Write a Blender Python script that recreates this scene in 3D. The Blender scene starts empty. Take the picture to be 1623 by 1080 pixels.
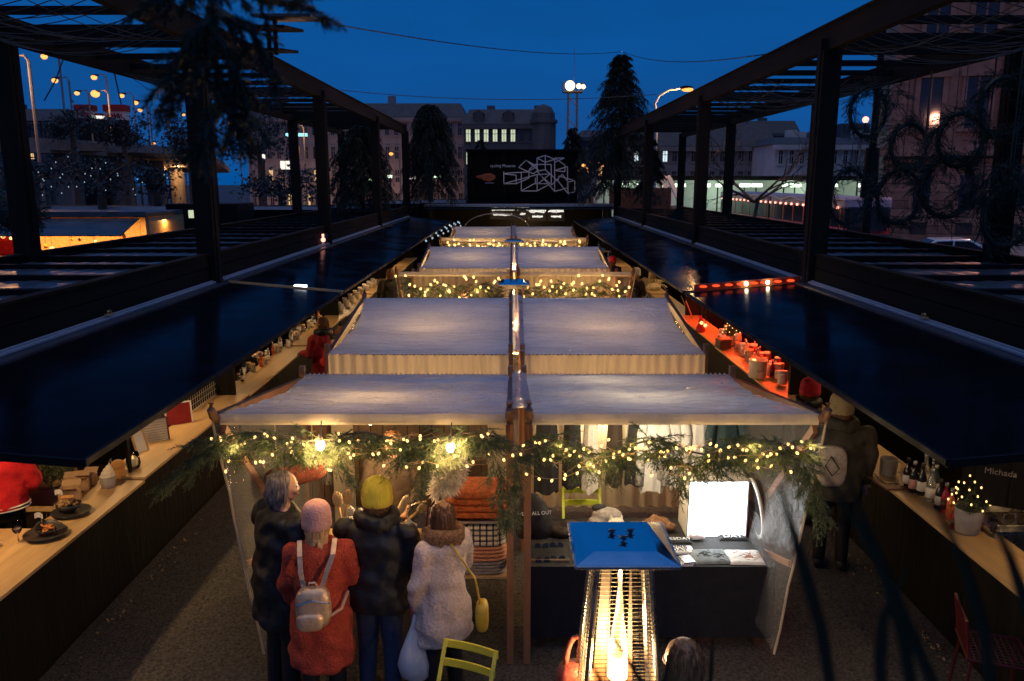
import bpy, math, random
from mathutils import Vector, Matrix, Euler, noise

sc = bpy.context.scene
C = sc.collection
R = math.radians
rnd = random.Random(11)

# ---------------------------------------------------------------- camera
CH, PITCH, LENS = 4.0, 11.3, 28.0
cam_d = bpy.data.cameras.new('camera'); cam = bpy.data.objects.new('camera', cam_d); C.objects.link(cam)
cam.location = (0, 0, CH); cam.rotation_euler = (R(90 - PITCH), 0, 0)
cam_d.lens = LENS; cam_d.sensor_width = 36; cam_d.clip_start = 0.05; cam_d.clip_end = 3000
cam_d.dof.use_dof = True; cam_d.dof.focus_distance = 9.0; cam_d.dof.aperture_fstop = 3.4
sc.camera = cam

# ---------------------------------------------------------------- sky and twilight
w = bpy.data.worlds.new('World'); sc.world = w; w.use_nodes = True
nt = w.node_tree; nt.nodes.clear()
SUN_ELEV, SUN_ROT = -0.5, 180          # the sun has just set behind the camera
def wn(typ, **k):
    n_ = nt.nodes.new('ShaderNode' + typ)
    for a_, b_ in k.items(): setattr(n_, a_, b_)
    return n_
sky = wn('TexSky', sky_type='NISHITA', sun_disc=False)
sky.sun_elevation = R(SUN_ELEV); sky.sun_rotation = R(SUN_ROT); sky.ozone_density = 4.0; sky.air_density = 1.0; sky.dust_density = 0.3
bg = wn('Background'); bg.inputs[1].default_value = 0.02
veil = wn('Background'); veil.inputs[0].default_value = (0.003, 0.26, 1.0, 1)   # blue-hour cloud cover, faintly uneven
tcc = wn('TexCoord'); mpc = wn('Mapping'); mpc.inputs['Scale'].default_value = (1.2, 1.2, 5.0); nzc = wn('TexNoise'); nzc.inputs['Scale'].default_value = 2.2; nzc.inputs['Detail'].default_value = 5
mrc = wn('MapRange'); mrc.inputs[1].default_value = .3; mrc.inputs[2].default_value = .7; mrc.inputs[3].default_value = .255; mrc.inputs[4].default_value = .325
nt.links.new(tcc.outputs[0], mpc.inputs[0]); nt.links.new(mpc.outputs[0], nzc.inputs['Vector']); nt.links.new(nzc.outputs[0], mrc.inputs[0]); nt.links.new(mrc.outputs[0], veil.inputs[1])
# pale glow added overhead, out of view, to brighten canopies and other up-facing surfaces
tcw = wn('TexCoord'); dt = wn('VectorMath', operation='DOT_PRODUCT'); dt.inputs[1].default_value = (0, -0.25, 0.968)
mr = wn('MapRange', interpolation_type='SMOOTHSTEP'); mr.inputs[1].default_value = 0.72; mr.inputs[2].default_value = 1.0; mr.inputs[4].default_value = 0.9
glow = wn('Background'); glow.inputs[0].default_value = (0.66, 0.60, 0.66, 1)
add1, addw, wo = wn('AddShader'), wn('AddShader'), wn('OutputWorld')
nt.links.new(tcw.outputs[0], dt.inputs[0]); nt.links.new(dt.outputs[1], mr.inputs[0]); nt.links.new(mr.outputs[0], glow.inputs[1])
nt.links.new(sky.outputs[0], bg.inputs[0]); nt.links.new(bg.outputs[0], add1.inputs[0]); nt.links.new(veil.outputs[0], add1.inputs[1])
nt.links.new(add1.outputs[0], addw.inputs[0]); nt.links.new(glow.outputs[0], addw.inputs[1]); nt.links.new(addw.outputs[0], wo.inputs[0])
sd = bpy.data.lights.new('twilight_sun', 'SUN'); sd.energy = 0.02; sd.angle = R(20); sd.color = (0.6, 0.75, 1.0)
so = bpy.data.objects.new('twilight_sun', sd); C.objects.link(so); so.rotation_euler = (R(60), 0, R(15))

sc.view_settings.view_transform = 'Standard'; sc.view_settings.look = 'None'
sc.view_settings.gamma = 1; sc.view_settings.exposure = 0
cy = sc.cycles
cy.use_denoising = True
try: cy.denoiser = 'OPENIMAGEDENOISE'
except Exception: pass
cy.max_bounces = 8; cy.diffuse_bounces = 3; cy.glossy_bounces = 3; cy.transmission_bounces = 4; cy.transparent_max_bounces = 16
cy.sample_clamp_indirect = 3.0; cy.caustics_reflective = False; cy.caustics_refractive = False
cy.use_light_tree = True

# ---------------------------------------------------------------- helpers
TH = R(PITCH); FPX = 1623 * LENS / 36
def at(u, v, Y=None, z=None, X=None):
    """The point of the place seen at photo pixel (u, v), at a known depth Y, height z or side X."""
    a = (u - 811.5) / FPX; b = (540 - v) / FPX
    d = Vector((a, math.cos(TH) + b * math.sin(TH), -math.sin(TH) + b * math.cos(TH)))
    t = Y / d.y if Y is not None else ((z - CH) / d.z if z is not None else X / d.x)
    return Vector((0, 0, CH)) + d * t

def S(r, g, b):
    f = lambda c: (c / 255 / 12.92) if c / 255 <= .04045 else ((c / 255 + .055) / 1.055) ** 2.4
    return (f(r), f(g), f(b))

class NB:
    """Tiny node builder."""
    def __init__(s, name):
        s.m = bpy.data.materials.new(name); s.m.use_nodes = True; s.t = s.m.node_tree; s.t.nodes.clear()
        s.out = s.t.nodes.new('ShaderNodeOutputMaterial')
    def n(s, typ, ins=None, **kw):
        nd = s.t.nodes.new('ShaderNode' + typ)
        for k, v in kw.items(): setattr(nd, k, v)
        for k, v in (ins or {}).items():
            if isinstance(v, tuple) and len(v) == 2 and hasattr(v[0], 'outputs'): s.t.links.new(v[0].outputs[v[1]], nd.inputs[k])
            else: nd.inputs[k].default_value = v
        return nd
    def link(s, a, ao, b, bi): s.t.links.new(a.outputs[ao], b.inputs[bi])

M = {}
def mat(name, rgb, rough=.6, metal=0, var=.25, scale=6, bump=.0, bscale=60, stretch=(1, 1, 1), planks=None, coat=0,
        trans=0, transl=0, rough_var=0, rgb2=None, spec=.5):
    """Procedural surface: two-octave mottling of the base colour, optional plank joints, bump, coat, translucency."""
    b = NB(name)
    tc = b.n('TexCoord')
    mp = b.n('Mapping', {'Vector': (tc, 'Object'), 'Scale': stretch})
    n1 = b.n('TexNoise', {'Vector': (mp, 0), 'Scale': scale, 'Detail': 6.0, 'Roughness': .6})
    rmp = b.n('MapRange', {'Value': (n1, 0), 'From Min': .3, 'From Max': .7, 'To Min': 0.0, 'To Max': 1.0})
    c0 = tuple(max(0, c * (1 - var)) for c in rgb) + (1,)
    c1 = (tuple(min(1, c * (1 + var)) for c in rgb) if rgb2 is None else rgb2) + (1,)
    mx = b.n('Mix', data_type='RGBA'); b.link(rmp, 0, mx, 0); mx.inputs[6].default_value = c0; mx.inputs[7].default_value = c1
    col = (mx, 2)
    h = None
    if planks:
        ax, wd = planks
        sx = b.n('SeparateXYZ', {0: (tc, 'Object')})
        dv = b.n('Math', {0: (sx, ax), 1: wd}, operation='DIVIDE')
        fr = b.n('Math', {0: (dv, 0)}, operation='FRACT')
        pp = b.n('Math', {0: (fr, 0), 1: .5}, operation='SUBTRACT'); ab = b.n('Math', {0: (pp, 0)}, operation='ABSOLUTE')
        gr = b.n('MapRange', {'Value': (ab, 0), 'From Min': .44, 'From Max': .49, 'To Min': 1.0, 'To Max': 0.0})
        fl = b.n('Math', {0: (dv, 0)}, operation='FLOOR')
        wn = b.n('TexWhiteNoise', {'W': (fl, 0)}, noise_dimensions='1D')
        br = b.n('MapRange', {'Value': (wn, 0), 'To Min': .65, 'To Max': 1.2})
        ml = b.n('Math', {0: (br, 0), 1: (gr, 0)}, operation='MULTIPLY')
        m2 = b.n('Mix', data_type='RGBA', blend_type='MULTIPLY'); m2.inputs[0].default_value = 1
        b.link(mx, 2, m2, 6); b.link(ml, 0, m2, 7); col = (m2, 2); h = (gr, 0)
    p = b.n('BsdfPrincipled', {'Base Color': col, 'Roughness': rough, 'Metallic': metal, 'Coat Weight': coat, 'Coat Roughness': .06,
                               'Transmission Weight': trans, 'Specular IOR Level': spec})
    if rough_var:
        rr = b.n('MapRange', {'Value': (n1, 0), 'From Min': .3, 'From Max': .7, 'To Min': max(.03, rough - rough_var), 'To Max': min(1, rough + rough_var)})
        b.link(rr, 0, p, 'Roughness')
    if bump:
        n2 = b.n('TexNoise', {'Vector': (mp, 0), 'Scale': bscale, 'Detail': 4.0})
        hh = (n2, 0)
        if h:
            ad = b.n('Math', {0: (n2, 0), 1: h}, operation='ADD'); hh = (ad, 0)
        bp = b.n('Bump', {'Strength': bump, 'Distance': .02, 'Height': hh}); b.link(bp, 0, p, 'Normal')
        if coat: b.link(bp, 0, p, 'Coat Normal')
    last = p
    if transl:
        tl = b.n('BsdfTranslucent', {'Color': col}); ms = b.n('MixShader', {0: transl, 1: (p, 0), 2: (tl, 0)}); last = ms
    b.link(last, 0, b.out, 0)
    M[name] = b.m
    return b.m

def emit(name, rgb, strength, mis=True):
    b = NB(name); e = b.n('Emission', {'Color': rgb + (1,), 'Strength': strength}); b.link(e, 0, b.out, 0)
    if not mis: b.m.cycles.emission_sampling = 'NONE'
    M[name] = b.m; return b.m

def sheet(name, rgb, clear=.7, rough=.12, bump=.4, bscale=9):
    """Clear plastic film: mostly see-through, creased and shiny."""
    b = NB(name); tc = b.n('TexCoord')
    n2 = b.n('TexNoise', {'Vector': (tc, 'Object'), 'Scale': bscale, 'Detail': 5.0, 'Distortion': 1.2})
    bp = b.n('Bump', {'Strength': bump, 'Distance': .05, 'Height': (n2, 0)})
    tr = b.n('BsdfTransparent', {'Color': (.95, .96, .97, 1)})
    p = b.n('BsdfPrincipled', {'Base Color': rgb + (1,), 'Roughness': rough, 'Normal': (bp, 0)})
    tl = b.n('BsdfTranslucent', {'Color': rgb + (1,)}); m1 = b.n('MixShader', {0: .35, 1: (p, 0), 2: (tl, 0)})
    ms = b.n('MixShader', {0: clear, 1: (m1, 0), 2: (tr, 0)}); b.link(ms, 0, b.out, 0)
    M[name] = b.m; return b.m

OFF = {}
class MB:
    def __init__(s): s.v, s.f, s.mi, s.k = [], [], [], 0
    def add(s, vs, fs, T=None):
        o = len(s.v)
        s.v += [tuple(T @ Vector(p)) for p in vs] if T is not None else [tuple(p) for p in vs]
        s.f += [tuple(i + o for i in f) for f in fs]; s.mi += [s.k] * len(fs); return s
    def box(s, c, d, rz=0, rx=0, ry=0, T=None):
        x, y, z = d[0] / 2, d[1] / 2, d[2] / 2
        vs = [(-x, -y, -z), (x, -y, -z), (x, y, -z), (-x, y, -z), (-x, -y, z), (x, -y, z), (x, y, z), (-x, y, z)]
        m = Matrix.Translation(c) @ Euler((rx, ry, rz)).to_matrix().to_4x4()
        if T is not None: m = T @ m
        return s.add(vs, [(3, 2, 1, 0), (4, 5, 6, 7), (0, 1, 5, 4), (1, 2, 6, 5), (2, 3, 7, 6), (3, 0, 4, 7)], m)
    def bb(s, x0, x1, y0, y1, z0, z1): return s.box(((x0 + x1) / 2, (y0 + y1) / 2, (z0 + z1) / 2), (x1 - x0, y1 - y0, z1 - z0))
    def beam(s, p0, p1, wd, ht, up=(0, 0, 1)):
        p0, p1 = Vector(p0), Vector(p1); d = (p1 - p0); L = d.length; d = d.normalized()
        sd_ = d.cross(Vector(up))
        if sd_.length < 1e-4: sd_ = d.cross(Vector((0, 1, 0)))
        sd_.normalize(); u_ = sd_.cross(d).normalized()
        m = Matrix((sd_, d, u_)).transposed().to_4x4(); m.translation = (p0 + p1) / 2
        return s.box((0, 0, 0), (wd, L, ht), T=m)
    def tube(s, pts, r, n=6, cap=True, closed=False):
        pts = [Vector(p) for p in pts]; N = len(pts); rs = r if isinstance(r, (list, tuple)) else [r] * N
        vs, fs = [], []; ref = None
        for i, p in enumerate(pts):
            if closed: d = pts[(i + 1) % N] - pts[i - 1]
            else: d = pts[min(i + 1, N - 1)] - pts[max(i - 1, 0)]
            d = d.normalized() if d.length > 1e-9 else Vector((0, 0, 1))
            if ref is None: ref = Vector((0, 0, 1)) if abs(d.z) < .9 else Vector((1, 0, 0))
            a = d.cross(ref)
            if a.length < 1e-5: a = d.cross(Vector((.3, 1, .2)))
            a.normalize(); b_ = d.cross(a).normalized(); ref = -b_ if False else ref
            for k in range(n):
                t = 2 * math.pi * k / n; vs.append(p + (a * math.cos(t) + b_ * math.sin(t)) * rs[i])
        for i in range(N if closed else N - 1):
            for k in range(n):
                j = (i + 1) % N
                fs.append((i * n + k, i * n + (k + 1) % n, j * n + (k + 1) % n, j * n + k))
        if cap and not closed and n > 2: fs.append(tuple(range(n - 1, -1, -1))); fs.append(tuple((N - 1) * n + k for k in range(n)))
        return s.add(vs, fs)
    def cyl(s, p0, p1, r0, r1=None, n=14): return s.tube([p0, p1], [r0, r0 if r1 is None else r1], n)
    def ball(s, c, r, n=10, m=7, T=None):
        rx, ry, rz = r if isinstance(r, (tuple, list)) else (r, r, r)
        vs = [(0, 0, -rz)]; fs = []
        for i in range(1, m):
            a = -math.pi / 2 + math.pi * i / m
            for k in range(n):
                t = 2 * math.pi * k / n; vs.append((rx * math.cos(a) * math.cos(t), ry * math.cos(a) * math.sin(t), rz * math.sin(a)))
        vs.append((0, 0, rz)); top = len(vs) - 1
        for k in range(n): fs.append((0, 1 + (k + 1) % n, 1 + k))
        for i in range(m - 2):
            for k in range(n): fs.append((1 + i * n + k, 1 + i * n + (k + 1) % n, 1 + (i + 1) * n + (k + 1) % n, 1 + (i + 1) * n + k))
        for k in range(n): fs.append((top, 1 + (m - 2) * n + k, 1 + (m - 2) * n + (k + 1) % n))
        m_ = Matrix.Translation(c)
        if T is not None: m_ = m_ @ T
        return s.add(vs, fs, m_)
    def lathe(s, prof, c=(0, 0, 0), n=20, T=None, sx=1, sy=1, cap=True):
        vs, fs = [], []
        for r, z in prof:
            for k in range(n):
                t = 2 * math.pi * k / n; vs.append((r * math.cos(t) * sx, r * math.sin(t) * sy, z))
        for i in range(len(prof) - 1):
            for k in range(n): fs.append((i * n + k, i * n + (k + 1) % n, (i + 1) * n + (k + 1) % n, (i + 1) * n + k))
        if cap and prof[0][0] > 1e-6: fs.append(tuple(range(n - 1, -1, -1)))
        if cap and prof[-1][0] > 1e-6: fs.append(tuple((len(prof) - 1) * n + k for k in range(n)))
        m_ = Matrix.Translation(c)
        if T is not None: m_ = m_ @ T
        return s.add(vs, fs, m_)
    def loft(s, rings, n=18):
        """rings: (cx, cy, z, rx, ry)."""
        vs, fs = [], []
        for cx, cy_, z, rx, ry in rings:
            for k in range(n):
                t = 2 * math.pi * k / n; vs.append((cx + rx * math.cos(t), cy_ + ry * math.sin(t), z))
        N = len(rings)
        for i in range(N - 1):
            for k in range(n): fs.append((i * n + k, i * n + (k + 1) % n, (i + 1) * n + (k + 1) % n, (i + 1) * n + k))
        fs.append(tuple(range(n - 1, -1, -1))); fs.append(tuple((N - 1) * n + k for k in range(n)))
        return s.add(vs, fs)
    def caps(s, p0, p1, r0, r1, n=10):
        """Tapered capsule."""
        p0, p1 = Vector(p0), Vector(p1); d = (p1 - p0); L = max(d.length, 1e-5); d.normalize()
        q = d.to_track_quat('Z', 'Y').to_matrix().to_4x4(); q.translation = p0
        prof = [(r0 * math.cos(a), r0 * math.sin(a)) for a in (-1.57, -1.0, -.5)] + [(r0, 0), (r1, L)] + [(r1 * math.cos(a), L + r1 * math.sin(a)) for a in (.5, 1.0, 1.57)]
        prof[0] = (0, prof[0][1]); prof[-1] = (0, prof[-1][1])
        vs, fs = [], []
        for r, z in prof:
            for k in range(n):
                t = 2 * math.pi * k / n; vs.append((r * math.cos(t), r * math.sin(t), z))
        for i in range(len(prof) - 1):
            for k in range(n): fs.append((i * n + k, i * n + (k + 1) % n, (i + 1) * n + (k + 1) % n, (i + 1) * n + k))
        return s.add(vs, fs, q)
    def grid(s, fn, nu, nv, two=0):
        vs = [fn(i / nu, j / nv) for j in range(nv + 1) for i in range(nu + 1)]
        fs = [(j * (nu + 1) + i, j * (nu + 1) + i + 1, (j + 1) * (nu + 1) + i + 1, (j + 1) * (nu + 1) + i) for j in range(nv) for i in range(nu)]
        return s.add(vs, fs)
    def prism(s, poly, h, T=None):
        n = len(poly)
        vs = [(x, y, 0) for x, y in poly] + [(x, y, h) for x, y in poly]
        fs = [tuple(range(n - 1, -1, -1)), tuple(range(n, 2 * n))] + [(i, (i + 1) % n, n + (i + 1) % n, n + i) for i in range(n)]
        return s.add(vs, fs, T)
    def build(s, name, mats, parent=None, smooth=False, world=True, bevel=0, solid=0, remesh=0, smoothit=0, sub=0, auto=False):
        me = bpy.data.meshes.new(name)
        off = OFF.get(parent.name, Vector((0, 0, 0))) if (parent is not None and world) else Vector((0, 0, 0))
        me.from_pydata([(x - off.x, y - off.y, z - off.z) for x, y, z in s.v], [], s.f)
        mats = mats if isinstance(mats, (list, tuple)) else [mats]
        for m_ in mats: me.materials.append(M[m_] if isinstance(m_, str) else m_)
        if len(mats) > 1: me.polygons.foreach_set('material_index', s.mi)
        if smooth: me.polygons.foreach_set('use_smooth', [True] * len(s.f))
        me.update()
        o = bpy.data.objects.new(name, me); C.objects.link(o)
        if parent is not None: o.parent = parent
        OFF[o.name] = off
        if remesh:
            md = o.modifiers.new('r', 'REMESH'); md.mode = 'VOXEL'; md.voxel_size = remesh; md.use_smooth_shade = True
        if smoothit:
            md = o.modifiers.new('s', 'SMOOTH'); md.iterations = smoothit; md.factor = .5
        if solid:
            md = o.modifiers.new('t', 'SOLIDIFY'); md.thickness = solid; md.offset = 0
        if bevel:
            md = o.modifiers.new('b', 'BEVEL'); md.width = bevel; md.segments = 2; md.limit_method = 'ANGLE'
        return o

def tag(o, label=None, cat=None, group=None, kind=None):
    if label: o['label'] = label
    if cat: o['category'] = cat
    if group: o['group'] = group
    if kind: o['kind'] = kind
    return o
def thing(name, label, cat, loc=(0, 0, 0), group=None, rz=0):
    o = bpy.data.objects.new(name, None); C.objects.link(o); o.location = loc; o.rotation_euler = (0, 0, rz); o.empty_display_size = .1
    OFF[o.name] = Vector(loc)
    return tag(o, label, cat, group)
KIDS = {}
def copy_tree(o, label=None, loc=None, rz=None, parent=None, scale=None):
    c = o.copy(); C.objects.link(c)
    if parent is not None: c.parent = parent
    if label: c['label'] = label
    if loc is not None: c.location = loc
    if rz is not None: c.rotation_euler = (0, 0, rz)
    if scale is not None: c.scale = (scale,) * 3
    for ch in list(o.children): copy_tree(ch, parent=c)
    return c
def struct(o): o['kind'] = 'structure'; return o
def lamp(name, loc, energy, color, parent=None, typ='POINT', size=.05, rot=None, spot=None, blend=.6, sx=None, sy=None):
    l = bpy.data.lights.new(name, typ); l.energy = energy; l.color = color
    if typ in ('POINT', 'SPOT'): l.shadow_soft_size = size; l.use_soft_falloff = False
    if typ == 'SPOT': l.spot_size = R(spot or 100); l.spot_blend = blend
    if typ == 'AREA': l.shape = 'RECTANGLE'; l.size = sx; l.size_y = sy
    o = bpy.data.objects.new(name, l); C.objects.link(o)
    off = OFF.get(parent.name, Vector((0, 0, 0))) if parent is not None else Vector((0, 0, 0))
    o.location = Vector(loc) - off
    if parent is not None: o.parent = parent
    if rot: o.rotation_euler = rot
    return o
def text(body, name, m_, parent, loc, size, rot=(0, 0, 0), ext=.002, align='CENTER', shear=0):
    cu = bpy.data.curves.new(name, 'FONT'); cu.body = body; cu.size = size; cu.extrude = ext; cu.align_x = align; cu.align_y = 'CENTER'; cu.shear = shear
    tmp = bpy.data.objects.new('tmp', cu); C.objects.link(tmp); bpy.context.view_layer.update()
    me = bpy.data.meshes.new_from_object(tmp.evaluated_get(bpy.context.evaluated_depsgraph_get())); bpy.data.objects.remove(tmp)
    me.materials.clear(); me.materials.append(M[m_]); o = bpy.data.objects.new(name, me); C.objects.link(o)
    off = OFF.get(parent.name, Vector((0, 0, 0))) if parent is not None else Vector((0, 0, 0))
    o.location = Vector(loc) - off; o.rotation_euler = rot; o.parent = parent; return o

def sag(p0, p1, d, n=14):
    p0, p1 = Vector(p0), Vector(p1)
    return [p0.lerp(p1, i / n) - Vector((0, 0, d * 4 * (i / n) * (1 - i / n))) for i in range(n + 1)]
def rv(a=1.0, g=rnd): return Vector((g.uniform(-a, a), g.uniform(-a, a), g.uniform(-a, a)))

def sprig(mb, p, d, L, needles=26, nl=.035, g=rnd, droop=.25, twig=.003, wdt=.0022, side=True):
    """A fir sprig: drooping twig with two-sided needles and side twigs."""
    p = Vector(p); d = Vector(d).normalized()
    def run(p, d, L, k):
        pts = [p]; dd = d.copy(); q = p.copy(); N = 5
        for i in range(N):
            dd = (dd + Vector((0, 0, -droop / N))).normalized(); q = q + dd * (L / N); pts.append(q.copy())
        mb.tube(pts, [twig * (1 - .7 * i / N) for i in range(N + 1)], 3, cap=False)
        for j in range(k):
            t = (j + .5) / k * N; i = min(int(t), N - 1); a = pts[i].lerp(pts[i + 1], t - i); ax = (pts[i + 1] - pts[i]).normalized()
            sdv = ax.cross(rv(1, g)); 
            if sdv.length < .01: continue
            sdv.normalize(); l = nl * g.uniform(.7, 1.2)
            tip = a + (ax * .65 + sdv * .75).normalized() * l; wv = ax.cross(sdv).normalized() * wdt
            mb.add([a - wv, a + wv, tip], [(0, 1, 2)])
        return pts
    pts = run(p, d, L, needles)
    if side:
        for i in (1, 2, 3):
            for sg in (-1, 1):
                ax = (pts[i + 1] - pts[i]).normalized(); sv = ax.cross(Vector((0, 0, 1)))
                if sv.length < .05: sv = Vector((1, 0, 0))
                dd = (ax + sv.normalized() * sg * .9 + rv(.2, g)).normalized(); run(pts[i], dd, L * (.55 - .1 * i) * g.uniform(.7, 1.2), max(5, needles // 3))
# ---------------------------------------------------------------- materials
mat('gravel', (.072, .066, .058), .9, var=.95, scale=42, bump=1.0, bscale=60, rough_var=.1)
mat('asphalt', (.05, .05, .055), .85, var=.2, scale=30, bump=.4, bscale=120)
mat('paving', (.16, .15, .15), .8, var=.2, scale=8, bump=.3)
mat('black_planks', (.006, .0055, .005), .7, var=.4, scale=5, bump=.5, bscale=20, stretch=(1, 1, .15), planks=(1, .12), spec=.2)
mat('black_steel', (.006, .006, .0065), .7, var=.3, scale=5, bump=.06, bscale=25, rough_var=.15, spec=.15)
mat('dark_timber', (.019, .012, .007), .85, var=.45, scale=4, bump=.35, bscale=14, stretch=(1, .12, 1), rough_var=.1, spec=.15)
mat('post_timber', (.016, .011, .008), .85, var=.45, scale=5, bump=.35, bscale=14, stretch=(1, 1, .1), rough_var=.1, spec=.15)
# raised flaps: matt dark board with a varnish that only shines at grazing angles
b = NB('flap'); tc = b.n('TexCoord'); n1 = b.n('TexNoise', {'Vector': (tc, 'Object'), 'Scale': 1.6, 'Detail': 7.0, 'Roughness': .65})
n2 = b.n('TexNoise', {'Vector': (tc, 'Object'), 'Scale': 5.0, 'Detail': 3.0}); bp = b.n('Bump', {'Strength': .03, 'Distance': .05, 'Height': (n2, 0)})
cr = b.n('MapRange', {'Value': (n1, 0), 'From Min': .35, 'From Max': .7, 'To Min': .10, 'To Max': .26})
df = b.n('BsdfDiffuse', {'Color': (.0045, .005, .007, 1)}); gl = b.n('BsdfGlossy', {'Color': (.9, .92, .95, 1), 'Roughness': (cr, 0), 'Normal': (bp, 0)})
lw = b.n('LayerWeight', {'Blend': .5}); pw = b.n('Math', {0: (lw, 'Facing'), 1: 7.0}, operation='POWER'); sc_ = b.n('Math', {0: (pw, 0), 1: .40}, operation='MULTIPLY')
ms = b.n('MixShader', {0: (sc_, 0), 1: (df, 0), 2: (gl, 0)}); b.link(ms, 0, b.out, 0); M['flap'] = b.m
mat('rail_white', (.40, .41, .44), .4, var=.1, scale=9, bump=.05)
mat('roof_sheet', (.05, .055, .065), .4, var=.4, scale=3, bump=.2, bscale=8, rough_var=.12)
mat('counter_wood', (.50, .33, .155), .42, var=.22, scale=4, bump=.12, bscale=18, stretch=(3, .25, 3), rough_var=.1)
mat('inner_wood', (.20, .12, .06), .6, var=.4, scale=4, bump=.3, bscale=15, stretch=(1, 1, .15), planks=(1, .14))
mat('stall_wood', (.36, .16, .07), .5, var=.3, scale=5, bump=.2, bscale=20, stretch=(1, .3, .3), rough_var=.1)
mat('stall_wood_dark', (.13, .06, .032), .5, var=.35, scale=5, bump=.25, bscale=20, rough_var=.1)
mat('cream_cloth', (.72, .63, .47), .85, var=.12, scale=6, bump=.25, bscale=30, stretch=(1, 1, .2), transl=.5)
mat('curtain', (.66, .56, .40), .85, var=.14, scale=3, bump=.25, bscale=25, stretch=(1, 1, .1), transl=.45)
# canopies: off-white cloth under a clear creased film
b = NB('canopy'); tc = b.n('TexCoord'); mp = b.n('Mapping', {'Vector': (tc, 'Object'), 'Scale': (.9, 1.5, 1)})
n1 = b.n('TexNoise', {'Vector': (mp, 0), 'Scale': 1.6, 'Detail': 5.0}); r1 = b.n('MapRange', {'Value': (n1, 0), 'From Min': .35, 'From Max': .68})
mx = b.n('Mix', data_type='RGBA'); b.link(r1, 0, mx, 0); mx.inputs[6].default_value = (.50, .49, .50, 1); mx.inputs[7].default_value = (.66, .64, .63, 1)
rg = b.n('TexNoise', {'Vector': (mp, 0), 'Scale': 2.6, 'Detail': 4.0, 'Distortion': .8}, noise_type='RIDGED_MULTIFRACTAL'); n2 = b.n('TexNoise', {'Vector': (mp, 0), 'Scale': 22.0, 'Detail': 4.0, 'Distortion': .6})
ml = b.n('Math', {0: (n2, 0), 1: .55}, operation='MULTIPLY'); ad = b.n('Math', {0: (rg, 0), 1: (ml, 0)}, operation='ADD')
bp = b.n('Bump', {'Strength': .9, 'Distance': .05, 'Height': (ad, 0)})
p = b.n('BsdfPrincipled', {'Base Color': (mx, 2), 'Roughness': .38, 'Normal': (bp, 0), 'Coat Weight': 1.0, 'Coat Roughness': .05, 'Coat Normal': (bp, 0)})
tl = b.n('BsdfTranslucent', {'Color': (mx, 2), 'Normal': (bp, 0)}); ms = b.n('MixShader', {0: .22, 1: (p, 0), 2: (tl, 0)}); b.link(ms, 0, b.out, 0); M['canopy'] = b.m
mat('board_brown', (.12, .07, .04), .6, var=.4, scale=4, bump=.3, bscale=16, stretch=(1, 1, .15), planks=(0, .13))
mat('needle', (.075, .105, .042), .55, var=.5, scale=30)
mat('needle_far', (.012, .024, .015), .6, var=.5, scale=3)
mat('leaf_dark', (.045, .062, .070), .9, var=.5, scale=2, spec=.1)
mat('near_leaf', (.026, .030, .018), .9, var=.3, scale=4, spec=.05)
mat('bark', (.06, .04, .028), .8, var=.4, scale=12, bump=.6, bscale=30)
mat('steel', (.55, .54, .52), .28, metal=1, var=.15, scale=8, bump=.05, rough_var=.1)
mat('heater_steel', (.60, .57, .53), .32, metal=1, var=.15, scale=8, rough_var=.12)
mat('mirror_steel', (.82, .83, .85), .10, metal=1, var=.06, scale=5, bump=.02, bscale=4, rough_var=.05)
mat('mast_steel', (.12, .12, .13), .6, var=.2)
mat('glass_clear', (.93, .95, .95), .03, trans=1, var=.02)
mat('black_plastic', (.02, .02, .022), .4, var=.3, scale=8)
mat('white_paint', (.78, .78, .78), .5, var=.08, scale=6, bump=.05)
mat('white_cloth', (.70, .69, .68), .85, var=.08, scale=10, bump=.3, bscale=30)
mat('black_cloth', (.012, .012, .014), .8, var=.35, scale=10, bump=.3, bscale=30)
mat('grey_cloth', (.16, .19, .21), .85, var=.3, scale=14, bump=.3, bscale=30)
mat('lace', (.72, .68, .62), .9, var=.3, scale=90, bump=.6, bscale=90)
mat('orange_wool', (.52, .13, .035), .95, var=.4, scale=30, bump=.9, bscale=80)
mat('peach_wool', (.60, .27, .14), .95, var=.25, scale=30, bump=.7, bscale=80)
mat('grey_wool', (.30, .27, .25), .95, var=.3, scale=30, bump=.7, bscale=80)
mat('beige_wool', (.55, .47, .38), .95, var=.25, scale=30, bump=.7, bscale=80)
mat('red_wool', (.12, .022, .010), .95, var=.4, scale=20, bump=.6, bscale=60)
mat('feather', (.85, .80, .70), .9, var=.1, scale=30, bump=.3, transl=.5)
mat('brush_wood', (.55, .36, .17), .5, var=.2, scale=10, bump=.1)
mat('bristle', (.62, .50, .32), .9, var=.3, scale=60, bump=.9, bscale=90)
mat('lime_paint', (.55, .62, .06), .4, var=.1, scale=8, bump=.04)
mat('yellow_paint', (.72, .60, .05), .38, var=.1, scale=8, bump=.04)
mat('red_paint', (.05, .003, .005), .4, var=.15, scale=8)
mat('bag_leather', (.22, .045, .03), .45, var=.3, scale=10, bump=.3, bscale=40)
mat('skin', (.52, .30, .21), .5, var=.12, scale=12, bump=.1, bscale=60)
mat('hair_grey', (.22, .19, .17), .6, var=.5, scale=30, bump=.8, bscale=50, stretch=(1, 1, .25))
mat('hair_brown', (.13, .055, .022), .5, var=.5, scale=30, bump=.8, bscale=50, stretch=(1, 1, .2))
mat('hair_ginger', (.32, .14, .05), .5, var=.5, scale=30, bump=.8, bscale=50, stretch=(1, 1, .2))
mat('hair_blond', (.46, .28, .13), .5, var=.5, scale=30, bump=.8, bscale=50, stretch=(1, 1, .2))
mat('coat_black', (.007, .007, .008), .6, var=.4, scale=6, bump=.5, bscale=14)
mat('coat_red', (.42, .050, .020), .9, var=.25, scale=60, bump=.8, bscale=70)
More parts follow.
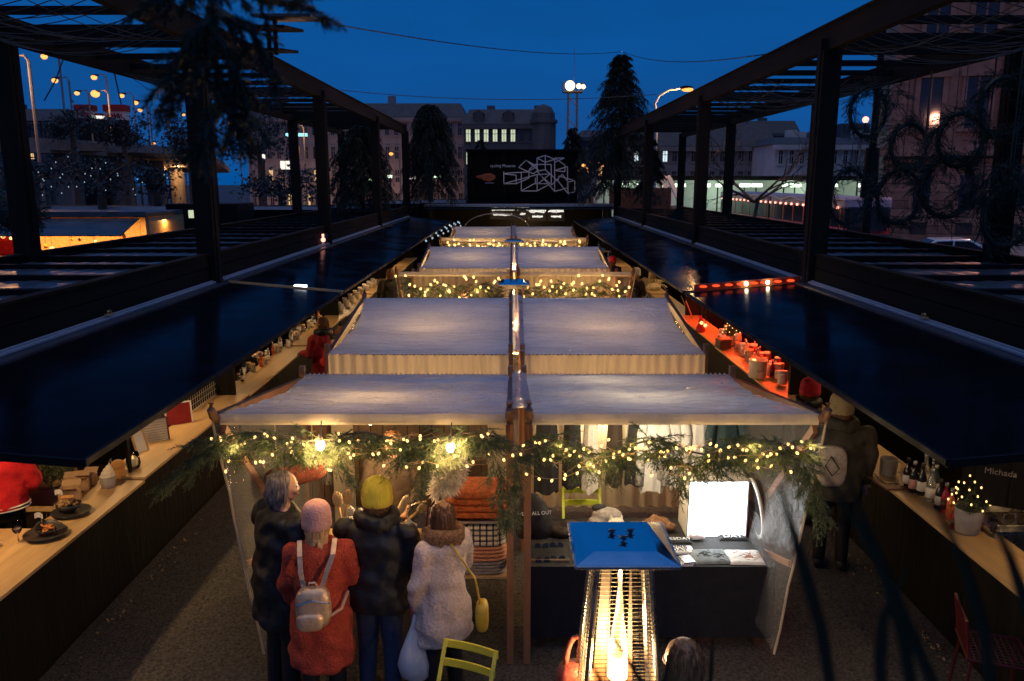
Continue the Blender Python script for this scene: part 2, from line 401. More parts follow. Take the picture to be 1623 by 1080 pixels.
mat('coat_white', (.64, .49, .40), .8, var=.14, scale=40, bump=.9, bscale=45)
mat('coat_brown', (.030, .018, .011), .85, var=.3, scale=10, bump=.4, bscale=20)
mat('coat_wine', (.25, .012, .018), .85, var=.2, scale=10, bump=.3, bscale=20)
mat('sweater_red', (.62, .012, .020), .9, var=.12, scale=40, bump=.4, bscale=70)
mat('coat_olive', (.045, .04, .028), .8, var=.3, scale=10, bump=.4, bscale=18)
mat('jeans', (.020, .035, .075), .85, var=.3, scale=25, bump=.3, bscale=50)
mat('fur', (.20, .10, .045), .95, var=.55, scale=35, bump=1.0, bscale=60)
mat('beanie_yellow', (.62, .50, .04), .9, var=.12, scale=20, bump=.6, bscale=60, stretch=(3, 3, .3))
mat('beanie_pink', (.52, .27, .23), .9, var=.12, scale=20, bump=.5, bscale=60)
mat('beanie_red', (.50, .015, .025), .9, var=.12, scale=20, bump=.6, bscale=60)
mat('beanie_ochre', (.36, .27, .13), .9, var=.15, scale=20, bump=.6, bscale=60)
mat('silver_leather', (.58, .41, .26), .40, metal=.5, var=.12, scale=14, bump=.35, bscale=24)
mat('bag_plastic', (.74, .74, .76), .35, var=.08, scale=10, bump=.5, bscale=18, transl=.3)
mat('bag_yellow', (.58, .36, .03), .5, var=.12, scale=10, bump=.2)
mat('shoe', (.015, .013, .012), .5, var=.3)
mat('kraft', (.46, .30, .16), .8, var=.15, scale=9, bump=.15)
mat('plate_black', (.03, .03, .032), .4, var=.3, scale=8, bump=.1)
mat('food_orange', (.55, .18, .035), .5, var=.6, scale=35, bump=1.0, bscale=60)
mat('food_meat', (.33, .09, .03), .45, var=.7, scale=28, bump=1.0, bscale=50, rgb2=(.62, .40, .16))
mat('cream_food', (.80, .72, .58), .6, var=.1, scale=10, bump=.5)
mat('bread', (.50, .25, .07), .7, var=.3, scale=12, bump=.4)
mat('paper', (.78, .77, .74), .8, var=.06, scale=10)
mat('ceramic', (.68, .64, .56), .35, var=.1, scale=6)
mat('pot_grey', (.30, .28, .26), .6, var=.2, scale=6, bump=.2)
mat('bottle_dark', (.012, .010, .010), .12, var=.3)
mat('bottle_red', (.42, .02, .05), .15, var=.2, trans=.3)
mat('bottle_orange', (.70, .14, .03), .15, var=.2, trans=.3)
mat('bottle_clear', (.70, .72, .68), .08, var=.1, trans=.75)
mat('label_white', (.70, .68, .62), .7, var=.1)
mat('candle', (.85, .80, .70), .6, var=.05, transl=.4)
mat('stone_pink', (.15, .105, .09), .85, var=.25, scale=2, bump=.3, bscale=10)
mat('stone_block', (.15, .105, .088), .85, var=.3, scale=2, bump=.4, bscale=8, planks=(2, .55))
mat('facade_grey', (.17, .17, .18), .85, var=.2, scale=.6, bump=.2)
mat('facade_pink', (.36, .27, .25), .85, var=.2, scale=.6, bump=.2)
mat('facade_white', (.48, .49, .50), .85, var=.15, scale=.6, bump=.2)
mat('facade_dark', (.08, .078, .082), .85, var=.25, scale=.6, bump=.2)
mat('roof_slate', (.05, .048, .052), .7, var=.3, scale=2, bump=.3)
mat('window_glass', (.02, .024, .03), .08, var=.3, scale=1)
mat('concrete', (.16, .155, .15), .85, var=.25, scale=3, bump=.3)
mat('tram_red', (.50, .03, .02), .3, var=.12, scale=3)
mat('tram_roof', (.33, .29, .34), .5, var=.2, scale=3)
mat('car_dark', (.02, .02, .024), .2, var=.1, coat=.6)
mat('car_white', (.66, .66, .66), .25, var=.05, coat=.6)
mat('tyre', (.015, .015, .015), .8)
mat('poster', (.42, .30, .32), .6, var=.6, scale=3, rgb2=(.62, .5, .5))
mat('neon_tube', (.62, .62, .66), .5, var=.05)
mat('orange_paint', (.26, .06, .015), .6, var=.5, scale=14)
mat('teal_far', (.02, .05, .06), .8, var=.3)
mat('hill', (.03, .035, .04), .95, var=.4, scale=.05)
mat('red_light_pl', (.5, .02, .02), .3)
mat('net', (.03, .03, .03), .7, var=.2)
# plaid blanket: crossing dark bands woven into a cream ground
b = NB('plaid'); tc = b.n('TexCoord'); sx = b.n('SeparateXYZ', {0: (tc, 'Object')})
def band(ax, wd, ph):
    d = b.n('Math', {0: (sx, ax), 1: wd}, operation='DIVIDE'); a = b.n('Math', {0: (d, 0), 1: ph}, operation='ADD'); f = b.n('Math', {0: (a, 0)}, operation='FRACT')
    return b.n('Math', {0: (f, 0), 1: .28}, operation='LESS_THAN')
b1 = band('X', .055, 0); b2 = band('Z', .05, .2); ad = b.n('Math', {0: (b1, 0), 1: (b2, 0)}, operation='MAXIMUM')
mx = b.n('Mix', data_type='RGBA'); b.link(ad, 0, mx, 0); mx.inputs[6].default_value = (.66, .58, .44, 1); mx.inputs[7].default_value = (.06, .055, .05, 1)
p = b.n('BsdfPrincipled', {'Base Color': (mx, 2), 'Roughness': .95}); b.link(p, 0, b.out, 0); M['plaid'] = b.m
b = NB('glass_thin'); tr = b.n('BsdfTransparent', {'Color': (.93, .95, .95, 1)}); gl = b.n('BsdfGlossy', {'Color': (1, 1, 1, 1), 'Roughness': .04}); lw = b.n('LayerWeight', {'Blend': .25})
ms = b.n('MixShader', {0: (lw, 'Fresnel'), 1: (tr, 0), 2: (gl, 0)}); b.link(ms, 0, b.out, 0); M['glass_thin'] = b.m
sheet('film', (.50, .51, .53), .74)
sheet('film_strip', (.70, .68, .70), .35, rough=.18, bump=.5)
sheet('dome_film', (.45, .50, .60), .6)
WARM, WARM2, COOL = (1.0, .60, .24), (1.0, .50, .15), (.85, .93, 1.0)
emit('bulb_fairy', (1.0, .60, .18), 3.2, mis=False)
emit('bulb_fairy_cool', (.60, .80, 1.0), .6, mis=False)
emit('bulb_big', (1.0, .78, .42), 40)
emit('lightbox', (.90, .96, 1.0), 8)
emit('heater_glow', (1.0, .56, .16), 2.6)
emit('street_glow', (1.0, .36, .08), 2.2, mis=False)
emit('mast_glow', (1.0, .68, .32), 3.5, mis=False)
emit('window_lit', (.80, .90, .62), .75, mis=False)
emit('window_cool', (.72, .90, .95), 1.1, mis=False)
emit('window_warm', (1.0, .62, .25), 1.0, mis=False)
emit('arcade_glow', (.75, 1.0, .70), 3.0, mis=False)
emit('sign_white', (1.0, .97, .85), 1.1, mis=False)
emit('sign_teal', (.35, .85, .95), 1.3, mis=False)
emit('tail_red', (1.0, .02, .02), 3, mis=False)
emit('red_lamp', (1.0, .08, .02), 1.5)
mat('heater_plate', (.07, .035, .015), .6, var=.3, scale=8)
mat('guard_wire', (.07, .06, .05), .5, metal=.8, var=.2, scale=8)
mat('brass', (.45, .28, .10), .35, metal=1, var=.2, scale=8)
emit('warm_strip', (1.0, .62, .28), 4)
emit('tram_light', (1.0, .35, .25), 3, mis=False)
emit('white_led', (.85, .92, 1.0), 4, mis=False)
emit('flame', (1.0, .58, .2), 2.2, mis=False)
# ---------------------------------------------------------------- ground
g_ = MB(); g_.bb(-500, 500, -60, 900, -.4, 0); struct(g_.build('ground', 'asphalt'))
g_ = MB()
def gfn(a, c):
    x, y = -3.95 + 7.9 * a, -1 + 37 * c
    return (x, y, .014 + .012 * noise.noise((x * 1.3, y * 1.3, 0)) + .006 * noise.noise((x * 9, y * 9, 3)))
g_.grid(gfn, 90, 320); struct(g_.build('gravel_path', 'gravel', smooth=True))
g_ = MB(); g_.bb(9.5, 24, 20, 300, .0, .004); struct(g_.build('road', 'asphalt'))
g_ = MB(); g_.bb(24.02, 80, 20, 300, .0, .13); struct(g_.build('pavement', 'paving'))
g_ = MB()
for y in range(24, 200, 8): g_.bb(13.9, 14.05, y, y + 3, .004, .009)
struct(g_.build('road_markings', 'white_paint'))
# loose pebbles: nobody could count them
g_ = MB(); gr = random.Random(5)
for i in range(2600):
    x, y = gr.uniform(-3.7, 3.7), 3.2 + 5.5 * gr.random() ** 1.4
    r = gr.uniform(.006, .013); g_.ball((x, y, .018 + .012 * noise.noise((x * 1.3, y * 1.3, 0))), (r, r * gr.uniform(.6, 1), r * .6), 5, 3)
tag(g_.build('gravel', 'gravel'), 'grey brown loose gravel on the alley floor', 'gravel', kind='stuff')
# dry leaves along the foot of the counter
g_ = MB()
for i in range(320):
    sd_ = gr.choice((-1, 1)); x = sd_ * (3.72 - abs(gr.gauss(0, .06))); y = gr.uniform(4, 9)
    a = rv(.02, gr); c_ = rv(.02, gr); p = Vector((x, y, .035))
    g_.add([p, p + Vector((a.x, a.y, .01)), p + Vector((a.x + c_.x, a.y + c_.y, .016)), p + Vector((c_.x, c_.y, .008))], [(0, 1, 2, 3)])
tag(g_.build('fallen_leaves', 'kraft'), 'dry brown leaves at the foot of the black counter walls', 'leaves', kind='stuff')
# far hill behind the houses on the right
g_ = MB()
def hfn(a, c):
    x, y = 20 + 240 * a, 190 + 160 * c
    return (x, y, (24 * math.sin(math.pi * min(1, a * 1.25)) * math.sin(math.pi * (c * .5 + .12))) * (.85 + .3 * noise.noise((x * .02, y * .02, 0))))
g_.grid(hfn, 40, 14); struct(g_.build('hill', 'hill', smooth=True))

# ---------------------------------------------------------------- kiosk rows (containers with raised flaps)
YB = [4.05, 10.85, 17.6, 24.4, 31.2]
HZ, TZ = 2.63, 2.49
def kiosk(side, k, label, glow, energy, leaves, counter_split=False):
    y0, y1 = YB[k] + .06, YB[k + 1] - .06
    s = side; xf = 3.86 * s; xb = 6.42 * s; xh = 3.97 * s; xt = (2.33 if s < 0 else 2.37) * s
    t = thing('market_kiosk', label, 'kiosk', (4.9 * s, (y0 + y1) / 2, 0), 'black timber kiosks with raised flaps along the alley')
    lo = lambda a, b_: (min(a, b_), max(a, b_))
    m = MB(); m.bb(*lo(xf, xf + .06 * s), y0, y1, 0, 1.0); m.build('base_wall', 'black_planks', t)
    ym = 7.6 if counter_split else (y0 + y1) / 2
    for (a, b_, dz) in ((y0 - .02, ym - .004, 0.0), (ym + .004, y1 + .02, .028)):
        m = MB(); m.bb(*lo(3.70 * s, 4.16 * s), a, b_, 1.02 + dz, 1.05 + dz); m.build('counter', 'counter_wood', t, bevel=.004)
    m = MB(); m.bb(*lo(xb, xb - .05 * s), y0, y1, 0, 2.6); m.build('back_wall', 'inner_wood', t)
    m = MB(); m.bb(*lo(xf, xb), y0, y0 + .05, .01, 1.0); m.bb(*lo(5.0 * s, xb), y0, y0 + .05, 1.0, 2.58); m.build('side_wall', 'black_planks', t)
    m = MB(); m.bb(*lo(xf, xb), y1 - .05, y1, .01, 2.58); m.build('side_wall', 'black_planks', t)
    m = MB(); m.bb(*lo(xf, xb), y0 + .05, y1 - .05, .02, .06); m.build('floor_boards', 'dark_timber', t)
    m = MB(); m.bb(*lo(xf - .02 * s, xb), y0, y1, 2.58, 2.66); m.build('roof', 'roof_sheet', t)
    # work bench against the back wall with shelves
    m = MB(); m.bb(*lo(5.75 * s, xb - .07 * s), y0 + .3, y1 - .3, .86, .90); m.bb(*lo(5.8 * s, 5.84 * s), y0 + .35, y1 - .35, .06, .86); m.build('back_bench', 'dark_timber', t)
    m = MB(); m.bb(*lo(6.1 * s, xb - .06 * s), y0 + .4, y1 - .4, 1.55, 1.58); m.build('shelf', 'inner_wood', t)
    m = MB(); m.bb(*lo(xh - .012 * s, xh + .012 * s), y0, y1, HZ + .032, HZ + .06); m.bb(*lo(xh + .025 * s, xh + .04 * s), y0, y1, HZ + .032, HZ + .075); m.build('hinge_rail', 'rail_white', t, bevel=.006)
    n = leaves; L = (y1 - y0) / n
    for i in range(n):
        a, b_ = y0 + i * L + .008, y0 + (i + 1) * L - .008
        m = MB(); dx = xt - xh; nx = 12; ny = 24
        def top(u_, v_, off=0):
            x = xh + dx * u_; y = a + (b_ - a) * v_
            wv = .008 * noise.noise((x * .9, y * .6, k * 3 + i)) + .003 * noise.noise((x * 3, y * 2.2, 9))
            return (x, y, HZ + (TZ - HZ) * u_ + wv + off)
        m.grid(lambda u_, v_: top(u_, v_, .02), nx, ny); m.grid(lambda u_, v_: top(u_, v_, -.012), nx, ny)
        f = m.build('flap', 'flap', t, smooth=True)
        m = MB(); m.bb(*lo(xt - .012 * s, xt + .012 * s), a, b_, TZ - .012, TZ + .026)
        for yy in (a + .012, b_ - .012): m.beam((xh, yy, HZ), (xt, yy, TZ), .022, .045)
        m.build('edge_trim', 'black_steel', f)
        for yy in (a + .25, b_ - .25):
            m = MB(); m.cyl((xh, yy, 1.95), (xh + dx * .5, yy, HZ + (TZ - HZ) * .5 - .02), .012, n=8); m.build('flap_strut', 'steel', t)
    # lamps under the roof
    ln = 2 if k < 2 else 1
    for i in range(ln):
        yy = y0 + (y1 - y0) * (i + .5) / ln
        m = MB(); m.bb(*lo(4.45 * s, 4.53 * s), yy - .55, yy + .55, 2.50, 2.545); lt = m.build('strip_lamp', glow, t)
        lamp('kiosk_light', (4.49 * s, yy, 2.47), energy / ln, {'warm_strip': (1, .62, .28), 'red_lamp': (1, .085, .02)}[glow], t, 'AREA', sx=.08, sy=1.1)
    return t
kL = [kiosk(-1, 0, 'nearest black kiosk with pale counter of plated food, left row', 'warm_strip', 62, 1, True),
      kiosk(-1, 1, 'second black kiosk of the left row with tan counter beside the red jackets', 'warm_strip', 26, 2),
      kiosk(-1, 2, 'third black kiosk of the left row with brightly lit white cups', 'warm_strip', 34, 2),
      kiosk(-1, 3, 'farthest black kiosk of the left row near the blue bead lights', 'warm_strip', 20, 2)]
kR = [kiosk(1, 0, 'nearest black kiosk with bar counter of bottles and little lit tree', 'warm_strip', 20, 1),
      kiosk(1, 1, 'black kiosk with its counter lit red, behind the red beanie', 'red_lamp', 210, 2),
      kiosk(1, 2, 'third black kiosk of the right row with pale string bundle on its counter', 'warm_strip', 16, 2),
      kiosk(1, 3, 'farthest black kiosk of the right row with reddish brown flap', 'warm_strip', 16, 2)]
# pale trim and lamp housings on the near end of the second left flap
m = MB(); m.beam((-3.9, YB[1] + .05, HZ + .01), (-2.33, YB[1] + .05, TZ + .01), .03, .05); m.build('end_trim', 'counter_wood', kL[1])
m = MB()
for q in (.12, .62): m.box((-3.9 + 1.57 * q, YB[1] + .1, HZ - .06), (.16, .08, .05))
m.build('work_light', 'lightbox', kL[1])
m = MB(); m.beam((3.95, YB[1] + .02, HZ + .05), (2.5, YB[1] + .02, TZ + .07), .03, .10); m.build('sign_strip', 'orange_paint', kR[1])
rl = random.Random(3)
for q in (.08, .2, .33, .42, .55, .66, .78, .9):
    m = MB(); m.ball((3.92 - 1.45 * q, YB[1] - .03, HZ + .05 - .1 * q), (.055, .02, .018)); m.build('red_bulb', 'red_lamp', kR[1])
for q in (.3, .5):
    m = MB(); m.ball((3.92 - 1.45 * q, YB[1] - .05, HZ + .05 - .1 * q), .025); m.build('bulb', 'bulb_big', kR[1])

# ---------------------------------------------------------------- pergolas on the kiosk roofs
def pergola(s, label, z):
    t = thing('pergola', label, 'pergola', (5.2 * s, 17.5, 2.66))
    xf, xb = 4.07 * s, 6.5 * s; ys = [3.9, 10.72, 17.5, 24.4, 31.25]
    for y in ys:
        for x in (xf, xb):
            m = MB(); m.bb(x - .12, x + .12, y - .12, y + .12, 2.66, z - .14)
            m.bb(x - .135, x + .135, y - .045, y + .045, 2.66, z + .0)
            m.build('post', 'post_timber', t, bevel=.008)
    for x in (xf, xb):
        for i in range(len(ys) - 1):
            m = MB(); m.bb(x - .06, x + .06, ys[i] + .002, ys[i + 1] - .002, z - .14, z + .16); m.bb(x - .085, x + .085, ys[i] + .01, ys[i + 1] - .01, z + .16, z + .185); m.build('top_beam', 'dark_timber', t)
        for i in range(len(ys) - 1):
            m = MB(); a, b_ = ys[i] + .14, ys[i + 1] - .14
            m.bb(x - .04, x + .04, a, b_, 2.70, 2.865); m.bb(x - .04, x + .04, a, b_, 2.875, 3.03); m.bb(x - .06, x + .06, a, b_, 3.033, 3.06); m.build('parapet_board', 'dark_timber', t)
    lo, hi = min(xf, xb), max(xf, xb)
    for i in range(len(ys) - 1):
        m = MB(); m.grid(lambda a, c: (lo + .08 + (hi - lo - .16) * a, ys[i] + .15 + (ys[i + 1] - ys[i] - .3) * c, 2.945 + .012 * noise.noise((a * 3, c * 9, i)) + .004 * math.sin(a * 60)), 60, 20); m.build('deck_sheet', 'roof_sheet', t, smooth=True)
    for i in range(len(ys) - 1):
        for k in range(6):
            y = ys[i] + (ys[i + 1] - ys[i]) * k / 6
            w_ = .10 if k else .2
            m = MB(); m.bb(lo + .075, hi - .075, y - w_ / 2, y + w_ / 2, z - (.10 if k == 0 else .02), z + .06); m.build('joist', 'black_steel', t)
            m = MB(); m.bb(lo + .075, hi - .075, y - .05 + .2, y + .05 + .2, 2.86, 3.0); m.build('deck_joist', 'black_steel', t)
    # bird netting slung under the roof, two bays
    g = random.Random(8)
    for i in (0, 1):
        m = MB()
        for q in range(9):
            x0 = lo + .15 + (hi - lo - .3) * q / 8
            m.tube(sag((x0, ys[i] + 3, z - .13), (x0 + g.uniform(-.2, .2), ys[i + 1] - .2, z - .13), g.uniform(.05, .28), 10), .006, 3, cap=False)
        for q in range(16):
            y = ys[i] + 3 + 3.6 * q / 15
            m.tube(sag((lo + .1, y, z - .12), (hi - .1, y + g.uniform(-.2, .2), z - .12), g.uniform(.1, .28), 12), .006, 3, cap=False)
        m.build('netting', 'net', t)
    return t
pergola(-1, 'dark timber pergola frame standing on the left kiosk roofs', 5.88)
pergola(1, 'dark timber pergola frame standing on the right kiosk roofs, hung with wreaths', 5.78)
# ---------------------------------------------------------------- market stalls
ZF, ZK, DEP, SW = 2.28, 1.97, 2.45, 2.14
def stall(label, cx, y0, flip, outer, back='curtain', seed=0, strip=False):
    """A folding market stall. Local frame: front at y = 0, back at y = DEP; flip turns its front away."""
    t = thing('market_stall', label, 'market stall', (cx, y0, 0), 'canopied market stalls in the middle of the alley', math.pi if flip else 0)
    B = lambda mb, name, mt, par=t, **k: mb.build(name, mt, par, world=False, **k)
    hw = SW / 2; o = outer * (-1 if flip else 1)
    def roof(u_, v_, dz=0):
        x = -hw - .01 + (SW + .02) * u_; y = -.03 + (DEP + .06) * v_
        z = ZF + (ZK - ZF) * v_ + .02
        sg = -.035 * math.sin(math.pi * u_) * math.sin(math.pi * v_)
        e = min(1, 6 * min(v_, 1 - v_))
        wr = e * (.020 * noise.noise((x * 1.1, y * 3.2, seed)) + .017 * noise.noise((x * 3 + y * 2, y * 9, seed + 4)) + .008 * noise.noise((x * 9, y * 22, seed)) + .006 * abs(noise.noise((x * 7 + y * 4, y * 11 - x * 3, seed + 9))))
        edge = .03 * (abs(2 * u_ - 1) ** 6) * math.sin(math.pi * v_)
        # the outer side is pulled in a little between its corners
        pin = .10 * math.sin(math.pi * v_) * max(0, (u_ - .5) * 2 * o) ** 3 * o
        return (x - pin, y, z + sg + wr - edge + dz)
    m = MB(); m.grid(lambda a, c: roof(a, c), 84, 96); B(m, 'canopy', 'canopy', smooth=True)
    # eyelets and lacing along the back hem
    m = MB()
    for i in range(44):
        x = -hw + .03 + (SW - .06) * i / 43; m.box((x, DEP + .03, ZK + .018), (.014, .05, .012), rx=.2)
    B(m, 'lacing', 'cream_cloth')
    m = MB()
    def front(a, c):
        return (-hw + SW * a, -.035 - .012 * math.sin(c * 3.1) + .006 * noise.noise((a * 30, c, seed)), ZF + .02 - .085 * c)
    m.grid(front, 60, 5); m.bb(-hw, hw, -.02, .04, ZF - .06, ZF + .0); B(m, 'front_hem', 'cream_cloth', smooth=False)
    for sx in (-1, 1):
        x = sx * (hw + .025)
        for (y, zt) in ((.32, ZF + .02), (DEP - .05, ZK + .13)):
            m = MB()
            if sx * o > 0 and y < 1: continue          # the outer front corner hangs on the brace and the rafter
            m.bb(x - .028, x + .028, y - .04, y + .04, .02, zt); B(m, 'post', 'stall_wood', bevel=.004)
        # rafter with its rounded horn beyond the front
        m = MB(); m.beam((x, -.02, ZF - .02), (x, DEP - .1, ZK - .03), .05, .09)
        pts = [(x, -.02, ZF - .02), (x, -.09, ZF + .02), (x, -.13, ZF + .08), (x, -.12, ZF + .13)]
        m.tube(pts, [.036, .034, .030, .022], 8); B(m, 'rafter', 'stall_wood_dark')
        m = MB(); m.beam((x * .985, .05, ZF - .12), (x * .985, .95, 1.25), .035, .07); m.beam((x * .985, .34, .9), (x * .985, DEP - .1, .25), .03, .05); B(m, 'brace', 'stall_wood', bevel=.004)
    m = MB()
    amp = .035 if back == 'curtain' else 0.0
    def cur(a, c):
        x = -hw + SW * a; f = amp * math.sin(a * 92 + 3 * noise.noise((a * 7, c * .6, seed))) * (.35 + .65 * c)
        return (x, DEP - .1 + f * .7 + .01 * noise.noise((a * 12, c * 3, seed)), ZK - (.38 if amp and flip else .02) - 1.40 * c)
    m.grid(cur, 170 if amp else 8, 12); B(m, 'back_curtain' if amp else 'back_panel', back, smooth=bool(amp), solid=0 if amp else .02)
    if back == 'curtain':      # short outer valance below the back hem
        m = MB()
        def val(a, c): return (-hw + SW * a, DEP + .03 + .014 * math.sin(a * 110 + 4 * noise.noise((a * 6, 0, seed + 2))), ZK + .012 - .42 * c)
        m.grid(val, 170, 5); B(m, 'valance', 'cream_cloth', smooth=True)
    m = MB()
    def side(a, c):
        x = o * (hw + .065 - .27 * c + .02 * noise.noise((a * 4, c * 5, seed + 7)))
        return (x, -.02 + (DEP - .05) * a, (ZF + (ZK - ZF) * a) - .02 - (1.95 - .25 * a) * c)
    m.grid(side, 22, 18); B(m, 'side_sheet', 'film', smooth=True)
    m = MB(); m.tube([side(0, c / 10) for c in range(11)], .010, 5); B(m, 'sheet_hem', 'cream_cloth')
    if strip:
        m = MB()
        def st(a, c):
            p = roof(0.5, c); return ((-hw - .15 if not flip else hw + .0) + .15 * a + (.0), p[1], p[2] + .035 + .012 * math.sin(a * 3.14) + .008 * noise.noise((a * 3, c * 14, seed)))
        m.grid(st, 8, 60); B(m, 'gap_cover', 'film_strip', smooth=True)
    return t
XL, XR = -1.11, 1.22
rows = [5.75, 11.70, 15.25, 21.2, 24.7, 30.7]
names = [('brush and blanket stall under the near left canopy, cloths lit orange', 'clothes stall under the near right canopy with glowing white box'),
         ('stall behind the brush stall, its left canopy pale and its back valance toward us', 'stall behind the clothes stall, its bluish right canopy sloping away from us'),
         ('left garlanded stall of the middle row, beyond the second canopies', 'right garlanded stall of the middle row, with light drops at its corner'),
         ('left canopy stall standing behind the middle garlanded row', 'right canopy stall standing behind the middle garlanded row'),
         ('left garlanded stall of the far row', 'right garlanded stall of the far row'),
         ('farthest left canopy stall, before the white film dome', 'farthest right canopy stall, before the lettered bar')]
ST = []
for i, y in enumerate(rows):
    fl = i % 2 == 1
    a = stall(names[i][0], XL, y, fl, -1, 'board_brown' if i == 0 else 'curtain', seed=i * 10)
    b_ = stall(names[i][1], XR, y, fl, 1, 'curtain', seed=i * 10 + 5, strip=True)
    ST.append((a, b_))
# hanging lamps of the stalls
def roof_under(y):
    if y < rows[0]: return ZF - .09
    for i, r in enumerate(rows):
        a, b_ = (r - DEP, r) if i % 2 else (r, r + DEP)
        if a <= y <= b_:
            f = (b_ - y) / DEP if i % 2 else (y - a) / DEP
            return ZF + (ZK - ZF) * f - .07
    return 1.95
def stall_lamp(label, p, energy, group='bare bulbs hanging in the market stalls', col=WARM):
    t = thing('hanging_bulb', label, 'light bulb', p, group)
    m = MB(); m.ball(p, (.032, .032, .04), 12, 8); m.build('bulb', 'bulb_big', t, smooth=True)
    m = MB(); m.cyl(p + Vector((0, 0, .035)), p + Vector((0, 0, .085)), .018, .014); m.build('socket', 'black_plastic', t)
    m = MB(); m.tube([p + Vector((0, 0, .08)), p + Vector((.01, .02, .18)), (p.x, p.y + .03, roof_under(p.y))], .004, 4); m.build('cable', 'black_plastic', t)
    lamp('bulb_light', p + Vector((0, -.0, (-.28 if p.y > 6 else -.06) if p.z > 1.7 else -.05)), energy, col, t, size=.12)
stall_lamp('bare glowing bulb beside the rolled rust rug', at(508, 706, Y=5.56), 8)
stall_lamp('bare glowing bulb above the white feather duster', at(714, 709, Y=5.56), 7)
stall_lamp('added unseen bulb brightening the brush stall inside, behind the garland', Vector((-1.25, 6.75, 1.93)), 55)  # extra bulb, added out of sight to brighten the stall interior
stall_lamp('bulb under the clothes stall canopy, hidden behind the garland', Vector((1.15, 6.8, 1.95)), 40, col=(1, .78, .48))
stall_lamp('bulb hanging behind the garments before the cream curtain', Vector((.95, 7.86, 1.62)), 24, col=(1, .76, .44))
for i, (y, e) in enumerate(((10.6, 60), (16.2, 80), (20.2, 60), (25.7, 80), (29.8, 50))):
    for x, sd_ in ((XL, 'left'), (XR, 'right')):
        nm = ['second row', 'middle garlanded row', 'fourth row', 'far garlanded row', 'last row'][i]
        stall_lamp('bulb hanging inside the %s canopy stall of the %s' % (sd_, nm), Vector((x, y, 1.5)), e)

# ---------------------------------------------------------------- fir garlands and fairy lights
def bulb_proto():
    m = MB(); m.ball((0, 0, 0), (.0105, .0105, .015), 6, 5); return m
FB = {}
def fairy(label, pts, r=1.0, mt='bulb_fairy', group='strings of warm fairy lights', base=None, cable='cable'):
    """A string of fairy lights: thin cable plus one bulb object per lamp, all bulbs sharing a mesh."""
    t = thing('fairy_light_string', label, 'fairy lights', base if base is not None else pts[0], group)
    m = MB(); m.tube(pts, .0014, 3, cap=False); m.build(cable, 'brush_wood' if mt == 'bulb_fairy' else 'black_plastic', t)
    key = (mt, r)
    for i, p in enumerate(pts[1:-1:1]):
        if i % 2: continue
        if key not in FB:
            m = MB(); m.ball((0, 0, 0), (.0098 * r, .0098 * r, .0135 * r), 8, 6); o = m.build('bulb', mt, None, smooth=True, world=False); FB[key] = o.data
        else:
            o = bpy.data.objects.new('bulb', FB[key]); C.objects.link(o)
        if i % 20 == 10: lamp('string_light', Vector(p) + Vector((0, -.10, .02)), 1.3 * r, (1, .62, .24), t, size=.05)
        o.parent = t; o.location = Vector(p) - Vector(OFF[t.name]) - Vector((0, 0, .012 * r)); o.rotation_euler = (rnd.uniform(-.8, .8), rnd.uniform(-.8, .8), 0)
    return t
def garland(label, x0, x1, y, z, n, L, nd, seed, tails=(), mt='needle', thick=.10, drop=.06, nl=.032, wd=.0032):
    g = random.Random(seed)
    t = thing('fir_garland', label, 'garland', ((x0 + x1) / 2, y, z), 'fir garlands along the stall fronts')
    m = MB()
    line = lambda a: Vector((x0 + (x1 - x0) * a, y - .02, z - drop * (1 + math.sin(a * 17 + seed)) - .02))
    for i in range(n):
        a = g.random(); p = line(a) + Vector((0, g.uniform(-thick * .5, thick * .4), g.uniform(-thick, thick * .45)))
        d = Vector((g.choice((-1, 1)) * g.uniform(.2, 1.0), g.uniform(-.7, .1), g.uniform(-.75, .3)))
        sprig(m, p, d, L * g.uniform(.6, 1.25), nd, nl, g, droop=.35, wdt=wd)
    for (px, pz, dx, dz, ln, k) in tails:
        for i in range(k):
            f = i / k; p = Vector((px + dx * f * ln, y - .03 + g.uniform(-.06, .06), pz + dz * f * ln)) + rv(.03, g)
            d = Vector((dx, g.uniform(-.5, .2), dz)).normalized() + rv(.5, g)
            sprig(m, p, d, L * g.uniform(.7, 1.25), nd, nl, g, droop=.35, wdt=wd)
    m.build('foliage', mt, t)
    m = MB(); m.tube([line(i / 30) for i in range(31)], .008, 5); m.build('wire', 'bark', t)
    return t
garland('dense fir garland along the brush stall front, drooping at its corner', -2.25, -.05, 5.66, 2.20, 230, .25, 30, 21, thick=.09, drop=.045,
        tails=((-2.15, 2.12, -.75, -.65, .50, 26), (-.12, 2.0, .1, -1, .50, 22), (-1.35, 2.02, .5, -.6, .25, 6), (-.62, 2.0, -.3, -.9, .3, 8)))
garland('fir and boxwood garland hung along the front of the clothes stall', .05, 2.22, 5.66, 2.14, 260, .21, 28, 22, thick=.12, drop=.055,
        tails=((.02, 2.05, -.05, -1, .55, 20), (2.12, 2.02, .35, -.95, .50, 30), (1.2, 2.0, .2, -.9, .3, 9)))
garland('fir garland across the left stall of the middle row', -2.15, -.05, 15.17, 2.10, 150, .30, 15, 23, thick=.18, drop=.08, nl=.045, wd=.005)
garland('fir garland across the right stall of the middle row', .15, 2.22, 15.17, 2.10, 150, .30, 15, 24, thick=.18, drop=.08, nl=.045, wd=.005)
garland('small fir garland across the left stall of the far row', -2.1, -.05, 24.62, 2.12, 45, .30, 10, 25, thick=.14, drop=.05, nl=.06, wd=.008)
garland('small fir garland across the right stall of the far row', .15, 2.2, 24.62, 2.12, 45, .30, 10, 26, thick=.14, drop=.05, nl=.06, wd=.008)
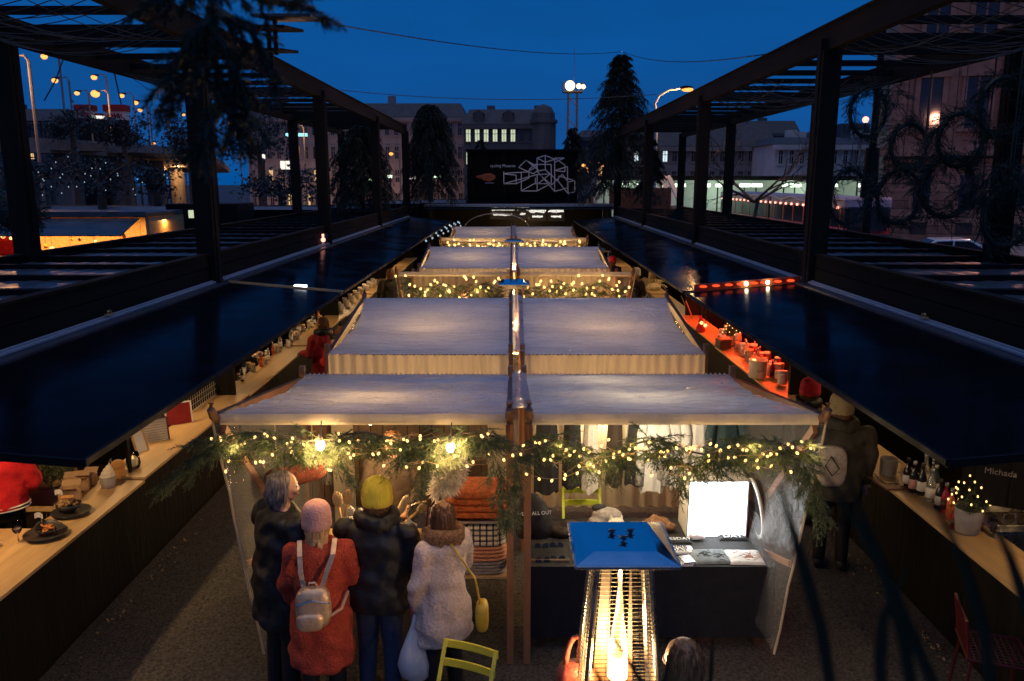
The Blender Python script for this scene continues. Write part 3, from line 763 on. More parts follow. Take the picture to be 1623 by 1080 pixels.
def scribble(x0, x1, y, z, n, dz, seed, loops=1.0):
    g = random.Random(seed); pts = []
    for i in range(n):
        a = i / (n - 1); pts.append(Vector((x0 + (x1 - x0) * (a + .035 * loops * math.sin(i * .9 + seed)) + g.uniform(-.035, .035) * loops, y + g.uniform(-.05, .03), z + dz * (.55 * math.sin(i * .31 + seed * 2) + g.uniform(-.55, .45)))))
    return pts
fairy('warm fairy lights woven along the top of the brush stall garland', scribble(-2.22, -.1, 5.60, 2.15, 84, .05, 1))
fairy('warm fairy lights drooping low through the brush stall garland', scribble(-2.1, -.05, 5.56, 2.03, 64, .12, 2, 1.6))
fairy('warm fairy lights woven along the top of the clothes stall garland', scribble(.1, 2.2, 5.58, 2.08, 116, .08, 3, 1.2))
fairy('warm fairy lights hanging lower through the clothes stall garland', scribble(.12, 2.1, 5.54, 2.02, 60, .13, 4, 1.6))
fairy('short loop of fairy lights hanging before the black shirts', sag((.06, 5.55, 1.93), (.62, 5.55, 2.02), .12, 12))
for k, (x0, x1, s_) in enumerate(((-2.1, -.1, 'left'), (.18, 2.2, 'right'))):
    fairy('fairy lights clustered on the %s garland of the middle row' % s_, scribble(x0, x1, 15.05, 2.08, 70, .22, 10 + k, 1.5), 2.1)
    fairy('fairy lights clustered on the %s garland of the far row' % s_, scribble(x0, x1, 24.5, 2.12, 64, .17, 12 + k, 1.2), 2.9)
fairy('short string of light drops down the corner of the middle right stall', [Vector((2.0 + .012 * i, 15.0, 2.05 - .055 * i)) for i in range(14)], 2.1)
# ---------------------------------------------------------------- people
FOLDS = bpy.data.textures.new('folds', 'STUCCI'); FOLDS.noise_scale = .11; FOLDS.turbulence = 6
def person(label, x, y, rz, h=1.72, z0=.02, top='coat_black', hem=.80, flare=1.0, bulk=1.0, legs='coat_black', hair='hair_brown', hairlen=.12,
           hat=None, hood=None, arms='down', lean=0.0, turn=0.0, fem=False, group=None, hand='skin'):
    """One standing figure. Local frame: feet at the origin, facing +Y. The body is one continuous skin; clothing and hair are its children."""
    k = h / 1.72
    t = thing('person', label, 'person', (x, y, z0), group, rz)
    def W(p):
        p = Vector(p) * k
        if p.z > .9 * k: p.y += lean * (p.z - .9 * k)
        return p
    def HT(p):      # head turns about the neck
        p = Vector(p); c, s_ = math.cos(turn), math.sin(turn); q = Vector((p.x * c - p.y * s_, p.x * s_ + p.y * c, p.z)); return W(q)
    sw = .175 if fem else .20
    A = {'down': [((-sw - .06, -.02, 1.14), (-sw - .07, .06, .90)), ((sw + .06, -.02, 1.14), (sw + .07, .06, .90))],
         'fwd': [((-sw - .05, .05, 1.13), (-sw + .02, .32, 1.10)), ((sw + .05, .05, 1.13), (sw - .02, .32, 1.10))],
         'one': [((-sw - .06, .0, 1.13), (-sw - .06, .06, .89)), ((sw + .05, .05, 1.12), (sw - .05, .30, 1.16))],
         'hold': [((-sw - .05, .0, 1.13), (-sw - .02, .10, .90)), ((sw + .05, .04, 1.12), (sw - .10, .22, 1.14))]}[arms]
    m = MB(); cp = lambda a, b_, r0, r1: m.caps(W(a), W(b_), r0 * k, r1 * k)
    # head with face
    m.ball(HT((0, .012, 1.615)), (.074 * k, .092 * k, .105 * k), 14, 10); m.ball(HT((0, .045, 1.555)), (.052 * k, .055 * k, .055 * k))
    m.caps(HT((0, .088, 1.618)), HT((0, .104, 1.590)), .012 * k, .0165 * k, 8)
    for s_ in (-1, 1):
        m.ball(HT((s_ * .077, .0, 1.605)), (.014 * k, .024 * k, .034 * k), 8, 6); m.ball(HT((s_ * .034, .082, 1.585)), (.026 * k,) * 3, 8, 6)
    m.ball(HT((0, .098, 1.548)), (.024 * k, .014 * k, .012 * k), 8, 6)
    cp((0, -.01, 1.42), (0, .005, 1.56), .058, .055)
    # trunk, arms, legs
    m.loft([(0, 0, .86 * k, .15 * k, .10 * k), (0, 0, .95 * k, .165 * k, .115 * k), (0, 0, 1.08 * k, .14 * k, .10 * k), (0, 0, 1.28 * k, .17 * k, .115 * k), (0, -.01, 1.40 * k, .15 * k, .09 * k), (0, -.01, 1.46 * k, .07 * k, .06 * k)]) if not lean else m.loft([(0, W((0, 0, z)).y, z * k, a * k, b_ * k) for z, a, b_ in ((.86, .15, .10), (.95, .165, .115), (1.08, .14, .10), (1.28, .17, .115), (1.40, .15, .09), (1.46, .07, .06))])
    for s_, (el, wr) in zip((-1, 1), A):
        sh = (s_ * (sw - .01), -.01, 1.385)
        cp(sh, el, .052, .042); cp(el, wr, .042, .028)
        d = (Vector(wr) - Vector(el)).normalized(); wv = Vector(wr); sdv = d.cross(Vector((0, 0, 1)) if abs(d.z) < .8 else Vector((0, 1, 0))).normalized(); up = sdv.cross(d).normalized()
        cp(wv, wv + d * .085, .030, .033)
        for i, fl in enumerate((.062, .072, .068, .054)):
            b0 = wv + d * .085 + sdv * (.030 - .019 * i); b1 = b0 + d * fl * .55 - up * .012; b2 = b1 + d * fl * .35 - up * .03
            cp(b0, b1, .0095, .0088); cp(b1, b2, .0088, .0075)
        cp(wv + d * .03 + sdv * .026, wv + d * .075 + sdv * .058 - up * .012, .012, .009)
        kn = (s_ * .098, .015, .48); an = (s_ * .105, -.02, .09)
        cp((s_ * .09, 0, .88), kn, .085, .056); cp(kn, an, .056, .038); cp((s_ * .105, -.03, .045), (s_ * .115, .14, .035), .042, .036)
    body = m.build('body', hand, t, world=False, remesh=.011 * k, smoothit=2)
    m = MB()
    for s_ in (-1, 1): m.ball(HT((s_ * .032, .0935, 1.617)), .0115 * k, 8, 6)
    m.build('eye', ['white_paint'], body, world=False, smooth=True) if turn or abs(rz) > 1 else None
    # trousers and shoes
    m = MB()
    for s_ in (-1, 1):
        cp((s_ * .088, 0, .90), (s_ * .098, .012, .48), .108, .078); cp((s_ * .098, .012, .48), (s_ * .105, -.02, .10), .078, .062)
    m.loft([(0, 0, .80 * k, .14 * k, .11 * k), (0, 0, .90 * k, .178 * k, .128 * k), (0, 0, 1.0 * k, .165 * k, .12 * k)])
    m.build('trousers', legs, t, world=False, remesh=.015, smoothit=3)
    for s_ in (-1, 1):
        m = MB(); m.caps(W((s_ * .105, -.045, .055)), W((s_ * .118, .15, .045)), .052 * k, .045 * k); m.bb(s_ * .11 - .045, s_ * .11 + .045, -.09, .19, .0, .03)
        m.build('shoe', 'shoe', t, world=False, remesh=.012, smoothit=2)
    # coat or jacket
    m = MB(); b0 = bulk
    rings = [(1.475, .080, .078), (1.45, .115, .095), (1.405, .185, .118), (1.33, .205 if not fem else .19, .132), (1.20, .20 if not fem else .178, .135), (1.06, .195 if not fem else .172, .138), (.95, .205, .148)]
    if hem < .90: rings.append((hem + .03, .205 * flare, .155 * flare)); rings.append((hem, .19 * flare, .142 * flare))
    else: rings.append((hem, .20, .14))
    m.loft([(0, W((0, -.005, z)).y, z * k, a * k * b0, b_ * k * b0) for z, a, b_ in reversed(rings)], 26)
    for s_, (el, wr) in zip((-1, 1), A):
        sh = (s_ * (sw - .005) * b0, -.01, 1.375)
        el2 = Vector(el) + Vector((s_ * .015 * (b0 - 1) * 10, 0, 0))
        cp(sh, el2, .078 * b0, .066 * b0); cp(el2, Vector(wr).lerp(Vector(el), .08), .066 * b0, .050 * b0)
    ct = m.build('coat', top, t, world=False, remesh=.014, smoothit=4)
    md = ct.modifiers.new('d', 'DISPLACE'); md.texture = FOLDS; md.strength = .040 * (1.3 if 'black' in top or 'white' in top else 1.0); md.mid_level = .5; md.texture_coords = 'LOCAL'
    if hood:
        m = MB(); m.tube([HT((math.cos(a) * .118, math.sin(a) * .105 - .015, 1.475 + .02 * math.sin(a * 2))) for a in [2 * math.pi * i / 18 for i in range(18)]], .058 * k, 10, closed=True)
        g = random.Random(4)
        for i in range(46):
            a = g.uniform(0, 6.28); m.ball(HT((math.cos(a) * .15, math.sin(a) * .135 - .015, 1.47 + g.uniform(-.05, .05))), .026, 6, 4)
        m.build('fur_collar' if hood == 'fur' else 'collar', hood if hood != 'fur' else 'fur', ct, world=False, remesh=.014, smoothit=1)
    # hair
    if hair:
        m = MB(); m.ball(HT((0, -.012, 1.632)), (.086 * k, .098 * k, .104 * k), 16, 12)
        if hairlen > .1:
            m.loft([(HT((0, -.05, 0)).x, HT((0, -.05, z)).y, z * k, a * k, b_ * k) for z, a, b_ in ((1.62 - hairlen, .05, .03), (1.60 - hairlen * .6, .085, .05), (1.58, .088, .062), (1.66, .07, .06))], 14)
        g = random.Random(int(h * 1000))
        for i in range(26):
            a = g.uniform(2.6, 6.8); z = g.uniform(1.60 - hairlen * .8, 1.70); r_ = .078
            m.caps(HT((math.cos(a) * r_, math.sin(a) * (r_ + .01) - .015, z)), HT((math.cos(a) * (r_ + .008), math.sin(a) * (r_ + .016) - .02, z - .05)), .013 * k, .006 * k, 6)
        # keep the face free: the front of the cap is cut away
        hb = m.build('hair', hair, t, world=False, remesh=.010, smoothit=1)
        me = hb.data
        inv = lambda v: (v.x * math.cos(-turn) - v.y * math.sin(-turn), v.x * math.sin(-turn) + v.y * math.cos(-turn))
        ly = lambda z: lean * max(0, z - .9 * k)
        for v in me.vertices:
            q = Vector((v.co.x, v.co.y - ly(v.co.z), 0)); fx, fy = inv(q)
            if fy > .052 * k and v.co.z < 1.685 * k:
                nfy = .052 * k; c, s_ = math.cos(turn), math.sin(turn)
                v.co.x = fx * c - nfy * s_; v.co.y = fx * s_ + nfy * c + ly(v.co.z)
        m = MB(); g = random.Random(int(h * 777)); n_ = 170 if hairlen > .1 else 110
        for i in range(n_):
            a = g.uniform(2.75, 6.68); z0_ = g.uniform(1.58, 1.725 if not hat else 1.60); rr = .090 * math.sqrt(max(.05, 1 - ((z0_ - 1.632) / .112) ** 2)) if z0_ > 1.6 else .088
            L = g.uniform(.04, .09) + (hairlen * .55 if z0_ < 1.66 else .02); pts = []
            for j in range(4):
                f = j / 3; zz = z0_ - L * f; r2 = rr + .014 * f + g.uniform(-.004, .008) if zz > 1.56 else rr + .008 - .03 * (1.56 - zz) / .1
                pts.append(HT((math.cos(a + .12 * f * math.sin(i)) * r2, math.sin(a + .12 * f * math.sin(i)) * r2 * 1.08 - .014, zz)))
            m.tube(pts, [.0045, .0042, .0034, .0012], 4, cap=False)
        m.build('hair_strand_mass', hair, t, world=False, smooth=True)
    if hat:
        m = MB(); c0 = HT((0, 0, 1.625)); 
        prof = [(.104, -.055), (.113, -.045), (.115, -.005), (.111, .005), (.112, .05), (.104, .095), (.082, .13), (.05, .15), (.018, .158), (0, .16)]
        m.lathe([(r * k, z * k) for r, z in prof], c0, 20, sy=1.08)
        m.build('beanie', hat, t, world=False, smooth=True)
    return t
def KID(t, name):
    for c in t.children_recursive:
        if c.name.split('.')[0] == name: return c

# --- the group before the brush stall
pa = person('grey-haired person in black coat leaning in at the left end of the brush stall', -1.78, 5.62, -.75, 1.84, hair='hair_grey', hem=.62, arms='fwd', bulk=1.12, lean=.10, turn=-.5)
pb = person('person in long red coat with silver backpack, facing the brush stall', -1.42, 5.42, .16, 1.66, top='coat_red', hem=.44, flare=1.12, hair='hair_blond', hairlen=.2, hat='beanie_pink', arms='hold', fem=True, bulk=1.12)
pc = person('person in yellow beanie, black jacket and blue jeans before the brush stall', -1.02, 5.58, -.22, 1.76, top='coat_black', hem=.78, legs='jeans', hair='hair_brown', hairlen=.09, hat='beanie_yellow', arms='fwd', bulk=1.22, hood='coat_black', lean=.06)
pd = person('person in pale padded coat with brown fur collar carrying a white bag', -.52, 5.52, .75, 1.66, top='coat_white', hem=.60, flare=1.08, hair='hair_brown', hairlen=.22, hood='fur', arms='hold', fem=True, bulk=1.10)
# silver backpack of the red coat
t = thing('backpack', 'small silver leather backpack worn on the red coat', 'backpack', (-1.42, 5.42, .02), rz=.16)
def shell(m, c, sx, sy, sz, p=3.2, n=20, mm=14):
    vs, fs = [], []
    for i in range(mm + 1):
        a = -math.pi / 2 + math.pi * i / mm
        for k in range(n):
            b_ = 2 * math.pi * k / n
            f = lambda q: math.copysign(abs(q) ** (2 / p), q)
            vs.append((c[0] + sx * f(math.cos(a)) * f(math.cos(b_)), c[1] + sy * f(math.cos(a)) * f(math.sin(b_)), c[2] + sz * f(math.sin(a))))
    for i in range(mm):
        for k in range(n): fs.append((i * n + k, i * n + (k + 1) % n, (i + 1) * n + (k + 1) % n, (i + 1) * n + k))
    m.add(vs, fs)
m = MB(); shell(m, (-.03, -.235, 1.01), .125, .068, .155); bg_ = m.build('pack_body', 'silver_leather', t, world=False, smooth=True)
m = MB(); shell(m, (-.05, -.300, .935), .095, .04, .068); m.build('front_pocket', 'silver_leather', bg_, world=False, smooth=True)
m = MB(); m.tube([(-.145, -.29, 1.06), (-.03, -.312, 1.10), (.085, -.29, 1.06)], .007, 6); m.build('zip', 'steel', bg_, world=False)
for sx in (-1, 1):
    m = MB(); pts = [(sx * .06 - .03, -.20, 1.13), (sx * .09 - .02, -.185, 1.25), (sx * .115, -.150, 1.36), (sx * .125, -.03, 1.425), (sx * .125, .06, 1.36)]
    for i in range(4): m.beam(pts[i], pts[i + 1], .034, .012, up=(0, -1, .6))
    m.build('strap', 'silver_leather', t, world=False)
m = MB(); m.tube([(.06, -.2, .90), (.16, -.16, .94), (.205, -.06, 1.02)], .012, 6); m.build('lower_strap', 'silver_leather', t, world=False)
m = MB(); m.tube([(-.06, -.22, 1.165), (-.05, -.24, 1.20), (-.01, -.24, 1.20), (0, -.22, 1.165)], .008, 6); m.build('grab_loop', 'silver_leather', t, world=False)
# white carrier bag and yellow shoulder bag of the pale coat
t = thing('carrier_bag', 'white plastic carrier bag hanging from the hand of the pale coat', 'plastic bag', (-.73, 5.44, .30))
m = MB(); m.loft([(-.73, 5.42, .30, .05, .05), (-.73, 5.42, .33, .115, .085), (-.735, 5.42, .43, .125, .09), (-.735, 5.42, .53, .10, .075), (-.735, 5.43, .64, .06, .045), (-.73, 5.44, .74, .028, .02), (-.725, 5.45, .82, .015, .012)], 22); 
o = m.build('bag', 'bag_plastic', t, smooth=True)
for v in o.data.vertices:
    n_ = noise.noise(v.co * 14); v.co.x += .022 * n_; v.co.y += .02 * noise.noise(v.co * 11 + Vector((4, 2, 1)))
m = MB(); m.tube([(-.745, 5.445, .80), (-.765, 5.45, .86), (-.735, 5.46, .905), (-.70, 5.455, .87), (-.715, 5.447, .80)], .006, 5); m.build('handle', 'beanie_red', t)
t = thing('shoulder_bag', 'mustard yellow shoulder bag on the right hip of the pale coat', 'bag', (-.24, 5.50, .62))
m = MB(); shell(m, (-.225, 5.47, .80), .05, .085, .12); m.build('bag', 'bag_yellow', t, smooth=True)
m = MB(); m.tube([(-.235, 5.44, .90), (-.27, 5.37, 1.15), (-.40, 5.36, 1.36), (-.47, 5.40, 1.45)], .009, 5); m.build('strap', 'bag_yellow', t)

person('vendor in dark brown jacket behind the brush table, head behind the garland', -1.12, 7.15, math.pi, 1.68, top='coat_brown', hem=.85, hair='hair_brown', arms='fwd', legs='coat_black', bulk=1.12)
person('person with loose ginger hair at the bottom edge, beside the glowing heater', .86, 3.62, .5, 1.72, top='coat_brown', hair='hair_ginger', hairlen=.24, arms='down', hem=.8, fem=True)
# right alley
person('person in deep red beanie and black coat in the right alley', 3.46, 8.95, -1.25, 1.70, top='coat_black', hair='hair_brown', hairlen=.16, hat='beanie_red', arms='fwd', hem=.7, fem=True, turn=-.15, hood='coat_black')
pw = person('tall person in ochre beanie with pale panel on back, walking up the right alley', 3.34, 7.78, -.25, 1.84, top='coat_olive', hem=.72, hair='hair_brown', hat='beanie_ochre', arms='down', bulk=1.2, hood='coat_olive', legs='coat_black')
m = MB(); shell(m, (-.08, -.19, 1.17), .145, .08, .215); pk = m.build('pale_backpack', 'beige_wool', None, world=False, smooth=True)
pk.location = (3.34, 7.78, .02); pk.rotation_euler = (0, 0, -.25); pk.name = 'backpack'; OFF[pk.name] = Vector(pk.location)
tag(pk, 'off-white rucksack on the back of the tall person in the right alley', 'backpack')
m = MB(); m.tube([(-.10, -.285, 1.30), (-.15, -.288, 1.20), (-.08, -.29, 1.10), (-.02, -.288, 1.18), (-.10, -.285, 1.30)], .008, 6); m.build('emblem', 'coat_brown', pk, world=False)
m = MB(); m.tube([(-.2, -.13, 1.34), (-.17, -.0, 1.46), (-.16, .1, 1.38)], .018, 6); m.build('strap', 'white_cloth', pk, world=False)
m = MB(); m.tube([(.05, -.13, 1.36), (.14, -.0, 1.46), (.16, .1, 1.38)], .018, 6); m.build('strap', 'white_cloth', pk, world=False)
# left kiosk and left alley
ps = person('person in bright red jumper with striped hem behind the left food counter', -4.78, 7.0, .35, 1.76, z0=.06, top='sweater_red', hem=.93, hair='hair_brown', arms='fwd', bulk=1.15)
ct = KID(ps, 'coat')
for z in (.955, .985):
    m = MB(); m.tube([(math.cos(a) * .242, math.sin(a) * .172, z) for a in [2 * math.pi * i / 32 for i in range(32)]], .008, 6, closed=True); m.build('hem_stripe', 'white_cloth', ct, world=False)
person('person in dark coat and wine red scarf turned to the second left counter', -3.22, 13.3, 1.0, 1.72, top='coat_wine', hair='hair_brown', hem=.62, arms='fwd', bulk=1.15, hood='coat_black', turn=.2)
person('person in bright red jacket beside the dark coat in the left alley', -2.80, 12.75, .7, 1.66, top='sweater_red', hair='hair_ginger', hem=.80, arms='fwd', bulk=1.15, hood='sweater_red')
person('person in dark green coat standing farther up the left alley', -3.15, 20.5, .5, 1.76, top='coat_olive', hair='hair_ginger', hem=.6, arms='down', bulk=1.2)
person('vendor with brown hair inside the left stall of the middle row', -.95, 16.4, math.pi, 1.84, top='coat_brown', hair='hair_ginger', hem=.85, arms='fwd')
person('person in red hat far up the right alley', 3.05, 24.2, .2, 1.72, top='coat_black', hair='hair_brown', hat='beanie_red', hem=.7)
person('person in pale hat and dark coat bending to the third right counter', 3.15, 20.6, -.6, 1.72, top='coat_black', hair='hair_blond', hat='white_cloth', hem=.7, lean=.25, arms='fwd')
person('person in grey coat far up the right alley behind the red hat', 2.8, 27.2, .1, 1.74, top='grey_cloth', hair='hair_brown', hem=.7)
# ---------------------------------------------------------------- patio heaters
def heater(label, x, y, group='pyramid patio heaters with square reflectors'):
    t = thing('patio_heater', label, 'patio heater', (0, 0, 0), group)
    zr, hw = 2.0, .275
    # reflector: shallow pan with bevelled sides
    m = MB(); a, b_ = hw, hw * .62
    vs = [(-a, -a, zr), (a, -a, zr), (a, a, zr), (-a, a, zr), (-b_, -b_, zr + .035), (b_, -b_, zr + .035), (b_, b_, zr + .05), (-b_, b_, zr + .05)]
    m.add(vs, [(0, 1, 5, 4), (1, 2, 6, 5), (2, 3, 7, 6), (3, 0, 4, 7), (4, 5, 6, 7)])
    rf = m.build('reflector', 'mirror_steel', t, world=False, solid=.004)
    m = MB()
    for i in range(4):
        p = [vs[0], vs[1], vs[2], vs[3]]; m.beam((p[i][0], p[i][1], zr - .004), (p[(i + 1) % 4][0], p[(i + 1) % 4][1], zr - .004), .016, .02)
    m.build('rim', 'steel', rf, world=False, bevel=.004)
    for kx, ky in ((-.05, .03), (.055, .035), (.005, -.055)):
        m = MB(); m.cyl((kx, ky, zr + .048), (kx, ky, zr + .072), .010, n=8)
        for q in range(4): m.caps((kx, ky, zr + .066), (kx + .024 * math.cos(q * 1.57 + .5), ky + .024 * math.sin(q * 1.57 + .5), zr + .063), .006, .004, 6)
        m.build('knob', 'black_plastic', rf, world=False)
    top, mid, bot = .145, .235, .25
    zt, zm = 1.92, .80
    wd = lambda z: top + (mid - top) * (zt - z) / (zt - zm)
    for sx in (-1, 1):
        for sy in (-1, 1):
            m = MB(); m.beam((sx * mid, sy * mid, zm), (sx * top, sy * top, zt), .024, .024, up=(sx, sy, 0)); m.build('corner_post', 'heater_steel', t, world=False, bevel=.003)
    for q in range(4):
        m = MB(); c, s_ = math.cos(q * math.pi / 2), math.sin(q * math.pi / 2); rt = lambda x, y_: (x * c - y_ * s_, x * s_ + y_ * c)
        for i in range(44):
            z = zm + .04 + (zt - zm - .06) * i / 43; w_ = wd(z); p0 = rt(-w_, -w_ - .004); p1 = rt(w_, -w_ - .004); m.tube([(*p0, z), (*p1, z)], .0024, 4)
        for i in range(1, 4):
            f = i / 4 * 2 - 1; p0 = rt(f * wd(zm), -wd(zm) - .006); p1 = rt(f * wd(zt), -wd(zt) - .006); m.tube([(*p0, zm), (*p1, zt)], .002, 4)
        m.build('wire_guard', 'guard_wire', t, world=False)
    m = MB(); m.cyl((0, 0, zm), (0, 0, zt - .03), .052, n=18); m.build('quartz_tube', 'glass_thin', t, world=False, smooth=True)
    m = MB(); g = random.Random(2)
    m.tube([(.012 * math.sin(i * 1.7), .012 * math.cos(i * 1.3), zm + .02 + i * .10) for i in range(11)], [.024, .027, .024, .020, .021, .017, .018, .014, .012, .009, .004], 10); m.build('flame', 'heater_glow', t, world=False, smooth=True)
    m = MB()
    m.add([(-.13, wd(zm) * .93, zm), (.13, wd(zm) * .93, zm), (.08, top * .9, zt), (-.08, top * .9, zt)], [(0, 1, 2, 3)])
    m.build('inner_plate', 'heater_plate', t, world=False, solid=.003)
    m2 = MB(); m2.box((0, 0, .42), (.50, .50, .74)); m2.build('burner_cabinet', 'steel', t, world=False, bevel=.01)
    m2 = MB(); m2.box((0, 0, .025), (.56, .56, .04)); m2.build('base_plate', 'black_steel', t, world=False, bevel=.006)
    m2 = MB(); m2.box((0, 0, zt + .02), (.30, .30, .05)); m2.cyl((0, 0, zt + .04), (0, 0, zr + .045), .03); m2.build('head_block', 'steel', t, world=False, bevel=.004)
    lamp('flame_light', (0, -.0, 1.25), 120, WARM, t, size=.09)
    t.location = (x, y, .015); return t
h1 = heater('glowing pyramid patio heater standing in front of the clothes stall', .61, 4.14)
copy_tree(h1, 'patio heater between the second and the middle row, blue reflector above the canopies', (.03, 13.9, .25))
copy_tree(h1, 'small far patio heater before the far garlanded row', (.06, 23.3, .30))

# ---------------------------------------------------------------- bistro chairs
def bistro(label, x, y, rz, mt, name='bistro_chair'):
    t = thing(name, label, 'chair', (x, y, .015), 'folding slatted bistro chairs', rz)
    for sx in (-1, 1):
        m = MB(); X = sx * .19
        m.beam((X, .22, 0), (X, -.20, .86), .014, .026, up=(1, 0, 0)); m.build('back_leg', mt, t, world=False)
        m = MB(); m.beam((X * .9, -.22, 0), (X * .9, .20, .45), .014, .026, up=(1, 0, 0)); m.build('front_leg', mt, t, world=False)
    for i, z in enumerate((.72, .83)):
        m = MB(); yy = -.20 + (.86 - z) * .49
        for q in range(6):
            a, b_ = -.205 + .41 * q / 6, -.205 + .41 * (q + 1) / 6; cv = lambda x_: yy - .03 + .5 * x_ * x_
            m.beam((a, cv(a), z), (b_, cv(b_), z), .012, .055)
        m.build('back_slat', mt, t, world=False)
    for i in range(5):
        m = MB(); m.box((0, -.10 + .075 * i, .455), (.40, .055, .014)); m.build('seat_slat', mt, t, world=False, bevel=.003)
    return t
bistro('yellow slatted bistro chair at the bottom edge, left of the heater', -.36, 4.78, 2.75, 'yellow_paint')
bistro('yellow slatted chair under the red-brown handbag, hugging the heater', .22, 4.02, 1.2, 'yellow_paint')
bistro('lime green slatted chair inside the clothes stall, before the curtain', .72, 7.62, math.pi, 'lime_paint')
t = thing('handbag', 'red-brown handbag with tall arched handle beside the glowing heater', 'bag', at(912, 1078, Y=4.35))
c_ = at(912, 1078, Y=4.35)
m = MB(); shell(m, tuple(c_ + Vector((0, 0, -.05))), .12, .10, .17); m.build('bag', 'bag_leather', t, smooth=True)
m = MB(); m.tube([c_ + Vector((-.06 + .13 * (1 - math.cos(a)) / 2 + .0, 0, .09 + .20 * math.sin(a))) for a in [math.pi * i / 10 for i in range(11)]], .017, 8); m.build('handle', 'bag_leather', t, smooth=True)
# red wire chairs at the right corner
def wire_chair(label, x, y, rz):
    t = thing('wire_chair', label, 'chair', (x, y, .015), 'red wire mesh chairs by the right counter', rz)
    for sx in (-1, 1):
        for sy in (-1, 1):
            m = MB(); m.tube([(sx * .23, sy * .22, 0), (sx * .19, sy * .18, .60)], .011, 6); m.build('leg', 'red_paint', t, world=False)
    m = MB()
    for i in range(11):
        f = -.2 + .04 * i; m.tube([(f, -.2, .61), (f, .2, .61)], .004, 4); m.tube([(-.2, f, .613), (.2, f, .613)], .004, 4)
    m.tube([(-.21, -.21, .61), (.21, -.21, .61), (.21, .21, .61), (-.21, .21, .61)], .011, 6, closed=True); m.build('seat', 'red_paint', t, world=False)
    m = MB(); m.tube([(-.2, -.2, .62), (-.21, -.24, .9), (.21, -.24, .9), (.2, -.2, .62)], .011, 6)
    for i in range(9):
        f = -.16 + .04 * i; m.tube([(f, -.205, .62), (f, -.24, .9)], .004, 4)
    m.build('backrest', 'red_paint', t, world=False); return t
a_ = at(1575, 1030, z=.62)
wire_chair('red wire mesh stool chair at the bottom right corner, by the counter wall', a_.x, a_.y, -1.9)

# ---------------------------------------------------------------- brush stall goods
TB = .80
def table(label, x0, x1, y0, y1, cloth, mt='counter_wood'):
    t = thing('market_table', label, 'table', ((x0 + x1) / 2, (y0 + y1) / 2, 0), 'trestle tables in the stalls')
    m = MB(); m.bb(x0, x1, y0, y1, TB - .035, TB); m.build('table_top', mt, t)
    for x in (x0 + .08, x1 - .08):
        for y in (y0 + .08, y1 - .08):
            m = MB(); m.beam((x, y, .02), (x, y, TB - .035), .05, .05); m.build('leg', 'stall_wood_dark', t)
    if cloth:
        m = MB(); e = .012
        def drape(a, c):
            x = x0 - e + (x1 - x0 + 2 * e) * a
            return (x, y0 - e - .012 * math.sin(a * 40 + 3 * noise.noise((a * 5, c, 1))) * c, TB + .006 - .66 * c)
        m.grid(drape, 90, 10); m.grid(lambda a, c: (x0 - e + (x1 - x0 + 2 * e) * a, y0 - e + (y1 - y0 + 2 * e) * c, TB + .006 + .003 * noise.noise((a * 9, c * 6, 2))), 30, 16)
        for sx, x in ((-1, x0 - e), (1, x1 + e)): m.grid(lambda a, c: (x + sx * .02 * c, y0 - e + (y1 - y0 + 2 * e) * a, TB + .006 - .66 * c), 10, 8)
        m.build('table_cloth', cloth, t, smooth=True)
    return t
table('bare wooden table of the brush stall, hidden behind the shoppers', -2.05, -.60, 6.12, 7.0, None)
table('table of the clothes stall under a floor-length black cloth', .16, 2.22, 6.24, 7.2, 'black_cloth')
# blanket rack
t = thing('blanket_rack', 'pale wooden rack holding the folded blankets', 'rack', (-.29, 6.4, 0))
for z, mt_ in ((.74, 'brush_wood'), (1.235, 'steel')):
    m = MB(); m.bb(-.56, -.02, 6.18, 6.62, z - .022, z); m.build('shelf', mt_, t, bevel=.003)
for x in (-.575, -.005):
    for y in (6.2, 6.6):
        m = MB(); m.beam((x, y, .02), (x, y, 1.26), .026, .04); m.build('upright', 'ceramic' if x > -.1 else 'stall_wood', t)
def blanket(label, z, hgt, mt, dx=0, wd=.50):
    m = MB(); n = 4
    for i in range(n):
        zz = z + hgt * (i + .5) / n
        shell(m, (-.29 + dx + rnd.uniform(-.008, .008), 6.40, zz), wd / 2, .205, hgt / n * .56, 4.5, 28, 10)
    o = tag(m.build('folded_blanket', mt, None, smooth=True), label, 'blanket', 'folded blankets on the rack'); return o
blanket('coarse grey blanket, lowest fold on the wooden rack', .745, .11, 'grey_wool')
blanket('peach folded blanket under the plaid one', .86, .135, 'peach_wool')
blanket('cream and black plaid blanket folded on the rack', .998, .185, 'plaid')
blanket('thick rust orange blanket on top of the rack', 1.24, .235, 'orange_wool', .01, .53)
# feather duster and red stick with tag
t = thing('feather_duster', 'big fluffy white feather duster on a bent stick', 'duster', at(688, 880, Y=6.2), None)
c0, c1 = at(694, 780, Y=6.1), at(728, 728, Y=6.12)
m = MB(); g = random.Random(6)
for i in range(1100):
    a = g.random(); p = c0.lerp(c1, a) + rv(.02, g); d = (rv(1, g)).normalized(); L = (.075 + .05 * math.sin(a * 3.0)) * g.uniform(1.0, 1.4)
    s_ = d.cross(rv(1, g)).normalized() * .011; q = p + d * L + Vector((0, 0, -.012)); mpt = p + d * L * .55
    m.add([p, mpt - s_, q, mpt + s_], [(0, 1, 2, 3)])
m.build('feathers', 'feather', t)
m = MB(); m.tube([at(685, 880, Y=6.15), at(683, 840, Y=6.1), at(690, 800, Y=6.12), c0, c0.lerp(c1, .8)], .008, 6); m.build('handle', 'brush_wood', t)
t = thing('broom_stick', 'thin red stick with a white price tag at its top', 'broom', at(678, 880, Y=6.3))
m = MB(); m.cyl(at(672, 880, Y=6.3), at(684, 742, Y=6.3), .009, n=8); m.build('stick', 'red_paint', t)
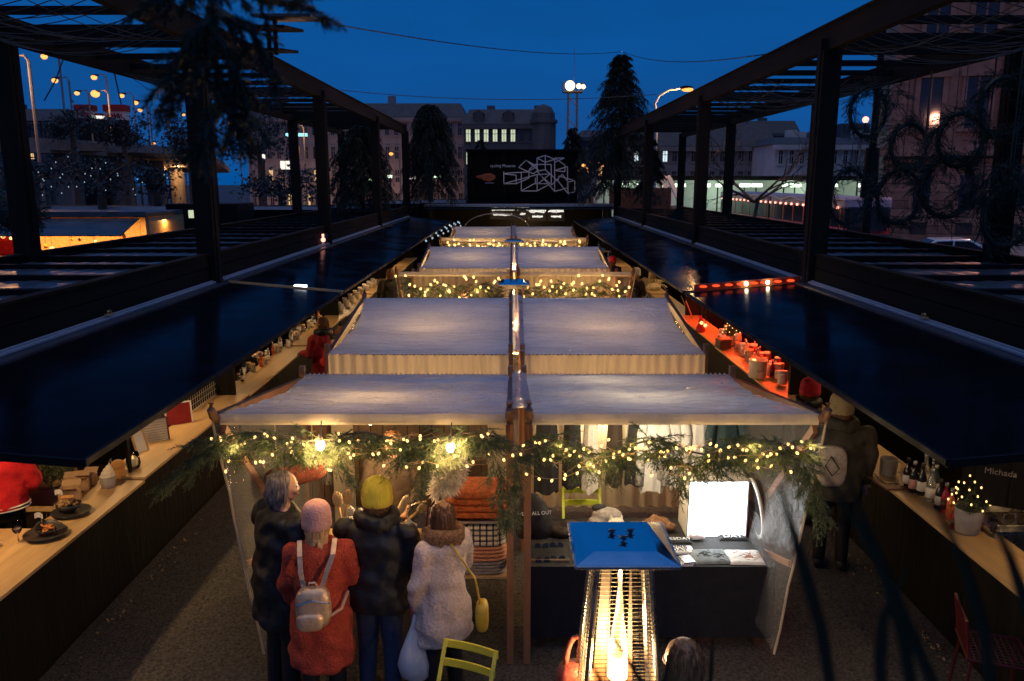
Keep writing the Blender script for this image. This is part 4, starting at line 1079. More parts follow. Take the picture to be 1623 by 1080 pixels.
p = at(684, 752, Y=6.28); m = MB(); m.box(p, (.034, .004, .06), ry=.1); m.build('price_tag', 'paper', t)
# rolled rust rug hung at the left end
t = thing('rolled_rug', 'rust coloured fringed rug roll hanging at the left end of the brush stall', 'rug', at(468, 755, Y=6.5))
p0, p1 = at(424, 757, Y=6.3), at(512, 747, Y=6.7)
m = MB(); m.tube([p0.lerp(p1, i / 10) - Vector((0, 0, .02 * math.sin(i * .5))) for i in range(11)], [.05, .085, .09, .088, .09, .088, .09, .088, .09, .085, .06], 14); m.build('roll', 'red_wool', t, smooth=True)
m = MB()
for i in range(26): q = p1 + Vector((g.uniform(-.02, .05), g.uniform(-.06, .06), g.uniform(-.05, .04))); m.tube([q, q + Vector((.02, 0, -.09))], .003, 3)
m.build('fringe', 'black_cloth', t)
for u in (440, 498):
    q = at(u, 752, Y=6.4); m = MB(); m.tube([q + Vector((0, 0, .06)), (q.x, q.y, ZF - .1)], .004, 4); m.build('cord', 'cream_cloth', t)
# pale upright boards behind the brush stall
for u, s_ in ((545, 'left'), (790, 'right')):
    p = at(u, 740, Y=7.95); m = MB(); m.bb(p.x - .11, p.x + .11, 7.93, 7.96, .02, 1.93)
    tag(m.build('pale_board', 'cream_cloth'), 'pale upright board on the back wall, %s of the brown jacketed vendor' % s_, 'board', 'pale boards behind the brush stall')
# brushes
def bath_brush(label, u, v, Y, tilt, sc_=1.0, mt='brush_wood'):
    p = at(u, v, Y=Y); t = thing('bath_brush', label, 'brush', (0, 0, 0), 'wooden brushes on display')
    m = MB(); shell(m, (0, 0, .0), .042 * sc_, .012, .062 * sc_, 2.2); m.build('head', mt, t, world=False, smooth=True)
    m = MB(); m.tube([(0, 0, -.055 * sc_), (0, .004, -.16), (0, .01, -.26)], [.012, .009, .011], 8); m.build('handle', 'brush_wood', t, world=False, smooth=True)
    m = MB()
    for i in range(5):
        for j in range(7):
            x, z = (i - 2) * .013, (j - 3) * .014
            if (x / .036) ** 2 + (z / .054) ** 2 < 1: m.ball((x * sc_, -.013, z * sc_), .0042, 6, 4)
    m.build('bristles', 'bristle', t, world=False)
    t.location = p; t.rotation_euler = (-.25, tilt, 0); return t
bath_brush('oval wooden bath brush held up between the shoppers, pimpled face forward', 551, 788, 6.35, .12)
bath_brush('yellowish round brush behind the oval bath brush', 535, 792, 6.5, -.2, 1.1, 'bristle')
bath_brush('small wooden brush right of the yellow beanie, lying low', 668, 806, 6.5, .9, .8)
t = thing('bottle_brush', 'thick tan bottle brush tilted right of the yellow beanie', 'brush', at(640, 806, Y=6.4))
a0, a1 = at(632, 815, Y=6.4), at(646, 786, Y=6.4)
m = MB(); m.tube([a0, a0.lerp(a1, .2), a0.lerp(a1, .8), a1], [.022, .034, .034, .018], 12); m.build('bristles', 'bristle', t, smooth=True)
m = MB(); m.tube([a0 - (a1 - a0) * .9, a1 + (a1 - a0) * .1], .005, 5); m.build('wire', 'steel', t)
t = thing('wire_hook', 'bent steel wire hook with wooden grip on the brush table', 'hook', at(650, 810, Y=6.5))
m = MB(); m.tube([at(646, 822, Y=6.5), at(646, 808, Y=6.5), at(652, 801, Y=6.5), at(661, 798, Y=6.5)], .005, 5); m.build('wire', 'steel', t)
m = MB(); m.cyl(at(658, 798, Y=6.5), at(676, 795, Y=6.5), .009, n=8); m.build('grip', 'brush_wood', t)
t = thing('star_tray', 'pale star-edged paper tray standing among the brushes', 'tray', at(648, 845, Y=6.35))
p = at(648, 838, Y=6.35); m = MB(); m.prism([(.075 * (1 if i % 2 else .72) * math.cos(i * math.pi / 5), .09 * (1 if i % 2 else .72) * math.sin(i * math.pi / 5)) for i in range(10)], .012, Matrix.Translation(p) @ Euler((1.2, .3, .1)).to_matrix().to_4x4()); m.build('tray', 'paper', t)
m = MB(); m.box(p + Vector((.01, -.02, 0)), (.02, .004, .03), ry=.4); m.build('tag', 'paper', t)
t = thing('wooden_crate', 'small open wooden crate at the edge of the brush table', 'crate', at(664, 872, Y=6.3))
p = at(664, 866, Y=6.3)
for dx in (-.055, .055): m = MB(); m.box(p + Vector((dx, 0, 0)), (.012, .20, .17)); m.build('side_panel', 'brush_wood', t)
for dy in (-.1, .1): m = MB(); m.box(p + Vector((0, dy, 0)), (.098, .012, .17)); m.build('end_panel', 'brush_wood', t)
g = random.Random(9)
for i in range(14):
    u, v = 646 + 9 * (i % 4) + g.uniform(-2, 2), 872 + 9 * (i // 4); p = at(u, v, Y=6.22 - .03 * (i // 4))
    t = thing('wooden_figure', 'little turned wooden figure in the cluster below the crate', 'figurine', p, 'little wooden figures on the brush table')
    m = MB(); m.lathe([(.012, -.03), (.017, -.01), (.012, .012), (.006, .016)], p, 10); m.build('figure_body', g.choice(['brush_wood', 'red_paint', 'ceramic']), t, smooth=True)
    m = MB(); m.ball(p + Vector((0, 0, .026)), .0125, 8, 6); m.build('figure_head', 'cream_food', t, smooth=True)
for i, (u, v, mt_, lb) in enumerate(((548, 838, 'brush_wood', 'round wooden jar between the red coat and black jacket'), (541, 850, 'orange_wool', 'orange pot beside the round wooden jar'), (556, 812, 'ceramic', 'pale pot standing behind the oval bath brush'))):
    p = at(u, v, Y=6.3); t = thing('lidded_pot', lb, 'pot', p, 'small pots on the brush table')
    m = MB(); m.lathe([(.028, -.04), (.036, -.02), (.036, .015), (.028, .025)], p, 14); m.build('pot', mt_, t, smooth=True)
    m = MB(); m.lathe([(.03, .026), (.026, .036), (.008, .04), (.008, .052), (0, .054)], p, 14); m.build('lid', mt_, t, smooth=True)

# ---------------------------------------------------------------- clothes stall goods
zt_ = TB + .008
t = thing('light_box', 'bright white glowing light box on the black table', 'light box', at(1132, 850, z=zt_))
p = at(1134, 850, z=zt_); bx0, bx1 = at(1089, 850, z=zt_).x, at(1180, 850, z=zt_).x; yb = p.y; hb = .53
m = MB()
m.bb(bx0 - .012, bx0, yb - .02, yb + .34, zt_, zt_ + hb); m.bb(bx1, bx1 + .012, yb - .02, yb + .34, zt_, zt_ + hb)
m.bb(bx0 - .012, bx1 + .012, yb - .02, yb + .34, zt_ + hb + .002, zt_ + hb + .016); m.bb(bx0, bx1, yb + .325, yb + .34, zt_, zt_ + hb); m.build('case', 'ceramic', t)
m = MB(); m.bb(bx0 + .002, bx1 - .002, yb - .012, yb - .006, zt_ + .006, zt_ + hb - .003); m.build('glowing_panel', 'lightbox', t)
m = MB(); m.tube([(p.x - .06, yb - .018, zt_ + .30), (p.x - .06, yb - .03, zt_ + .29), (p.x - .045, yb - .03, zt_ + .288)], .004, 5); m.build('hook', 'steel', t)
for dx, lb in ((-.17, 'left'), (-.09, 'middle'), (.0, 'right')):
    q = Vector((p.x + dx - .03, yb + .12, zt_ + hb + .017)); tt = thing('glass_jar', '%s small jar with tan lid on top of the light box' % lb, 'jar', q, 'small jars on the light box')
    m = MB(); m.lathe([(.028, 0), (.032, .008), (.032, .05), (.026, .058)], q, 14); m.build('jar', 'ceramic', tt, smooth=True)
    m = MB(); m.lathe([(.029, .059), (.029, .074), (0, .075)], q, 14); m.build('lid', 'brush_wood', tt)
t = thing('round_mirror', 'round white-framed mirror leaning beside the light box', 'mirror', at(1196, 850, z=zt_))
c = at(1197, 806, Y=yb - .02); Rm = Euler((0, R(90), 0)).to_matrix().to_4x4(); Rz = Euler((0, 0, R(-2))).to_matrix().to_4x4(); T_ = Rz @ Euler((0, R(-8), 0)).to_matrix().to_4x4() @ Rm
m = MB(); m.lathe([(.235, -.012), (.262, -.012), (.266, 0), (.262, .014), (.235, .014), (.235, -.012)], c, 40, T_, 1.05, 1, cap=False); m.build('frame', 'white_paint', t, smooth=True)
m = MB(); m.lathe([(0, -.006), (.236, -.006), (.236, .004), (0, .004)], c, 40, T_, 1.05, 1); m.build('glass', 'window_glass', t)
def shirt(label, u, v, wd, dp, mt, lines=None, lmt='white_paint', rz=0, size=.06, scribbles=False, group='folded shirts laid on the black table', dz=0):
    p = at(u, v, z=zt_ + .002); p.z += dz; t = thing('folded_shirt', label, 'shirt', p, group)
    m = MB(); 
    def f(a, c): 
        e = 1 - max(abs(2 * a - 1), abs(2 * c - 1)) ** 8
        x, y = (a - .5) * wd, (c - .5) * dp; cc, ss = math.cos(rz), math.sin(rz)
        return (p.x + x * cc - y * ss, p.y + x * ss + y * cc, p.z + .022 * e + .004 * noise.noise((a * 6 + u, c * 6, 1)) * e)
    m.grid(f, 26, 26); m.build('cloth', mt, t, smooth=True)
    if lines:
        for i, ln in enumerate(lines):
            text(ln, 'print', lmt, t, (p.x, p.y + (.5 * (len(lines) - 1) - i) * size * .85, p.z + .025), size, (0, 0, rz), .0015)
    if scribbles:
        g = random.Random(u); m = MB()
        for i in range(16):
            x = p.x + g.uniform(-.35, .35) * wd; y = p.y + g.uniform(-.35, .2) * dp
            m.tube([(x + .02 * j + g.uniform(-.01, .01), y + .025 * j * g.uniform(-.5, 1), p.z + .0245) for j in range(4)], .0022, 4)
        m.build('print', lmt, t)
    return t
shirt('folded black shirt printed ONE DAY in white, before the light box', 1159, 851, .26, .17, 'black_cloth', ['ONE', 'DAY'], size=.088)
shirt('black shirt printed TUESDAY in white, behind the reflector', 1070, 858, .30, .12, 'black_cloth', ['TUESDAY'], size=.068)
shirt('white shirt printed ONE DAY in blue, half behind the blue reflector', 1076, 873, .26, .15, 'white_cloth', ['ONE', 'DAY'], 'jeans', size=.072)
shirt('dark grey folded shirt between the two white shirts', 1124, 883, .33, .27, 'grey_cloth', None, scribbles=True, lmt='black_cloth', rz=.04)
shirt('white shirt with faint red print at the right of the black table', 1180, 884, .30, .27, 'white_cloth', None, scribbles=True, lmt='peach_wool', rz=-.04)
t = thing('phone_stack', 'small stack of silver cards at the table edge beside the white shirt', 'cards', at(1085, 893, z=zt_)); p = at(1086, 893, z=zt_)
for i in range(3): m = MB(); m.box(p + Vector((.006 * i, 0, .008 + .014 * i)), (.10, .13, .012), rz=.1 * i); m.build('card', 'steel' if i == 2 else 'paper', t, bevel=.002)
t = thing('snack_pack', 'crinkled clear pack of pink sweets before the light box', 'packet', at(1103, 856, z=zt_)); p = at(1103, 854, z=zt_)
m = MB(); shell(m, tuple(p + Vector((0, 0, .03))), .085, .055, .028, 2.6); m.build('wrapper', 'film_strip', t, smooth=True)
m = MB(); 
for i in range(12): m.ball(p + Vector((rnd.uniform(-.06, .06), rnd.uniform(-.035, .035), .025 + rnd.uniform(-.008, .008))), .016, 7, 5)
m.build('sweets', 'peach_wool', t)
# tote bag, hats
t = thing('tote_bag', 'black cotton tote bag with white lettering slumped at the left of the clothes table', 'bag', at(845, 850, z=zt_)); p = at(846, 848, z=zt_)
m = MB(); m.loft([(p.x, p.y, zt_, .17, .10), (p.x, p.y, zt_ + .10, .18, .11), (p.x - .01, p.y, zt_ + .22, .165, .08), (p.x - .02, p.y + .02, zt_ + .32, .12, .05), (p.x - .03, p.y + .02, zt_ + .39, .05, .03)], 24)
o = m.build('bag', 'black_cloth', t, smooth=True)
for v in o.data.vertices: v.co.x += .02 * noise.noise(v.co * 9); v.co.y += .02 * noise.noise(v.co * 8 + Vector((3, 3, 3)))
text('WEAR ALL OUT', 'lettering', 'white_paint', t, (p.x - .0, p.y - .105, zt_ + .255), .045, (R(70), 0, R(8)), .002)
def heap(name, label, cat, u, v, prims, mt, vox=.008):
    p = at(u, v, z=zt_); t = thing(name, label, cat, p, None); m = MB()
    for (x, y, z, a, b_, c) in prims: m.ball(p + Vector((x, y, z)), (a, b_, c), 12, 8)
    o = m.build(cat if cat != name else 'cloth', mt, t, remesh=vox, smoothit=2); return t
heap('dark_scarf', 'dark scarves heaped beside the black tote bag', 'scarf', 892, 845, [(-.08, 0, .04, .10, .09, .06), (.06, .02, .05, .12, .08, .07), (.0, -.06, .03, .10, .07, .05)], 'coat_brown')
heap('cap', 'grey green cap with black patch lying behind the reflector', 'cap', 962, 828, [(0, .02, .06, .15, .11, .08), (-.10, -.04, .03, .09, .08, .04)], 'grey_wool')
heap('cap', 'black patterned cap on top of the grey green cap', 'cap', 953, 824, [(-.02, .0, .12, .075, .06, .04)], 'black_cloth')
heap('eared_hat', 'cream hat with two pointed ears behind the reflector', 'hat', 975, 830, [(0, -.05, .04, .08, .05, .04), (-.05, -.05, .08, .016, .012, .035), (.05, -.05, .08, .016, .012, .035)], 'cream_food')
heap('fur_hat', 'lumpy brown fur hat right behind the reflector', 'hat', 1040, 842, [(-.06, 0, .06, .08, .07, .06), (.05, .02, .07, .08, .07, .06), (.02, -.04, .06, .07, .06, .05), (.12, -.02, .05, .06, .05, .045), (-.01, .05, .09, .05, .05, .05)], 'fur')
for i, (u, v) in enumerate(((858, 868), (882, 866), (860, 890), (884, 888))):
    p = at(u, v, z=zt_); t = thing('sunglasses', ['pair of dark sunglasses in the back left of the dark tray', 'pair of dark sunglasses in the back right of the dark tray', 'pair of dark sunglasses in the front left of the dark tray', 'pair of dark sunglasses in the front right of the dark tray'][i], 'sunglasses', p, 'dark sunglasses on the clothes table')
    for sx in (-1, 1): m = MB(); m.lathe([(.027, 0), (.028, .006), (.022, .008), (0, .008)], p + Vector((sx * .035, 0, .012)), 12, Euler((R(60), 0, 0)).to_matrix().to_4x4()); m.build('lens', 'bottle_dark', t)
    m = MB(); m.tube([p + Vector((-.066, .09, .012)), p + Vector((-.064, 0, .022)), p + Vector((.064, 0, .022)), p + Vector((.066, .09, .012))], .003, 5); m.build('frame', 'black_plastic', t)
t = thing('display_tray', 'dark display tray at the front of the clothes table', 'tray', at(870, 880, z=zt_)); p = at(870, 880, z=zt_)
m = MB(); m.box(p + Vector((0, 0, .004)), (.34, .24, .006)); m.build('tray_base', 'black_plastic', t)
m = MB(); m.box(p + Vector((0, -.12, .012)), (.34, .008, .02)); m.build('tray_rim', 'brush_wood', t)
# hanging garments
t = thing('clothes_rail', 'steel clothes rail hung with black and white garments', 'clothes rail', (1.1, 7.55, 1.9))
m = MB(); m.cyl((.16, 7.55, 1.93), (2.16, 7.55, 1.93), .012, n=10); m.build('rail', 'steel', t)
for x in (.3, 2.05): m = MB(); m.cyl((x, 7.55, 1.93), (x, 7.55, 2.08), .006, n=6); m.build('rail_hook', 'steel', t)
def garment(label, u0, u1, v1, mt, kind='top', Y=7.55, ztop=1.86):
    x0, x1 = at(u0, v1, Y=Y).x, at(u1, v1, Y=Y).x; zb = at((u0 + u1) / 2, v1, Y=Y).z; xc = (x0 + x1) / 2; wd = (x1 - x0) / 2
    t = thing('hanging_garment', label, 'garment', (xc, Y, zb), 'garments hanging on the rail')
    m = MB(); s_ = u0
    def f(a, c):
        ang = a * 2 * math.pi; z = ztop - (ztop - zb) * c
        ww = wd * (.72 + .28 * min(1, c * 1.6)) * (1 if c > .06 else .55 + 7 * c); dd = .05 + .02 * math.sin(c * 3)
        fold = 1 + .16 * math.sin(ang * 7 + s_) * c
        return (xc + ww * math.cos(ang) * (.92 + .08 * math.sin(ang * 5 + s_)), Y + dd * math.sin(ang) * fold, z + (.02 * math.sin(ang * 3 + s_) + .02 * noise.noise((a * 9, s_, 0))) * (c ** 3))
    m.grid(f, 48, 18)
    if kind == 'shirt':
        for sx in (-1, 1): m.tube([(xc + sx * wd * .62, Y, ztop - .05), (xc + sx * wd * .98, Y - .04, ztop - .30), (xc + sx * wd * 1.02, Y - .05, zb + .08)], [.05, .055, .042], 10)
    m.build('cloth', mt, t, smooth=True)
    m = MB(); m.tube([(xc, Y, 1.945), (xc + .012, Y, 1.955), (xc + .012, Y, 1.925), (xc, Y, 1.90), (xc - wd * .5, Y, ztop - .01), (xc + wd * .5, Y, ztop - .01), (xc, Y, 1.90)], .004, 5); m.build('hanger', 'steel', t)
garment('black top hanging left-most on the rail', 845, 886, 780, 'black_cloth')
garment('black skirt hanging between black top and lace dress', 890, 922, 772, 'black_cloth')
garment('off-white lace dress hanging beside the black skirt', 921, 948, 778, 'lace')
garment('grey brown top hanging behind the garland middle', 958, 986, 768, 'coat_brown')
garment('black blouse with cut hem hanging beside the white shirts', 988, 1020, 768, 'black_cloth')
garment('white long-sleeved shirt hanging in the middle of the rail', 1012, 1052, 778, 'white_cloth', 'shirt')
garment('white blouse with dark floral print hanging right of the long shirt', 1046, 1084, 768, 'white_cloth', 'shirt')
garment('plain white dress hanging at the rail end', 1084, 1124, 746, 'white_cloth')
garment('dark teal jacket hanging right-most, behind the jars', 1120, 1176, 740, 'teal_far', 'shirt')
# ---------------------------------------------------------------- things on the kiosk counters
ZC = 1.052
def lathed(name, label, cat, p, prof, mt, group=None, part='body', n=20, sx=1, sy=1):
    t = thing(name, label, cat, p, group); m = MB(); m.lathe(prof, p, n, sx=sx, sy=sy); m.build(part, mt, t, smooth=True); return t
# --- left: plates of food
def plate(label, u, v, r, food):
    p = at(u, v, z=ZC); t = thing('plate', label, 'plate', p, 'dark plates of food on the left counter')
    m = MB(); m.lathe([(r * .45, 0), (r * .55, .012), (r * .98, .030), (r, .036), (r * .96, .036), (r * .5, .022), (0, .020)], p, 36); m.build('dish', 'plate_black', t, smooth=True)
    return t, p
t, p = plate('dark round plate nearest to us with a leaf bowl of orange food', 73, 850, .170, 0)
tb = thing('leaf_bowl', 'dark leaf-shaped bowl of fried orange pieces on the nearest plate', 'bowl', p + Vector((.02, 0, .03)))
m = MB(); q = p + Vector((.01, .0, .034))
def bowl(a, c):
    an = a * 2 * math.pi; r = (.115 + .02 * math.cos(an - .6) + .012 * math.cos(3 * an)) * (.25 + .75 * c)
    return (q.x + r * math.cos(an), q.y + r * .78 * math.sin(an), q.z + .055 * c * c * (1 + .35 * math.cos(an - 2.2)))
m.grid(bowl, 36, 8); m.build('bowl', 'plate_black', tb, smooth=True, solid=.005)
m = MB(); g = random.Random(4)
for i in range(26):
    an, r = g.uniform(0, 6.28), g.uniform(0, .07); c = q + Vector((r * math.cos(an) + .01, r * .8 * math.sin(an), .03 + g.uniform(0, .025))); d = rv(1, g); d.z *= .3; d.normalize()
    m.caps(c - d * .022, c + d * .022, .008, .007, 7)
m.build('food', 'food_orange', tb, smooth=True)
t, p = plate('dark round plate farther along with a heap of glazed meat', 113, 815, .165, 0)
tb = thing('meat_portion', 'browned meat and bread heaped in a dark paper cone on the second plate', 'food', p + Vector((-.02, 0, .03)))
q = p + Vector((-.02, 0, .034)); m = MB(); m.lathe([(.05, 0), (.085, .03), (.10, .07), (.097, .07), (.08, .03), (0, .012)], q, 20, sx=1.15); m.build('paper_cone', 'plate_black', tb, smooth=True)
m = MB()
for i in range(30):
    an, r = g.uniform(0, 6.28), g.uniform(0, .085); m.ball(q + Vector((r * math.cos(an) * 1.1, r * math.sin(an), .055 + .04 * (1 - r / .09) + g.uniform(-.01, .012))), (g.uniform(.012, .026),) * 3, 8, 6)
m.build('meat', 'food_meat', tb, smooth=True)
m = MB()
for i in range(4): m.ball(q + Vector((-.03 + .02 * i, .02 - .01 * i, .115 + .006 * i)), (.045, .03, .018), 10, 6)
m.build('bread_top', 'bread', tb, smooth=True)
for (u, v, lb) in ((69, 838, 'nearest plate'), (100, 800, 'second plate')):
    p = at(u, v, z=ZC + .04); t = thing('paper_flag', 'paper price flag on a stick in the %s' % lb, 'flag', p, 'price flags in the food')
    m = MB(); m.cyl(p, p + Vector((-.015, 0, .13)), .002, n=5); m.build('stick', 'brush_wood', t)
    m = MB(); m.grid(lambda a, c: (p.x - .015 - .05 + .07 * a, p.y + .01 * math.sin(a * 3), p.z + .09 + .045 * c + .008 * math.sin(a * 4)), 6, 2); m.build('flag', 'paper', t, solid=.001)
# wine glass, napkins, side board
p = at(30, 862, z=ZC - .02); t = thing('wine_glass', 'stemmed wine glass with white wine beside the napkins', 'wine glass', p)
m = MB(); m.lathe([(.034, 0), (.03, .004), (.004, .008), (.004, .085), (.02, .095), (.036, .12), (.040, .15), (.032, .20), (.031, .20), (.039, .15), (.035, .122), (0, .098)], p, 24); m.build('glass', 'glass_thin', t, smooth=True)
m = MB(); m.lathe([(0, .099), (.02, .1), (.034, .122), (.036, .135), (0, .135)], p, 20); m.build('wine', 'bottle_clear', t, smooth=True)
p = at(12, 868, z=ZC - .04); t = thing('side_shelf', 'short pale side board inside the nearest left counter', 'shelf', p)
m = MB(); m.bb(-4.72, -4.18, 5.6, 6.6, ZC - .10, ZC - .07); m.build('board', 'counter_wood', t, bevel=.004)
m = MB(); m.bb(-4.70, -4.66, 5.65, 5.69, .06, ZC - .10); m.build('leg', 'dark_timber', t)
m = MB(); m.bb(-4.70, -4.66, 6.51, 6.55, .06, ZC - .10); m.build('leg', 'dark_timber', t)
q = Vector((-4.42, 6.15, ZC - .07)); t = thing('napkin_stack', 'stack of folded white napkins beside the wine glass', 'napkins', q)
m = MB()
for i in range(6): m.box(q + Vector((.004 * (i % 3), -.005 * (i % 2), .006 + .012 * i)), (.22, .20, .009), rz=.05 * (i - 2))
m.build('napkin_pile', 'paper', t, bevel=.002)
# boxes
for i, (u, v, sz, rz, lb) in enumerate(((112, 795, (.16, .14, .13), .3, 'open kraft box nearest the plates'), (122, 776, (.22, .12, .11), .35, 'long kraft box behind the open box'), (140, 768, (.13, .13, .10), .1, 'small kraft box beside the whipped cream pot'))):
    p = at(u, v, z=ZC); p.x = min(p.x, -4.10); t = thing('kraft_box', lb + ' on the left counter', 'box', p, 'kraft paper boxes'); T0 = Matrix.Translation(p) @ Euler((0, 0, rz)).to_matrix().to_4x4()
    m = MB(); a, b_, h = sz[0] / 2, sz[1] / 2, sz[2]
    for (c, d) in (((-a, 0, h / 2), (.006, sz[1], h)), ((a, 0, h / 2), (.006, sz[1], h)), ((0, -b_, h / 2), (sz[0] - .007, .006, h)), ((0, b_, h / 2), (sz[0] - .007, .006, h)), ((0, 0, .004), (sz[0] - .01, sz[1] - .01, .006))): m.box(c, d, T=T0)
    m.build('carton', 'kraft', t)
    for sy in (-1, 1): m = MB(); m.box((0, sy * (b_ + .025), h + .02), (sz[0], .07, .004), rx=sy * .6, T=T0); m.build('lid_flap', 'kraft', t)
# pot of whipped cream and bread loaf
p = at(172, 772, z=ZC); t = thing('cream_pot', 'dark pot topped with whipped cream and a spoon', 'pot', p)
m = MB(); m.lathe([(.058, 0), (.062, .004), (.078, .115), (.074, .115), (.06, .01), (0, .01)], p, 24); m.build('pot', 'pot_grey', t, smooth=True)
m = MB(); 
for (r, z, dx) in ((.07, .115, 0), (.062, .145, .006), (.048, .175, .012), (.03, .20, .02), (.012, .225, .03)): m.ball(p + Vector((dx, 0, z)), (r, r, .028), 16, 8)
m.build('whipped_cream', 'cream_food', t, remesh=.007, smoothit=2)
m = MB(); m.tube([p + Vector((.02, 0, .2)), p + Vector((.03, .01, .27)), p + Vector((.045, .01, .29)), p + Vector((.05, .01, .25))], .005, 6); m.build('spoon', 'steel', t)
p = at(189, 757, z=ZC); t = thing('bread_loaf', 'round brown loaf standing behind the whipped cream pot', 'bread', p)
m = MB(); m.ball(p + Vector((0, 0, .13)), (.07, .07, .06), 18, 12); m.lathe([(.065, 0), (.07, .01), (.066, .1), (.05, .13)], p, 20); m.build('loaf', 'bread', t, smooth=True)
m = MB(); m.bb(p.x + .075, p.x + .09, p.y + .05, p.y + .10, ZC + .03, ZC + .62); 
tag(m.build('counter_post', 'black_steel'), 'thin black post on the counter beside the candle jar', 'post')
# candle jar
p = at(212, 742, z=ZC + .03); t = thing('candle_jar', 'glass jar with a lit white candle on the left counter', 'candle', p)
m = MB(); m.lathe([(.05, 0), (.06, .006), (.072, .05), (.066, .11), (.055, .17), (.053, .17), (.064, .11), (.069, .05), (.055, .01), (0, .01)], p, 24); m.build('jar', 'glass_thin', t, smooth=True)
m = MB(); m.cyl(p + Vector((0, 0, .012)), p + Vector((0, 0, .10)), .034, n=16); m.build('candle', 'candle', t, smooth=True)
m = MB(); m.lathe([(.004, .10), (.008, .112), (.005, .128), (0, .14)], p, 8); m.build('flame', 'flame', t, smooth=True)
# boards and racks on the second half of the counter
def board(label, u, v, wd, hgt, tilt, rz, mt, fr='dark_timber', slats=0):
    p = at(u, v, z=ZC + .03); p.x = min(p.x, -4.0); t = thing('menu_board', label, 'board', p, 'boards leaning behind the left counter'); T0 = Matrix.Translation(p) @ Euler((tilt, 0, rz)).to_matrix().to_4x4()
    m = MB(); m.box((0, 0, hgt / 2), (wd, .012, hgt), T=T0); m.build('panel', mt, t)
    m = MB()
    for s_ in (-1, 1): m.box((s_ * wd / 2, -.002, hgt / 2), (.018, .022, hgt), T=T0)
    m.box((0, -.002, hgt), (wd, .022, .018), T=T0); m.build('frame', fr, t)
    if slats:
        m = MB()
        for i in range(slats): m.box((0, -.009, hgt * (i + .6) / (slats + .2)), (wd * .86, .004, .006), T=T0)
        m.build('lines', 'pot_grey', t)
    return t
board('small framed card propped beside the candle jar', 226, 716, .13, .24, -.45, .9, 'paper', 'brush_wood')
board('pale lined menu sheet leaning behind the left counter', 246, 700, .30, .26, -.25, .6, 'ceramic', 'red_paint', 9)
board('dark red board leaning farther along the left counter', 285, 672, .30, .26, -.2, .6, 'coat_wine', 'paper')
p = at(328, 640, z=ZC + .03); p.x = -4.12; t = thing('wire_rack', 'black wire rack standing at the far end of the nearest left counter', 'rack', p)
m = MB()
for i in range(16): y = p.y - .5 + 1.1 * i / 15; m.tube([(p.x, y, ZC + .03), (p.x, y, ZC + .26)], .004, 4)
for z in (.05, .12, .19, .26): m.tube([(p.x, p.y - .5, ZC + z), (p.x, p.y + .6, ZC + z)], .004, 4)
m.build('wires', 'pot_grey', t)
# inside the nearest left kiosk: fir sprays, stool
p = at(78, 752, Y=7.6); t = thing('fir_spray', 'dark fir branches stuck in a box behind the red jumper', 'fir branches', Vector((p.x, p.y, .9)))
m = MB(); g = random.Random(12)
for i in range(40): sprig(m, Vector((p.x, p.y, 1.0)) + rv(.12, g), Vector((g.uniform(-1, 1), g.uniform(-1, 1), g.uniform(.2, 1.3))), .3, 20, .04, g, wdt=.004)
m.build('branches', 'needle', t)
m = MB(); m.box((p.x, p.y, .93), (.3, .3, .2)); m.build('box', 'kraft', t)
p = Vector((-5.05, 8.2, .06)); t = thing('wicker_chair', 'pale rail-back chair inside the nearest left kiosk', 'chair', p)
for dx in (-.2, .2):
    for dy in (-.2, .2): m = MB(); m.cyl(p + Vector((dx, dy, 0)), p + Vector((dx, dy, .46 if dy < 0 else .95)), .016, n=8); m.build('leg', 'brush_wood', t)
m = MB(); m.box(p + Vector((0, 0, .47)), (.44, .44, .03)); m.build('seat', 'brush_wood', t, bevel=.01)
for z in (.62, .74, .86): m = MB(); m.box(p + Vector((0, .2, z)), (.38, .016, .04)); m.build('back_rail', 'ceramic', t)

# --- bottles and jars by the loop: each one an object, sharing a mesh per kind
PR = {}
def bottle(kind, label, p, group, s=1.0):
    key = kind
    if key not in PR:
        t = thing('bottle', label, 'bottle', (0, 0, 0), group); 
        K = dict(dark=('bottle_dark', 'label_white'), clear=('bottle_clear', 'label_white'), red=('bottle_red', 'red_paint'), orange=('bottle_orange', 'orange_wool'), green=('teal_far', 'label_white'), pink=('bottle_dark', 'beanie_pink'))[kind]
        m = MB(); m.lathe([(.034, 0), (.037, .006), (.037, .15), (.030, .18), (.014, .215), (.013, .265), (.015, .267), (.015, .275), (0, .275)], (0, 0, 0), 18); m.build('glass', K[0], t, world=False, smooth=True)
        m = MB(); m.lathe([(.0378, .04), (.0378, .125)], (0, 0, 0), 18); lb = m.build('label', K[1], t, world=False, smooth=True)
        m = MB(); m.lathe([(.016, .255), (.017, .256), (.017, .285), (0, .286)], (0, 0, 0), 12); m.build('cap', 'steel' if kind != 'dark' else 'black_plastic', t, world=False, smooth=True)
        PR[key] = t; t.location = p; t.scale = (s,) * 3; return t
    c = copy_tree(PR[key], label, p); c['group'] = group; c.scale = (s,) * 3; return c
